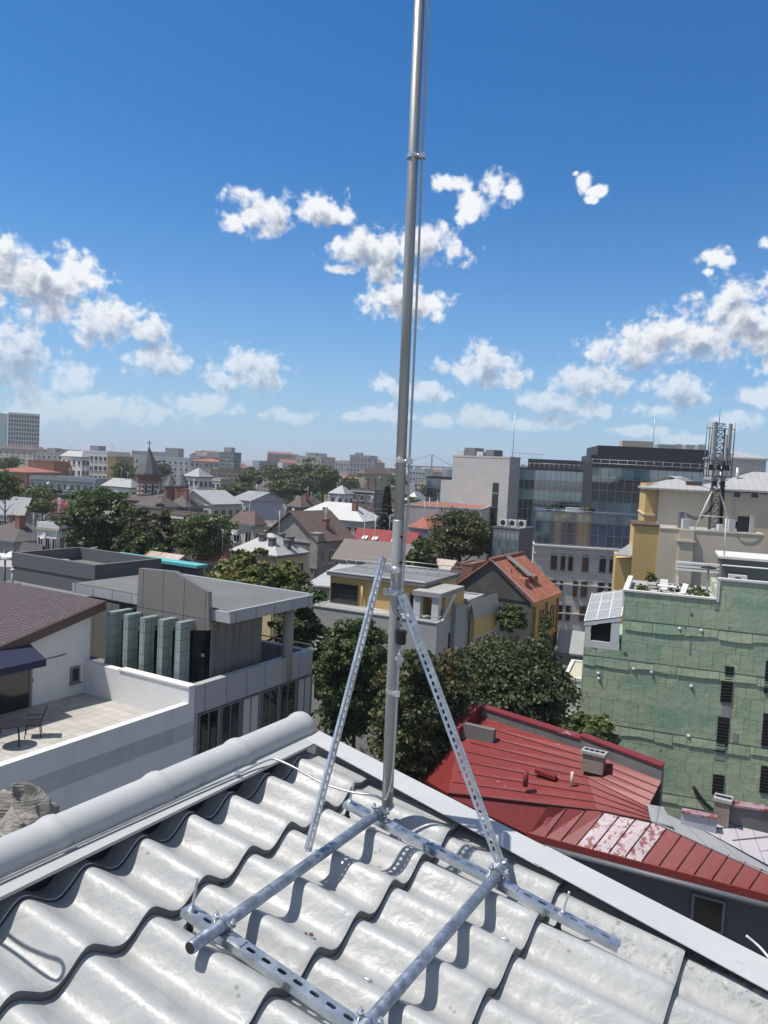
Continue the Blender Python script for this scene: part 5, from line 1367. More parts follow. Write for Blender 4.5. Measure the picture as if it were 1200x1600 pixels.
# ---------------------------------------------------------------- building wrapped in green sheets
def greenmat():
    m, nt, b = new_mat('green_sheeting'); u = uvn(nt); P = world_pos(nt)
    t = NODE(nt, 'ShaderNodeTexBrick'); nt.links.new(vmath(nt, 'ADD', u, (.4, .35, 0)), t.inputs['Vector'])
    t.offset = .37; t.inputs['Scale'].default_value = 1; t.inputs['Brick Width'].default_value = .72; t.inputs['Row Height'].default_value = 1.22
    t.inputs['Mortar Size'].default_value = .008; t.inputs['Color1'].default_value = (.29, .395, .265, 1); t.inputs['Color2'].default_value = (.395, .46, .31, 1)
    t.inputs['Mortar'].default_value = (.055, .08, .06, 1); t.inputs['Bias'].default_value = 0.1
    big = ramp(nt, noise(nt, P, .16, 3), .5, .6, 0, .6)
    c = mixc(nt, big, t.outputs['Color'], (.19, .35, .26))
    bandn = ramp(nt, noise(nt, uvn(nt, .12, .85), 1, 3, .5), .48, .60, 0, .45)
    c = mixc(nt, bandn, c, (.43, .48, .345))
    st = ramp(nt, noise(nt, uvn(nt, 3.2, .35), 1, 5, .65), .52, .75, 0, .5)
    c = mixc(nt, st, c, (.50, .48, .34))
    t2 = NODE(nt, 'ShaderNodeTexVoronoi'); t2.inputs['Scale'].default_value = .55; nt.links.new(P, t2.inputs['Vector'])
    tear = ramp(nt, math_(nt, 'ADD', t2.outputs['Distance'], math_(nt, 'MULTIPLY', noise(nt, P, 3, 4, .7), .35)), .22, .26, 1, 0)
    c = mixc(nt, math_(nt, 'MULTIPLY', tear, .8), c, (.06, .065, .06))
    nt.links.new(c, b.inputs['Base Color']); b.inputs['Roughness'].default_value = .85; b.inputs['Specular IOR Level'].default_value = .2
    hh = math_(nt, 'ADD', math_(nt, 'MULTIPLY', t.outputs['Fac'], -1), noise(nt, P, 1.6, 4, .6))
    bump(nt, b, hh, .55, .08); return m
GREEN = greenmat()
GTRIM = plain('torn_sheet_edge', (.33, .40, .30), .7, 0, .3, 3)
Lp = at(912, 1010, 46.5); Eg = hd(110); Bg = hd(20); nG = hd(200)
gs = empty('sheeted_building', V2(Lp+Eg*6+Bg*4, 0), 'tall building wrapped in patched green sheets with black louvred slots', 'building')
x1 = ext(Lp, Eg, 970); x2 = ext(Lp, Eg, 1114)+.05; x3 = x2+9
def Gp(x, z, o=0.): return V2(Lp+Eg*x+nG*o, z)
zL = Lp.z; zM = onplane(1040, 930, Lp, nG).z; zR = onplane(1120, 906, Lp, nG).z
part(gs, 'wall', GREEN, lambda b: (b.box(Gp(0, 0), Eg*x1, Bg*9, (0, 0, zL)), b.box(Gp(x1+.002, 0), Eg*(x2-x1), Bg*.25, (0, 0, zM)), b.box(Gp(x1+.002, 0)+Bg*.25, Eg*(x2-x1), Bg*8.7, (0, 0, zM-.40)), b.box(Gp(x2+.004, 0), Eg*(x3-x2), Bg*.3, (0, 0, zR)), b.box(Gp(x2+.004, 0)+Bg*.3, Eg*(x3-x2), Bg*8.7, (0, 0, zR-.9))))
COPING = plain('white_coping', (.62, .61, .57), .6, 0, .08)
part(gs, 'coping', COPING, lambda b: (b.box(Gp(x1-.12, zM, .06), Eg*(x2-x1), Bg*.4, (0, 0, .1)), b.box(Gp(x2-.1, zR, .06), Eg*9, Bg*.45, (0, 0, .12)), b.box(Gp(x2-.14, zM-.1, .05), Eg*.16, Bg*.3, (0, 0, zR-zM+.2))))
part(gs, 'side_parapet', COPING, lambda b: b.box(Gp(x1-.12, zM-1.0)+Bg*.35, Eg*.3, Bg*7, (0, 0, 1.1)))
part(gs, 'terrace_floor', GRAVEL, lambda b: b.box(Gp(x1+.2, zM-.40)+Bg*.26, Eg*(x2-x1-.2), Bg*8.6, (0, 0, .03)))
# sheet laps: uneven torn bands at each storey
def lap(z, xa, xb, seed, h=.55):
    g = random.Random(seed)
    def f(b):
        x = xa
        while x < xb:
            w = min(g.uniform(.7, 2.4), xb-x); d0_ = g.uniform(.0, .02); 
            top = z+g.uniform(-.03, .03); bot = top-h*g.uniform(.8, 1.1); k = g.uniform(-.18, .18)
            b.prism([Gp(x, top, .012), Gp(x+w-.03, top+g.uniform(-.02, .02), .012), Gp(x+w-.03, bot+k*.5, d0_+.03), Gp(x+w*.5, bot+k*g.random(), d0_+.035), Gp(x, bot, d0_+.03)], nG*.012)
            x += w
    return f
for i, (z, xa, xb) in enumerate(((zM-1.75, x1+.1, x2+8), (zL-.55, .02, x2+8), (zL-4.6, .02, x2+8), (zL-8.2, 1, x2+8))):
    part(gs, 'sheet_lap', GREEN, lap(z, xa, xb, 30+i, .5)); part(gs, 'lap_shadow_strip', plain('lap_shadow_dark', (.11, .13, .105), .9), lambda b: b.box(Gp(xa, z+.03, .0), Eg*(xb-xa), nG*.025, (0, 0, .06)))  # dark strip stands in for the shadow line along each sheet lap
SLOT = plain('black_slot', (.006, .006, .007), .7)
def louvre(px0, px1, py0, py1):
    a = onplane(px0, py1, Lp, nG); c = onplane(px1, py0, Lp, nG); w = (V2(c, 0)-V2(a, 0)).length; h = c.z-a.z
    o = part(gs, 'louvre', SLOT, lambda b: b.box(a+nG*.001, Eg*w, nG*.03, (0, 0, h)))
    part(o, 'slats', plain('slat_black', (.03, .032, .034), .6), lambda b: [b.box(a+nG*.032+Z3*(k*.19), Eg*w, nG*.03, (0, 0, .04)) for k in range(int(h/.19))])
for q in ((1129, 1147, 1042, 1096), (1125, 1143, 1060, 1096), (1118, 1140, 1122, 1174), (1193, 1212, 1034, 1082), (1189, 1208, 1116, 1165), (1112, 1132, 1212, 1240), (1186, 1204, 1198, 1238)): louvre(*q)
def patch(px0, px1, py0, py1, mat):
    a = onplane(px0, py1, Lp, nG); c = onplane(px1, py0, Lp, nG); w = (V2(c, 0)-V2(a, 0)).length; h = c.z-a.z
    part(gs, 'bare_patch', mat, lambda b: b.box(a+nG*.001, Eg*w, nG*.02, (0, 0, h)))
BARE = plain('bare_render', (.27, .27, .28), .8, 0, .2)
patch(1127, 1143, 1097, 1120, BARE); patch(1116, 1133, 1175, 1186, BARE); patch(1144, 1154, 1146, 1158, BARE); patch(1076, 1081, 992, 1022, BARE); patch(1116, 1124, 937, 952, BARE)
for px, py in ((1062, 982), (1080, 1072), (935, 1052), (990, 1045), (1076, 1150), (1018, 1050), (936, 1060), (1096, 985)):
    p = onplane(px, py, Lp, nG); part(gs, 'anchor', FRW, lambda b: b.lathe(p, nG, [(.10, 0), (.10, .06), (.04, .09), (.02, .12)], 10))
p0, p1 = onplane(1083, 1228, Lp, nG), onplane(1113, 1264, Lp, nG)
part(gs, 'hose', CAB, lambda b: b.tube(smooth_path([p0+nG*.1, (p0+p1)/2+nG*.1-Z3*.12, p1+nG*.1]), .1, 8))
# glazed lean-to on its left shoulder
def conserv():
    r = empty('glazed_lean_to', Gp(.5, zL), 'small white framed glazed lean-to on the left shoulder of the green sheeted building', 'lean-to')
    zt = onplane(920, 970, Lp, nG).z; zt2 = onplane(968, 962, Lp, nG).z; w = x1-.1
    part(r, 'glass_front', GL2, lambda b: b.prism([Gp(.35, zL+.45, -.1), Gp(w-.3, zL+.45, -.1), Gp(w-.3, zt2-.3, -.1), Gp(.35, zt-.3, -.1)], -nG*.03))
    part(r, 'frame', FRW, lambda b: (b.box(Gp(0, zL), Eg*w, -nG*.2, (0, 0, .42)), b.box(Gp(.02, zL+.4), Eg*.3, -nG*.15, (0, 0, zt-zL-.45)), b.box(Gp(w-.55, zL+.4), Eg*.5, -nG*.15, (0, 0, zt2-zL-.5)), b.prism([Gp(-.05, zt-.32, .02), Gp(w, zt2-.32, .02), Gp(w, zt2-.1, .02), Gp(-.05, zt-.1, .02)], -nG*.15)))
    part(r, 'side_glass', GL, lambda b: b.box(Gp(.0, zL+.42, -.2), Eg*.04, Bg*4, (0, 0, zt-zL-.5)))
    part(r, 'glass_roof', plain('dusty_glazing', (.30, .32, .31), .3, 0, .15, 2), lambda b: b.prism([Gp(-.05, zt-.09, 0), Gp(w, zt2-.09, 0), Gp(w, zt2+1.0)+Bg*4.5, Gp(-.05, zt+1.0)+Bg*4.5], (0, 0, .03)))
    part(r, 'roof_bars', FRW, lambda b: [b.tube([Gp(-.05+(w+.05)*k/3, zt+(zt2-zt)*k/3-.05, 0), Gp(-.05+(w+.05)*k/3, zt+(zt2-zt)*k/3+1.05)+Bg*4.5], .05, 5) for k in range(4)]+[b.tube([Gp(-.05, zt-.04+.33*k)+Bg*1.4*k, Gp(w, zt2-.04+.33*k)+Bg*1.4*k], .035, 5) for k in range(4)])
conserv()
# low white house left of it
LW = Bld('low_white_house', 'low whitewashed house squeezed between the big tree and the green sheets', 'house', 915, 1066, 48.5, 880, ('m', 5), 20, 0, W_WHITE, 'flat', .2, W_BEIGE, wf=(1, 1, 5.5), wsize=(.9, 1.0), gm=GL2)
Bld('glass_canopy_hall', 'low hall with a sloping glazed roof behind the low white house', 'hall', 915, 1026, 60, 868, ('m', 5), 20, 0, W_GREY, 'gable_a', 1.3, plain('dusty_glazing', (.30, .32, .31), .3, 0, .15, 2), .1)
# things on the roof terrace
tz = zM-.37
def Tp(px, py, back): 
    q = onplane(px, py, Lp+Bg*back, nG); return V2(q, tz)
wc = plain('white_resin', (.72, .71, .68), .4, 0, .04)
chair('terrace_chair', Tp(1020, 935, 1.1), 110, wc, 'leftmost white resin chair on the roof terrace', 'white terrace furniture')
chair('terrace_chair', Tp(1062, 935, 1.2), 250, wc, 'white resin chair right of the white table on the roof terrace', 'white terrace furniture')
chair('terrace_chair', Tp(1036, 930, 2.3), 200, wc, 'rearmost white resin chair behind the terrace table', 'white terrace furniture')
pt = Tp(1041, 935, 1.5); tt = empty('white_table', pt, 'white table among the chairs on the roof terrace', 'table')
part(tt, 'tabletop', wc, lambda b: b.box(pt-Eg*.55-nG*.35+Z3*.7, Eg*1.1, nG*.7, (0, 0, .05)))
for i in (-1, 1):
    for j in (-1, 1): part(tt, 'leg', wc, lambda b: b.box(pt+Eg*(.45*i-.03)+nG*(.28*j-.03), Eg*.06, nG*.06, (0, 0, .7)))
pp = Tp(1017, 910, 2.6)
bp = empty('ball_topiary', pp, 'clipped ball shrub in a pale pot at the terrace corner', 'potted shrub')
part(bp, 'pot', W_CREAM, lambda b: b.lathe(pp, Z3, [(.18, 0), (.27, .5), (.29, .52), (.27, .55)], 14))
o = bpy.data.objects.new('foliage', leaf_mesh('foliage', leaf_cloud((.38, .38, .36), 60, 50, .07, 3), leafmat('topiary_leaves', (.06, .075, .02), (.15, .15, .05)))); COL.objects.link(o); o.parent = bp; o.location = (0, 0, .95)
for k, (px, bk, rr, lb) in enumerate(((1003, 2.0, .45, 'loose shrub at the left parapet of the roof terrace'), (1050, 3.5, .5, 'low shrub behind the white table'), (1072, 3.6, .55, 'taller shrub right of the white chairs'), (1090, 2.2, .6, 'broad dark shrub near the terrace heater'), (1095, 1.0, .5, 'shrub spilling by the right end of the terrace parapet'), (1030, 3.9, .4, 'small shrub along the back edge of the terrace'))):
    bush(Tp(px, 930, bk), rr, lb, 60+k, L_DARK if k % 2 else L_MID, 'shrubs of the roof terrace', 'shrub', .09)
hp_ = Tp(1104, 930, 1.6)
ph = empty('patio_heater', hp_, 'slim patio heater with a dark disc top beside the terrace shrubs', 'patio heater')
part(ph, 'post', STEEL, lambda b: b.tube([hp_, hp_+Z3*2.0], .05, 8)); part(ph, 'base', STEEL, lambda b: b.lathe(hp_, Z3, [(.25, 0), (.25, .08), (.12, .6), (.05, .62)], 14)); part(ph, 'reflector', M_BLACK, lambda b: b.lathe(hp_+Z3*2.0, Z3, [(.45, 0), (.42, .06), (.08, .16)], 18))
pbk = Tp(1078, 930, 6.0)
sh_ = empty('white_pergola', pbk, 'white slatted pergola beam at the back of the roof terrace', 'pergola')
part(sh_, 'beam', wc, lambda b: [b.box(pbk-Eg*1.0+Z3*(1.3+k*.22), Eg*3.2, nG*.3, (0, 0, .14)) for k in range(3)])
part(sh_, 'post', wc, lambda b: (b.box(pbk-Eg*.9, Eg*.12, nG*.12, (0, 0, 1.3)), b.box(pbk+Eg*2.0, Eg*.12, nG*.12, (0, 0, 1.3))))
rear = Gp(x2+.3, zR-.9, -4.0)
rb = empty('rooftop_block', V2(rear+Eg*3, zR-.9), 'grey rooftop block with white coping behind the green sheeted parapet', 'building')
part(rb, 'wall', W_DKGREY, lambda b: b.box(rear-Z3*.5, Eg*9, Bg*4, (0, 0, 2.3))); part(rb, 'coping', COPING, lambda b: b.box(rear+Z3*1.81-Eg*.2+nG*.15, Eg*9.3, Bg*4.3, (0, 0, .14))); part(rb, 'rail', FRW, lambda b: b.tube([rear+Z3*1.4+nG*.1, rear+Z3*1.4+nG*.1+Eg*9], .05, 6))
ac_unit(rear+Eg*.9+nG*.75-Z3*.0+Z3*.05, 1.15, 'large air conditioner in front of the grey rooftop block', None, 200)
part(rb, 'whip_antenna', FRW, lambda b: b.tube([rear+Eg*.1+Z3*1.9, rear+Eg*.05+Z3*4.3], .04, 6))

# ---------------------------------------------------------------- red sheet metal roof below us on the right
def redmat(name, seam, white):
    m, nt, b = new_mat(name); u = uvn(nt); P = world_pos(nt)
    n = noise(nt, P, .9, 6, .65); n2 = noise(nt, P, 5, 6, .7)
    c = mixc(nt, n, (.135, .016, .015), (.22, .027, .024))
    c = mixc(nt, ramp(nt, n2, .58, .72, 0, .35), c, (.34, .16, .14))
    chips = ramp(nt, math_(nt, 'ADD', n2, math_(nt, 'MULTIPLY', math_(nt, 'SUBTRACT', noise(nt, P, .6, 3), .5), .8)), .72, .76, 0, .5)
    c = mixc(nt, chips, c, (.50, .45, .45))
    if white:
        pw = ramp(nt, math_(nt, 'ADD', noise(nt, P, 4.5, 7, .72), 0), .42, .52)
        c = mixc(nt, math_(nt, 'MULTIPLY', pw, white), c, (.47, .42, .45))
    nt.links.new(c, b.inputs['Base Color']); b.inputs['Roughness'].default_value = .5
    bump(nt, b, n2, .25, .02); return m
RED = redmat('red_painted_sheet', 0, 0); REDW = redmat('red_peeling_sheet', 0, .8)
zE = 12.0
rr_ = empty('red_roof_house', V2(atz(950, 1260, 12.8), 0), 'dark grey house with a worn red standing seam sheet roof and peeling pale patches', 'house')
e0, e1, e2 = atz(659, 1215, zE), atz(829, 1302, zE), atz(1200, 1397, zE)
ed = (e2-e1).normalized(); e3 = e2+ed*3.0
hA = atz(700, 1240, 12.75); hB = atz(934, 1267, 12.9); hC = atz(1017, 1285, 12.95)
tA = atz(716, 1160, 13.45); tB = atz(752, 1120, 14.0); tC = atz(905, 1170, 14.0); tD = atz(1033, 1220, 14.0); tE = atz(1012, 1262, 13.3)
def up(p, d=.0): return [Vector(q)+Z3*d for q in p]
NS = 8
def Lk(t): return tB.lerp(hA, t)
def Mk(t): return tC.lerp(hB, t)
def Rk(t): return tD.lerp(tE, t*2) if t < .5 else tE.lerp(hC, t*2-1)
def upper(b):
    for k in range(NS):
        t0, t1 = k/NS, (k+1)/NS
        for f, g in ((Lk, Mk), (Mk, Rk)): b.prism([f(t0), g(t0), g(t1), f(t1)], -Z3*.08)
    b.prism([tB, tA, e0, hA], -Z3*.09); b.prism([e0, e1, hB, hA], -Z3*.08)
part(rr_, 'roof', RED, upper)
DS = hd(62)
def isect(p):                        # from the eave up along the seam direction to the break line
    best = None
    for a, c in ((hA, hB), (hB, hC), (hC, e3+Z3*.05)):
        u_ = c-a; den = DS.x*u_.y-DS.y*u_.x
        if abs(den) < 1e-6: continue
        w_ = a-p; t = (w_.x*u_.y-w_.y*u_.x)/den; s_ = (w_.x*DS.y-w_.y*DS.x)/den
        if t > .01 and -.02 <= s_ <= 1.02 and (best is None or t < best[0]): best = (t, a.lerp(c, min(1, max(0, s_))))
    return best[1] if best else p+DS*.05
bm_, bn_, bw_ = MB(), MB(), MB(); NP = 14
pe = [e1.lerp(e2, k/NP) for k in range(NP+1)]; pt_ = [isect(p) for p in pe]
for k in range(NP): (bw_ if k in (3, 4, 5, 6) else bm_ if k < 3 else bn_).prism([pe[k], pe[k+1], pt_[k+1], pt_[k]], -Z3*.06)
part(rr_, 'hip_piece', RED, lambda b: b.prism([e1, pt_[0], hB], -Z3*.06))
bm_.obj('lower_roof', RED, rr_); bn_.obj('lower_roof', RED, rr_); o = bw_.obj('peeling_panels', REDW, rr_); o['label'] = 'peeling pale red panels'
SEAM = plain('dark_red_seam', (.075, .014, .013), .6)
def seams(b):
    for k in range(1, NP): b.tube([pe[k]+Z3*.02, pt_[k]+Z3*.02], .018, 4)
    for k in range(1, NS): b.tube([Lk(k/NS)+Z3*.02, Mk(k/NS)+Z3*.02, Rk(k/NS)+Z3*.015], .012, 4)
    for k in range(1, 5): b.tube([e0.lerp(e1, k/5)+Z3*.02, hA.lerp(hB, k/5)+Z3*.02], .018, 4)
    b.tube([hA+Z3*.03, hB+Z3*.03, hC+Z3*.03], .03, 5)
part(rr_, 'standing_seams', SEAM, seams)
GUT = plain('grey_gutter', (.10, .105, .12), .5, 0, .2)
part(rr_, 'eaves_board', RED, lambda b: [b.prism([p+Z3*.0, q, q-Z3*.22, p-Z3*.22], -hd(25)*.0+Vector((ed.y, -ed.x, 0))*.05) for p, q in ((e0, e1), (e1, e3))])
part(rr_, 'gutter', GUT, lambda b: [b.tube([p-Z3*.30+Vector((ed.y, -ed.x, 0))*.12, q-Z3*.30+Vector((ed.y, -ed.x, 0))*.12], .10, 8) for p, q in ((e0, e1), (e1, e3))])
inw = Vector((-ed.y, ed.x, 0))
DKW = plaster('dark_wall', (.085, .085, .085), (.04, .04, .04), .5)
part(rr_, 'wall', DKW, lambda b: (b.prism([V2(e1+inw*.4, 0), V2(e3+inw*.4, 0), V2(e3+inw*7, 0), V2(hB+inw*3, 0)], (0, 0, zE-.3)), b.prism([V2(e0+inw*.5+ed*.3, 0), V2(e1+inw*.42, 0), V2(hB+inw*2.9, 0), V2(tB, 0), V2(tA+ed*.3, 0)], (0, 0, zE-.32))))
nW = -inw; Pw = e1+inw*.4
wq = onplane(1104, 1452, Pw, nW); hw = math.degrees(math.atan2(nW.x, nW.y))
add_win(rr_, wq+nW*.03, hw, .95, 1.05, FRG, GL2, False)
part(rr_, 'rear_parapet', W_SOOT, lambda b: (b.box(tB-Z3*1.2, tC-tB, hd(33)*.35, (0, 0, 1.55)), b.box(tC-Z3*1.2, tD-tC, hd(33)*.3, (0, 0, 1.2+.45))))
part(rr_, 'parapet_coping', RED, lambda b: (b.box(tB+Z3*.36-hd(33)*.05, tC-tB, hd(33)*.45, (0, 0, .06)), b.box(tC+Z3*.46-hd(33)*.05, tD-tC, hd(33)*.42, (0, 0, .06)), b.box(tA-Z3*.3, (tB-tA), hd(-60)*.35, (0, 0, .85))))
part(rr_, 'corner_box', W_SOOT, lambda b: (b.box(tA.lerp(tB, .15), hd(120)*1.3, hd(30)*.25, (0, 0, .6)),))
part(rr_, 'white_flashing', METG, lambda b: (b.prism([hC+Z3*.01, hC+Z3*.01+(tE-hC)*1.15, hC+(tE-hC)*1.15+hd(120)*.5+Z3*.05, hC+hd(120)*.7+Z3*.02], Z3*.04), b.prism([hC+Z3*.03, e3.lerp(e2, .3)+Z3*.05, e3.lerp(e2, .3)+hd(40)*.6+Z3*.1, hC+hd(60)*.8+Z3*.08], Z3*.03)))
def chim(px, py, z, w, l, h, label, mat, hdg=120):
    p = atz(px, py, z); r = empty('brick_chimney', p-Z3*.4, label, 'chimney', 'chimneys on the red roof house')
    e = hd(hdg); f = hd(hdg-90)
    part(r, 'stack', mat, lambda b: b.box(p-Z3*.4-e*l/2-f*w/2, e*l, f*w, (0, 0, h+.4)))
    part(r, 'cap', CONC, lambda b: b.box(p+Z3*h-e*(l/2+.05)-f*(w/2+.05), e*(l+.1), f*(w+.1), (0, 0, .1)))
    part(r, 'flue', M_BLACK, lambda b: [b.lathe(p+Z3*(h+.1)+e*(l*(k-1.5)/4), Z3, [(.07, 0), (.09, .02), (.06, .025)], 8) for k in range(4)])
chim(928, 1188, 14.05, .36, .74, .24, 'wide pale brick chimney with four flues on the red roof', brickmat('old_brick', (.24, .20, .15), (.2, .15, .11), (.3, .28, .25), .25, .08, .01))
chim(1127, 1290, 12.9, .4, .45, .85, 'narrow tall brick chimney where red roof meets pale roof', brickmat('old_brick', (.24, .20, .15), (.2, .15, .11), (.3, .28, .25), .25, .08, .01))
for px, py, lb in ((821, 1224, 'short red vent stub with a hood on the red roof'), (893, 1226, 'thin pale vent pipe standing on the red roof')):
    p = atz(px, py, 13.3); tag(part(None, 'roof_vent', RED if px < 850 else W_CREAM, lambda b: b.tube([p-Z3*.1, p+Z3*.45], .05 if px > 850 else .09, 8)), lb, 'vent')
pv = atz(835, 1208, 13.4); tag(part(None, 'roof_hatch', RED, lambda b: b.prism([pv, pv+hd(120)*.75-Z3*.08, pv+hd(120)*.75+hd(30)*.25-Z3*.05, pv+hd(30)*.25+Z3*.03], Z3*.13)), 'low red box hatch in the middle of the red roof', 'hatch')
# pale roof to the right of it
q0 = atz(1062, 1286, 12.9); 
pr = empty('pale_roof_house', V2(atz(1140, 1320, 12.5), 0), 'house with pale grey seamed sheet roof right of the red roof', 'house')
r0, r1, r2, r3 = hC+hd(80)*1.2+Z3*.05, atz(1270, 1268, 13.2), atz(1290, 1400, 12.3), e3.lerp(e2, .2)+Z3*.1+hd(40)*.6
PALE = seammat('pale_lilac_sheet', (.42, .40, .42), .55, .45)
part(pr, 'roof', PALE, lambda b: b.prism([r0, r3, r2, r1], Z3*.05))
part(pr, 'seams', GUT, lambda b: [b.tube([r0.lerp(r3, k/7)+Z3*.07, r1.lerp(r2, k/7)+Z3*.07], .015, 4) for k in range(1, 7)])
part(pr, 'wall', DKW, lambda b: b.prism([V2(r0, 0)+inw*.8, V2(r3, 0)+inw*.8, V2(r2, 0)+inw*.8, V2(r1, 0)], (0, 0, 12.0)))
part(pr, 'rear_wall', W_LAV, lambda b: b.box(atz(1064, 1285, 13.0)-Z3*.3, hd(112)*1.05, hd(22)*.2, (0, 0, .62)))
part(pr, 'rear_wall', W_SOOT, lambda b: b.box(atz(1140, 1288, 13.0)-Z3*.4, hd(106)*4.0, hd(16)*.3, (0, 0, 1.0)))
part(pr, 'coping', redmat('pink_coping', 0, .5), lambda b: (b.box(atz(1064, 1285, 13.0)+Z3*.33-hd(22)*.05, hd(112)*1.05, hd(22)*.3, (0, 0, .06)), b.box(atz(1140, 1288, 13.0)+Z3*.61-hd(16)*.05, hd(106)*4.0, hd(16)*.4, (0, 0, .07))))
# white cable over the verge at the right edge
cb = [at(1166, 1462, 2.3), at(1185, 1478, 2.28), at(1196, 1490, 2.24), at(1206, 1502, 2.2)]
tag(part(None, 'verge_cable', FRW, lambda b: b.tube(smooth_path(cb), .004, 8)), 'white cable looped over the verge flashing at the right edge', 'cable')
# ---------------------------------------------------------------- town behind: one line per building
def H_(name, label, px, py, d, xl, xr, wall, roof='flat', rh=.4, rmat=None, wf=None, ws=None, ang=30, cat='house', group=None, wsize=(1.1, 1.5), fm=None, gm=None, chim=()):
    b_ = Bld(name, label, cat, px, py, d, xl, xr, ang, 0, wall, roof, rh, rmat, .35, wf, ws, group, fm, gm or GL2, wsize)
    for (a, bb, h) in chim: b_.chimney(b_.wl*a, b_.wr*bb, b_.zt+h, .7, 1.3)
    return b_
HT = H_('hotel_tower', 'white grid fronted hotel tower on the skyline at far left', 62, 649, 420, 13, ('m', 14), brickmat('tower_cladding', (.70, .70, .69), (.75, .75, .74), (.5, .5, .5), 4, 3, .05), 'flat', .6, GRAVEL, (12, 8, 24), None, -24, 'tower', None, (1.2, 1.9), FRW, GL2)
H_('glass_tower', 'slim teal glass tower cut by the left edge beside the white hotel tower', 12, 648, 424, -8, ('m', 12), SEAG, 'flat', .5, BITU, None, None, -24, 'tower')
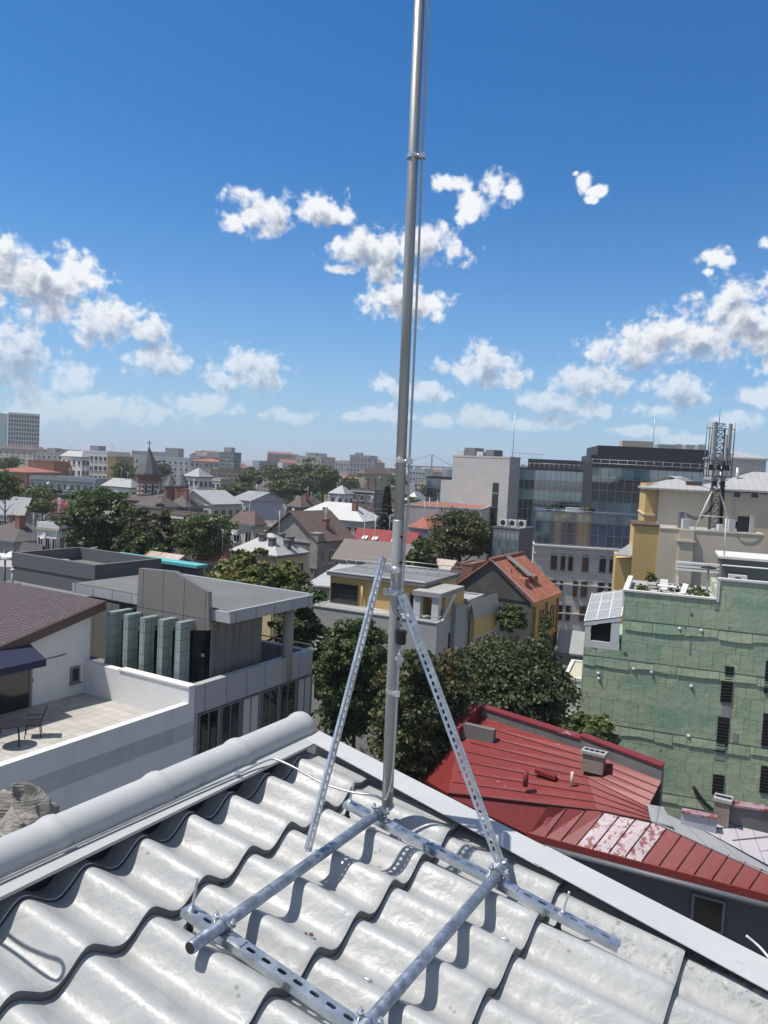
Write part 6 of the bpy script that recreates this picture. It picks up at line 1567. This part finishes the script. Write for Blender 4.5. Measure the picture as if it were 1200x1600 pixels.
TOWN = [
 ('flat_block', 'long beige block with faded red roof below the hotel tower', 52, 703, 330, -12, ('m', 12), W_BEIGE, 'hip', 1.5, TBRN, (7, 2), None, 20),
 ('flat_block', 'grey flat topped block right of the faded red roof', 98, 709, 320, 56, ('m', 14), W_GREY, 'flat', .5, BITU, (5, 2), None, 16),
 ('apartment_block', 'white stepped apartment block with a white hipped roof at far left', 128, 714, 235, 96, 140, W_WHITE, 'hip', 1.8, METW, (4, 4), (2, 4), 30),
 ('apartment_block', 'white balconied apartment block joined to the hipped roof block', 168, 708, 245, 126, ('m', 12), W_WHITE, 'flat', .6, BITU, (6, 4), None, 16),
 ('apartment_block', 'ochre end wall of a block in front of the long office', 181, 715, 240, 169, ('m', 10), plaster('ochre_wall', (.36, .27, .13)), 'flat', .4, BITU, None, None, 14),
 ('warehouse', 'brick orange low warehouse behind the green trees at far left', 84, 722, 230, 44, ('m', 14), plaster('orange_render', (.36, .15, .09)), 'flat', .3, METRUST, None, None, 12),
 ('warehouse', 'orange roofed shed at the left edge behind a dark tree', 42, 738, 200, -14, ('m', 14), plaster('orange_render', (.36, .15, .09)), 'hip', 1.2, TERR, None, None, 12),
 ('long_block', 'long blue grey two storey block behind the low trees', 149, 752, 170, 47, ('m', 9), plaster('blue_grey_wall', (.25, .29, .33)), 'flat', .5, GRAVEL, (10, 1), None, 14),
 ('office_block', 'long pale office block on the skyline behind the church', 296, 718, 360, 176, ('m', 16), plaster('haze_white_wall', (.50, .51, .52)), 'flat', .8, BITU, (14, 3), None, 10),
 ('office_block', 'pale flats with orange roof right of the long skyline office', 342, 722, 350, 297, ('m', 14), W_BEIGE, 'hip', 1.6, TERR, (6, 3), None, 10),
 ('glass_block', 'dark glazed block crowded with antennas on the skyline', 366, 709, 330, 343, 377, plaster('tower_grey', (.16, .18, .20)), 'flat', .6, BITU, (5, 5), (3, 5), 22),
 ('red_roof_flats', 'brown flats with wide red roof below the antenna block', 381, 737, 270, 330, 396, W_BROWN, 'flat', .5, METR, (6, 2), (2, 2), 22),
 ('small_house', 'white house with pyramid sheet roof right of the church', 311, 745, 190, 288, 332, W_WHITE, 'hip', 2.2, METG, (3, 3), (3, 3), 30),
 ('small_house', 'beige flats right of the white pyramid roofed house', 345, 750, 215, 322, 360, W_BEIGE, 'flat', .4, BITU, (3, 3), (3, 3), 30),
 ('corrugated_hall', 'hall with pale corrugated roof at the left edge', 36, 806, 118, -20, 57, W_GREY, 'gable_a', 2.6, METW, (6, 1), None, 24),
 ('red_roof_house', 'small pink house with steep red steel tile roof left of the big tree', 78, 801, 140, 66, 118, W_PINK, 'hip', 2.4, TRED, (2, 1), (3, 1), 40),
 ('villa', 'grey villa with wide brown hipped roof left of the white modern house', 24, 846, 86, -40, 98, plaster('stone_grey_wall', (.30, .30, .31)), 'hip', 1.9, TDRK, (3, 2), (5, 2), 30),
 ('modern_house', 'white flat topped modern house with slit windows beside the big tree', 92, 826, 78, 59, 112, W_WHITE, 'flat', .5, BITU, (3, 2), (2, 2), 24),
 ('annex', 'low grey annex with sloping grey roof in front of the villa', 58, 869, 76, 32, 70, W_GREY, 'gable_a', 1.0, TDRK, (3, 1), None, 24),
 ('long_shed', 'long house with beige walls and pale sheet roof right of the church', 332, 788, 130, 275, 377, W_BEIGE, 'gable_b', 2.0, METW, (3, 1), (4, 1), 30),
 ('gable_house', 'lavender grey gabled house right of the pale sheet roofed house', 392, 783, 150, 362, 447, W_LAV, 'gable_a', 1.6, METG, (3, 2), None, 38),
 ('dark_house', 'soot brown flat topped house behind the chestnut trees', 328, 812, 100, 232, 362, W_BROWN, 'flat', .4, BITU, (4, 1), (3, 1), 30),
 ('brown_roof_house', 'low house with brown hipped roof in front of the trees of the park', 470, 792, 165, 450, 508, W_BROWN, 'hip', 2.2, TBRN, (2, 1), (4, 1), 36),
 ('roof_house', 'dark roofed house with chimneys left of the brown hipped roof', 432, 768, 185, 388, 456, W_BROWN, 'hip', 2.4, TDRK, (4, 1), (2, 1), 26),
 ('yellow_flats', 'pale yellow flats with rust red roof beyond the park trees', 545, 748, 240, 508, 563, W_PALEY, 'hip', 1.4, TERR, (4, 3), (2, 3), 20),
 ('olive_flats', 'olive flats with a bare end wall right of the pale yellow flats', 570, 740, 245, 557, 612, plaster('olive_wall', (.33, .33, .2)), 'hip', 1.6, TBRN, None, (4, 4), 34),
 ('grey_slab', 'grey beige slab block on the skyline above the park trees', 502, 716, 420, 463, 524, W_BEIGE, 'flat', .9, BITU, (6, 4), (3, 4), 18),
 ('skyline_block', 'square grey block with window rows on the skyline left of the pole', 579, 714, 450, 547, 590, W_GREY, 'flat', .8, BITU, (6, 4), (2, 4), 14),
 ('white_roof_house', 'large house with a bright white hipped roof near the pole', 566, 815, 122, 458, 598, plaster('pale_old_wall', (.44, .43, .38)), 'hip', 2.6, seammat('white_sheet_roof', (.52, .52, .51), .6, .45), (8, 1), (3, 1), 24),
 ('small_white_house', 'narrow white house with blue sheet roof behind the white hipped roof', 538, 772, 185, 515, 552, W_WHITE, 'hip', 2.0, METG, (2, 3), (2, 3), 30),
 ('dark_house', 'dark grey block of old houses right of the narrow white house', 585, 768, 190, 548, 612, W_SOOT, 'flat', .5, BITU, (3, 2), (2, 2), 26),
 ('red_flat_roof', 'low house with flat red roof left of the pole', 585, 800, 150, 560, 597, W_BROWN, 'flat', .4, METR, None, None, 24),
 ('gable_house', 'weathered beige house with dark brown roof and big chimney left of the pole', 496, 846, 84, 414, 552, W_OLD, 'gable_b', 2.9, TBRN, (1, 1), (4, 2), 34),
 ('annex', 'lower beige house with brown hipped roof and red base', 398, 820, 96, 362, 412, W_BEIGE, 'hip', 1.6, TBRN, (2, 1), (2, 1), 34),
 ('silver_roof_house', 'yellow house with silver hipped sheet roof and many small chimneys', 432, 868, 73, 366, 477, W_PALEY, 'hip', 1.8, METW, (3, 1), (3, 1), 30),
 ('low_row', 'low beige row with brick red flat roof behind the silver hipped roof', 452, 822, 104, 408, 470, W_BEIGE, 'flat', .3, TBRN, (3, 1), None, 28),
 ('skylight_house', 'house with red sheet roof and skylights behind the yellow apartment house', 642, 864, 92, 552, 656, W_SOOT, 'gable_a', 2.2, TRED, (4, 1), None, 22),
 ('dark_roof_house', 'low house with smooth brown grey roof behind the yellow apartment house', 640, 884, 64, 525, 668, W_SOOT, 'gable_a', 1.4, plain('brown_grey_roof', (.15, .13, .115), .7, 0, .12), None, None, 20),
 ('terracotta_shed', 'low shed with faded terracotta roof right of the rusty hut', 352, 880, 66, 312, 372, W_SOOT, 'hip', .9, TERR, None, None, 28),
 ('brown_house', 'small house with brown roof at the foot of the long pale wall', 668, 826, 96, 640, 705, W_LAV, 'hip', 1.3, TERR, (2, 1), (2, 1), 30),
 ('far_house', 'grey sheet roofed house between the pole and the small glass cube', 652, 783, 170, 633, 668, W_GREY, 'hip', 2, METG, (2, 1), (2, 1), 26),
 ('far_block', 'beige stepped block behind the small glass cube', 668, 752, 280, 648, 690, W_BEIGE, 'flat', .5, BITU, (4, 3), (2, 3), 16),
 ('far_block', 'white office with roof plant just right of the pole on the skyline', 664, 735, 420, 640, 676, plaster('haze_white_wall', (.50, .51, .52)), 'flat', .8, BITU, (5, 2), None, 12),
 ('far_block', 'low beige flats behind the dark tree left of the church', 240, 738, 260, 200, ('m', 10), W_BEIGE, 'flat', .5, METR, (6, 2), None, 16),
 ('far_house', 'small brick red roofed house below the antenna block', 420, 758, 215, 396, 432, W_BEIGE, 'hip', 1.8, TERR, (3, 1), (1, 1), 26),
 ('far_house', 'dark roofed house between church and lavender gable', 290, 792, 118, 262, 318, W_SOOT, 'hip', 1.8, TDRK, (3, 1), (3, 1), 28),
 ('far_block', 'pale block peeping out left of the square skyline block', 545, 722, 500, 524, ('m', 20), plaster('haze_white_wall', (.50, .51, .52)), 'flat', .6, BITU, (5, 2), None, 12),
 ('villa', 'white villa with grey roof in front of the blue grey block', 205, 762, 165, 160, 222, W_WHITE, 'hip', 1.8, METG, (4, 1), (2, 1), 26),
 ('old_hall', 'low flat hall with grey roof between trees and church', 252, 792, 112, 214, 280, W_BROWN, 'hip', 1.6, TDRK, (3, 1), (2, 1), 28),
]
TH = {}
for row in TOWN:
    nm, lb, px, py, d, xl, xr, wl, rf, rh, rm, wf, ws, an = row
    TH[lb] = H_(nm, lb, px, py, d, xl, xr, wl, rf, rh, rm, wf, ws, an, 'house' if 'house' in nm or nm in ('villa', 'annex') else 'building')
k_ = TH['yellow house with silver hipped sheet roof and many small chimneys']
for a, bb, h in ((.25, .2, .9), (.55, .3, 1.2), (.75, .6, .9), (.2, .75, .9), (.45, .8, 1.2), (.1, .5, .6)): k_.chimney(k_.wl*a, k_.wr*bb, k_.zt+h*.7, .55, .8, W_SOOT)
k_ = TH['weathered beige house with dark brown roof and big chimney left of the pole']
k_.chimney(.3, k_.wr*.05, k_.zt-2, 1.1, 2.8, W_OLD); k_.chimney(k_.wl*.2, k_.wr*.5, k_.zt+1.4, .6, .8)
k_.box('dark_gable_patch', 0, k_.wl*.45, -.05, -.01, 4, k_.zt-.3, W_SOOT)
k_ = TH['large house with a bright white hipped roof near the pole']
k_.chimney(k_.wl*.2, k_.wr*.3, k_.zt+1.4, .8, 1.6); k_.chimney(k_.wl*.6, k_.wr*.2, k_.zt+.9, .6, .7)
for lb in ('low house with brown hipped roof in front of the trees of the park', 'dark roofed house with chimneys left of the brown hipped roof', 'dark grey block of old houses right of the narrow white house', 'grey villa with wide brown hipped roof left of the white modern house', 'dark roofed house between church and lavender gable'):
    k_ = TH[lb]; k_.chimney(k_.wl*.3, k_.wr*.35, k_.zt+1.3, .8, 1.3); k_.chimney(k_.wl*.7, k_.wr*.5, k_.zt+1.3, .6, 1.1)
k_ = TH['house with red sheet roof and skylights behind the yellow apartment house']
for f in (.28, .62, .8):
    zz = k_.zt+2.2*.5; k_.part('skylight', FRW, lambda b: b.prism([k_.P(k_.wl*f, k_.wr*.25-.4, zz-.02), k_.P(k_.wl*f+.7, k_.wr*.25-.4, zz-.02), k_.P(k_.wl*f+.7, k_.wr*.25+.5, zz+.5), k_.P(k_.wl*f, k_.wr*.25+.5, zz+.5)], (0, 0, .1)))
k_ = TH['dark glazed block crowded with antennas on the skyline']
for i in range(6): k_.part('antenna', STEEL, lambda b: b.tube([k_.P(k_.wl*(.2+.12*i), 2+i % 3, k_.zt), k_.P(k_.wl*(.2+.12*i), 2+i % 3, k_.zt+2.5+1.3*(i % 3))], .08, 5))
k_.box('roof_plant', k_.wl*.3, k_.wl*.8, 1, 4, k_.zt, k_.zt+2.6, W_GREY)
k_ = TH['long pale office block on the skyline behind the church']; k_.box('roof_plant', k_.wl*.17, k_.wl*.34, 2, 8, k_.zt, k_.zt+5, W_GREY)
for lb, a in (('grey beige slab block on the skyline above the park trees', .3), ('square grey block with window rows on the skyline left of the pole', .5), ('white office with roof plant just right of the pole on the skyline', .4), ('white balconied apartment block joined to the hipped roof block', .5), ('grey flat topped block right of the faded red roof', .4)):
    k_ = TH[lb]; k_.box('roof_plant', k_.wl*a, k_.wl*(a+.3), 2, 6, k_.zt+.3, k_.zt+2.2, W_GREY)

# small clutter: cornices, downpipes, aerials, dishes, wall air conditioners
gq = random.Random(21); DISH = plain('dish_grey', (.45, .45, .44), .5)
for lb, k_ in TH.items():
    far = (k_.C-CAMP).length > 230
    if not far:
        k_.box('cornice', -.12, k_.wl+.12, -.14, -.005, k_.zt-.30, k_.zt-.06, gq.choice((FRW, CONC, W_BEIGE)))
        k_.box('cornice', -.14, -.005, -.02, k_.wr, k_.zt-.30, k_.zt-.06, CONC)
        if k_.wl > 4: k_.part('downpipe', FRG, lambda b: b.tube([k_.P(k_.wl-.25, -.12, max(0, k_.zt-9)), k_.P(k_.wl-.25, -.12, k_.zt-.05)], .06, 6))
        k_.part('downpipe', FRG, lambda b: b.tube([k_.P(.15, -.12, max(0, k_.zt-9)), k_.P(.15, -.12, k_.zt-.05)], .06, 6))
    for i in range(gq.choice((1, 2, 2, 3))):
        a, bb = k_.wl*gq.uniform(.2, .8), k_.wr*gq.uniform(.3, .6); z0 = k_.zt+.3; h = gq.uniform(2.2, 4.0)
        def aer(b):
            b.tube([k_.P(a, bb, z0-.5), k_.P(a, bb, z0+h)], .035, 4)
            for j in range(4): b.box(k_.P(a-.5+.1*j, bb-.02, z0+h-.12-.16*j), k_.A*(1.0-.2*j), (0, 0, .03), k_.B*.03)
        k_.part('aerial', STEEL, aer)
    if not far and gq.random() < .75:
        a = k_.wl*gq.uniform(.15, .85); z = k_.zt-gq.uniform(.9, 2.2)
        k_.part('wall_air_conditioner', UNIT, lambda b: (b.box(k_.P(a, -.42, z), k_.A*.8, k_.B*.36, (0, 0, .55)), b.lathe(k_.P(a+.4, -.425, z+.27), hd(k_.ang+180), [(.2, 0), (.2, .02), (.05, .025)], 10)))
    if not far and gq.random() < .5:
        q = k_.P(k_.wl*gq.uniform(.3, .9), -.35, k_.zt-gq.uniform(.2, 1.4))
        k_.part('satellite_dish', DISH, lambda b: (b.lathe(q, hd(gq.uniform(150, 215))+Z3*.5, [(.02, -.08), (.25, -.05), (.38, .04), (.36, .045), (.2, -.02)], 12), b.tube([q, q+k_.B*.35-Z3*.1], .025, 5)))
# ---------------------------------------------------------------- church with a striped drum and three cone roofs
SLATE = seammat('slate_cone', (.085, .09, .095), .9, .6)
STRIPE = None
def stripes():
    m, nt, b = new_mat('striped_drum'); s = NODE(nt, 'ShaderNodeSeparateXYZ'); nt.links.new(uvn(nt), s.inputs[0])
    f = ramp(nt, math_(nt, 'FRACT', math_(nt, 'MULTIPLY', s.outputs[1], 1/.9)), .48, .52)
    nt.links.new(mixc(nt, f, (.20, .06, .045), (.55, .52, .47)), b.inputs['Base Color']); b.inputs['Roughness'].default_value = .8; return m
STRIPE = stripes()
BRK = plaster('church_brick', (.19, .085, .06))
cc = at(231, 768, 165)
ch = empty('church', V2(cc, 0), 'brick church with striped octagonal drum and dark pointed roofs', 'church')
def octo(b, c, r, z0, z1, n=10): b.prism([V2(c, z0)+hd(360*k/n+12)*r for k in range(n)], (0, 0, z1-z0))
zD0 = at(231, 770, 165).z; zD1 = at(231, 742, 165).z; zT = at(231, 700, 165).z; zX = at(231, 686, 165).z
rD = 17*165/1202; rC = 21*165/1202
part(ch, 'drum', STRIPE, lambda b: octo(b, cc, rD, zD0-3, zD1-1.3)); part(ch, 'cornice', BRK, lambda b: octo(b, cc, rD+.25, zD1-1.29, zD1))
part(ch, 'main_roof', SLATE, lambda b: b.lathe(V2(cc, zD1), Z3, [(rC, 0), (rC*.97, .35), (rC*.62, (zT-zD1)*.42), (rC*.3, (zT-zD1)*.72), (.18, zT-zD1), (.02, zT-zD1+.1)], 10))
part(ch, 'cross', GAL, lambda b: (b.tube([V2(cc, zT), V2(cc, zX)], .10, 6), b.box(V2(cc, zX-.9)+Vector((-.55, -.06, 0)), (1.1, 0, 0), (0, .12, 0), (0, 0, .16)), b.lathe(V2(cc, zT), Z3, [(.1, 0), (.22, .15), (.1, .32)], 8)))
for k in range(10):
    a = 360*(k+.5)/10+12; p = V2(cc, zD0-.2)+hd(a)*(rD*.952+.02); n_ = hd(a)
    if n_.dot(CAMP-p) > 0: add_win(ch, p, a, .6, 2.4, FRW, GL2, False)
nave = at(262, 790, 160)
part(ch, 'nave', BRK, lambda b: b.box(V2(cc, 0)-hd(30)*4-hd(120)*5, hd(120)*14, hd(30)*12, (0, 0, zD0-1.5)))
part(ch, 'nave_roof', TDRK, lambda b: b.prism([V2(cc, zD0-1.49)-hd(30)*4.6-hd(120)*5.6, V2(cc, zD0-1.49)-hd(30)*4.6+hd(120)*9.6, V2(cc, zD0+.6)+hd(30)*2+hd(120)*8, V2(cc, zD0+.6)+hd(30)*2-hd(120)*4], hd(30)*.3+Z3*.2))
for px, d_ in ((266.5, 160), (284.5, 157)):
    t_ = at(px, 760, d_); zt_ = at(px, 739, d_).z; rr2 = 12*d_/1202
    part(ch, 'turret', BRK, lambda b: octo(b, t_, rr2*.85, 0, t_.z-.02)); part(ch, 'turret_roof', SLATE, lambda b: b.lathe(t_, Z3, [(rr2, 0), (rr2*.96, .2), (rr2*.45, (zt_-t_.z)*.55), (.05, zt_-t_.z), (.02, zt_-t_.z+1)], 8))
# ---------------------------------------------------------------- tower crane on the skyline
cr = at(673, 752, 700); zc = at(673, 729, 700).z
crane = empty('tower_crane', V2(cr, 0), 'small tower crane on the skyline between the pole and the pale clad cube', 'crane')
CRM = plain('crane_grey', (.34, .35, .37), .6, 0, .1)
part(crane, 'tower', CRM, lambda b: b.box(V2(cr, 0)-Vector((1, 1, 0)), (2, 0, 0), (0, 2, 0), (0, 0, zc)))
part(crane, 'jib', CRM, lambda b: (b.box(V2(cr, zc-1), (22, 6, 0), (0, 1, 0), (0, 0, 1.4)), b.box(V2(cr, zc-1), (-34, -4, 0), (0, 1, 0), (0, 0, 1.2)), b.box(V2(cr, zc)-Vector((.6, .6, 0)), (1.2, 0, 0), (0, 1.2, 0), (0, 0, 11)), b.tube([V2(cr, zc+11), V2(cr, zc)+Vector((22, 6, 0))], .25, 4), b.tube([V2(cr, zc+11), V2(cr, zc)+Vector((-30, -4, 0))], .25, 4)))
part(crane, 'counterweight', FRG, lambda b: b.box(V2(cr, zc-3.5)+Vector((-22, -3, 0)), (5, 0, 0), (0, 2, 0), (0, 0, 3)))
# ---------------------------------------------------------------- far town and far trees: masses nobody could count
g_ = random.Random(5)
cols_ = [plain('far_pale', (.36, .37, .38), .9), plain('far_grey', (.22, .23, .24), .9), plain('far_red', (.22, .10, .08), .9), plain('far_beige', (.34, .31, .26), .9)]
fb = MB()
for i in range(520):
    px = g_.uniform(-60, 1260); d = g_.choice((480, 560, 650, 800, 1000, 1250)); w = g_.uniform(10, 34); h = g_.uniform(8, 17)+(g_.random() < .13)*g_.uniform(6, 14)*(d/700)
    p = at(px, 740, d+g_.uniform(-50, 50)); a = g_.uniform(0, 90); fb.cm = g_.randrange(4)
    fb.box(V2(p, 0), hd(a)*w, hd(a+90)*g_.uniform(8, 14), (0, 0, h))
    if g_.random() < .4:
        fb.cm = 2; q = V2(p, h+.02); u1, u2 = hd(a)*w, hd(a+90)*9; m_ = (u2*.5)+Z3*2.5
        fb.prism([q, q+u2, q+m_], u1)
tag(fb.obj('far_town', cols_), kind='stuff')
def far_leaves():
    Q = []; g = np.random.default_rng(3)
    for i in range(560):
        px = g_.uniform(-80, 1280); d = 300+900*g_.random()**1.3; p = at(px, 740, d); r = g_.uniform(3.5, 7.5); h = g_.uniform(7, 13)
        q = leaf_cloud((r, r, r*.8), 9, 16, 1.9, 100+i % 40); Q.append(q+np.array([p.x, p.y, h]))
    return np.concatenate(Q)
fo = bpy.data.objects.new('distant_trees', leaf_mesh('distant_trees', far_leaves(), L_MID)); COL.objects.link(fo); tag(fo, kind='stuff')
def shrubbery():
    Q = []; g = random.Random(9)
    for i in range(520):
        d = 40+260*g.random()**1.4; px = g.uniform(-60, 1150); p = at(px, 900, d); r = g.uniform(.8, 2.2)
        q = leaf_cloud((r, r, r), 8, 18, .55, 200+i % 30); Q.append(q+np.array([p.x, p.y, r*.7]))
    return np.concatenate(Q)
so_ = bpy.data.objects.new('undergrowth', leaf_mesh('undergrowth', shrubbery(), L_DARK)); COL.objects.link(so_); tag(so_, kind='stuff')
# hills
hb = MB(); pts = []
for i in range(60):
    x = -5200+i*180; pts.append((x, 7800+300*math.sin(i*.5), 22+14*math.sin(i*.37)+9*math.sin(i*1.1)+6*math.sin(i*2.3)))
for i in range(59):
    a, c = pts[i], pts[i+1]; hb.poly([(a[0], a[1], 0), (c[0], c[1], 0), c, a]); hb.poly([a, c, (c[0], c[1]+900, 0), (a[0], a[1]+900, 0)])
tag(hb.obj('hills', plain('hill_green', (.05, .065, .05), .95), uv=False), kind='structure')
# ---------------------------------------------------------------- trees one can tell apart
tree('large dark green tree left of the church', 150, 822, 74, 3.3, 4.6, L_DARK, clumps=170, per=110, leaf=.30, seed=2)
tree('olive chestnut tree just right of the large dark tree', 208, 842, 70, 1.9, 3.2, L_BRN, clumps=80, per=100, leaf=.26, seed=4)
tree('brownish upright tree in front of the soot brown house', 256, 838, 69, 1.5, 3.0, L_BRN, clumps=60, per=100, leaf=.24, seed=9)
tree('broad green tree right of the brownish tree', 315, 842, 68, 2.7, 2.5, L_MID, clumps=90, per=100, leaf=.26, seed=6)
tree('low tree behind the brownish tree, hiding the house foot', 232, 862, 66, 1.8, 2.0, L_DARK, clumps=60, per=90, leaf=.26, seed=36)
tree('magnolia like tree with yellowing leaves behind the canopy roof', 402, 912, 45, 3.2, 2.0, L_YEL, clumps=160, per=110, leaf=.30, seed=7)
tree('lower dark leafy tree under the right end of the canopy roof', 468, 985, 42, 1.4, 2.8, L_DARK, clumps=60, per=90, leaf=.28, seed=8)
tree('dark tree behind the left brace of the mast', 556, 1070, 35, 1.7, 3.6, L_DARK, clumps=170, per=190, leaf=.17, seed=10)
tree('slim dark tree in front of the yellow house loggia', 512, 1040, 41, .9, 2.5, L_DARK, clumps=50, per=90, leaf=.24, seed=11)
tree('chestnut tree with browning leaves behind the mast', 655, 1130, 31, 2.0, 3.4, L_BRN, clumps=200, per=190, leaf=.16, seed=12)
tree('large round tree between the mast and the green sheeted building', 790, 1085, 36, 3.1, 3.0, leafmat('grey_green_leaves', (.028, .042, .015), (.105, .13, .05)), clumps=330, per=190, leaf=.18, seed=13)
tree('small tree in front of the green sheeted wall', 918, 1158, 33, 1.25, 1.25, L_MID, clumps=80, per=140, leaf=.16, seed=14)
tree('dark narrow conifer right beside the pole', 603, 812, 100, 1.6, 4.2, L_CON, 'conifer', 90, 90, .3, 15, True)
tree('broad chestnut tree in front of the long pale wall', 720, 843, 84, 3.7, 3.3, L_BRN, clumps=170, per=100, leaf=.30, seed=16)
tree('dark tree left of the rusty roofed shed', 657, 882, 60, 1.7, 2.2, L_DARK, clumps=70, per=100, leaf=.26, seed=17)
tree('ivy mound climbing the side of the terracotta roofed house', 802, 968, 53, 1.1, 1.3, L_DARK, 'ivy', 50, 90, .2, 18, trunk=False)
tree('ivy cloaking the yellow corner of the terracotta house', 851, 985, 55, .5, 1.6, L_DARK, 'ivy', 30, 80, .2, 19, trunk=False)
park = ((392, 757, 205, 4.5, 3.6), (412, 748, 230, 5, 4.5), (436, 752, 215, 5.5, 4.5), (458, 746, 240, 5.5, 5), (484, 744, 235, 6, 5.4), (505, 752, 225, 5, 5), (470, 762, 190, 4, 3.2), (440, 764, 186, 3.6, 2.8), (545, 762, 215, 3.2, 3.4))
plab = ('leftmost tree of the park', 'second park tree from the left, above the dark roofs', 'rounded park tree left of the park middle', 'park tree at the middle of the row', 'tallest park tree below the grey beige slab block', 'rightmost tree of the park beside the pale yellow flats', 'lower front tree of the park above the brown hipped roof', 'smallest front tree of the park', 'lone tree in front of the pale yellow flats')
for k, (px, py, d, rx, rz) in enumerate(park): tree(plab[k], px, py, d, rx, rz, (L_DARK, L_MID)[k % 2], clumps=70, per=80, leaf=.62, seed=20+k, share='P%d' % (k % 3), group='trees of the park')
far_t = ((8, 762, 112, 2.2, 3.2, 'dark tree cut by the left edge'), (30, 786, 128, 2.6, 1.9, 'low green tree beside the corrugated hall'), (52, 778, 135, 3.0, 2.4, 'green tree right of the low tree at far left'), (76, 776, 150, 2.8, 2.2, 'green tree in front of the blue grey block'), (66, 792, 120, 2.4, 1.5, 'bushy tree by the small red roofed house'), (192, 738, 225, 3.6, 3.4, 'tree in front of the long skyline office'), (222, 742, 220, 3.4, 3, 'tree left of the church spire'), (252, 735, 235, 3.5, 3, 'tree right of the church spire'), (10, 728, 260, 4.5, 3.5, 'rounded dark tree below the hotel tower'), (358, 772, 170, 3, 2, 'tree behind the lavender grey gable'), (378, 766, 175, 3, 2.2, 'green tree right of the beige flats'), (640, 792, 150, 2.6, 2.4, 'tree right of the pole above the long wall'), (668, 772, 190, 3, 2.6, 'tree peeping beside the small glass cube'), (622, 752, 260, 4, 3, 'far tree directly behind the pole'))
for k, (px, py, d, rx, rz, lb) in enumerate(far_t): tree(lb, px, py, d, rx, rz, (L_MID, L_DARK)[k % 2], clumps=70, per=80, leaf=.5, seed=40+k, share='P%d' % (k % 3), group='trees among the houses')
# ---------------------------------------------------------------- air
hz = MB(); hz.box((-9200, -2700, -1), (18400, 0, 0), (0, 18900, 0), (0, 0, 71))
hm = bpy.data.materials.new('air'); hm.use_nodes = True; hn = hm.node_tree; hn.nodes.clear()
ho = hn.nodes.new('ShaderNodeOutputMaterial'); hv_ = hn.nodes.new('ShaderNodeVolumePrincipled')
hv_.inputs['Color'].default_value = (.88, .94, 1, 1); hv_.inputs['Density'].default_value = .00028; hv_.inputs['Anisotropy'].default_value = .2
hn.links.new(hv_.outputs[0], ho.inputs['Volume'])
tag(hz.obj('haze', hm, uv=False), kind='stuff')
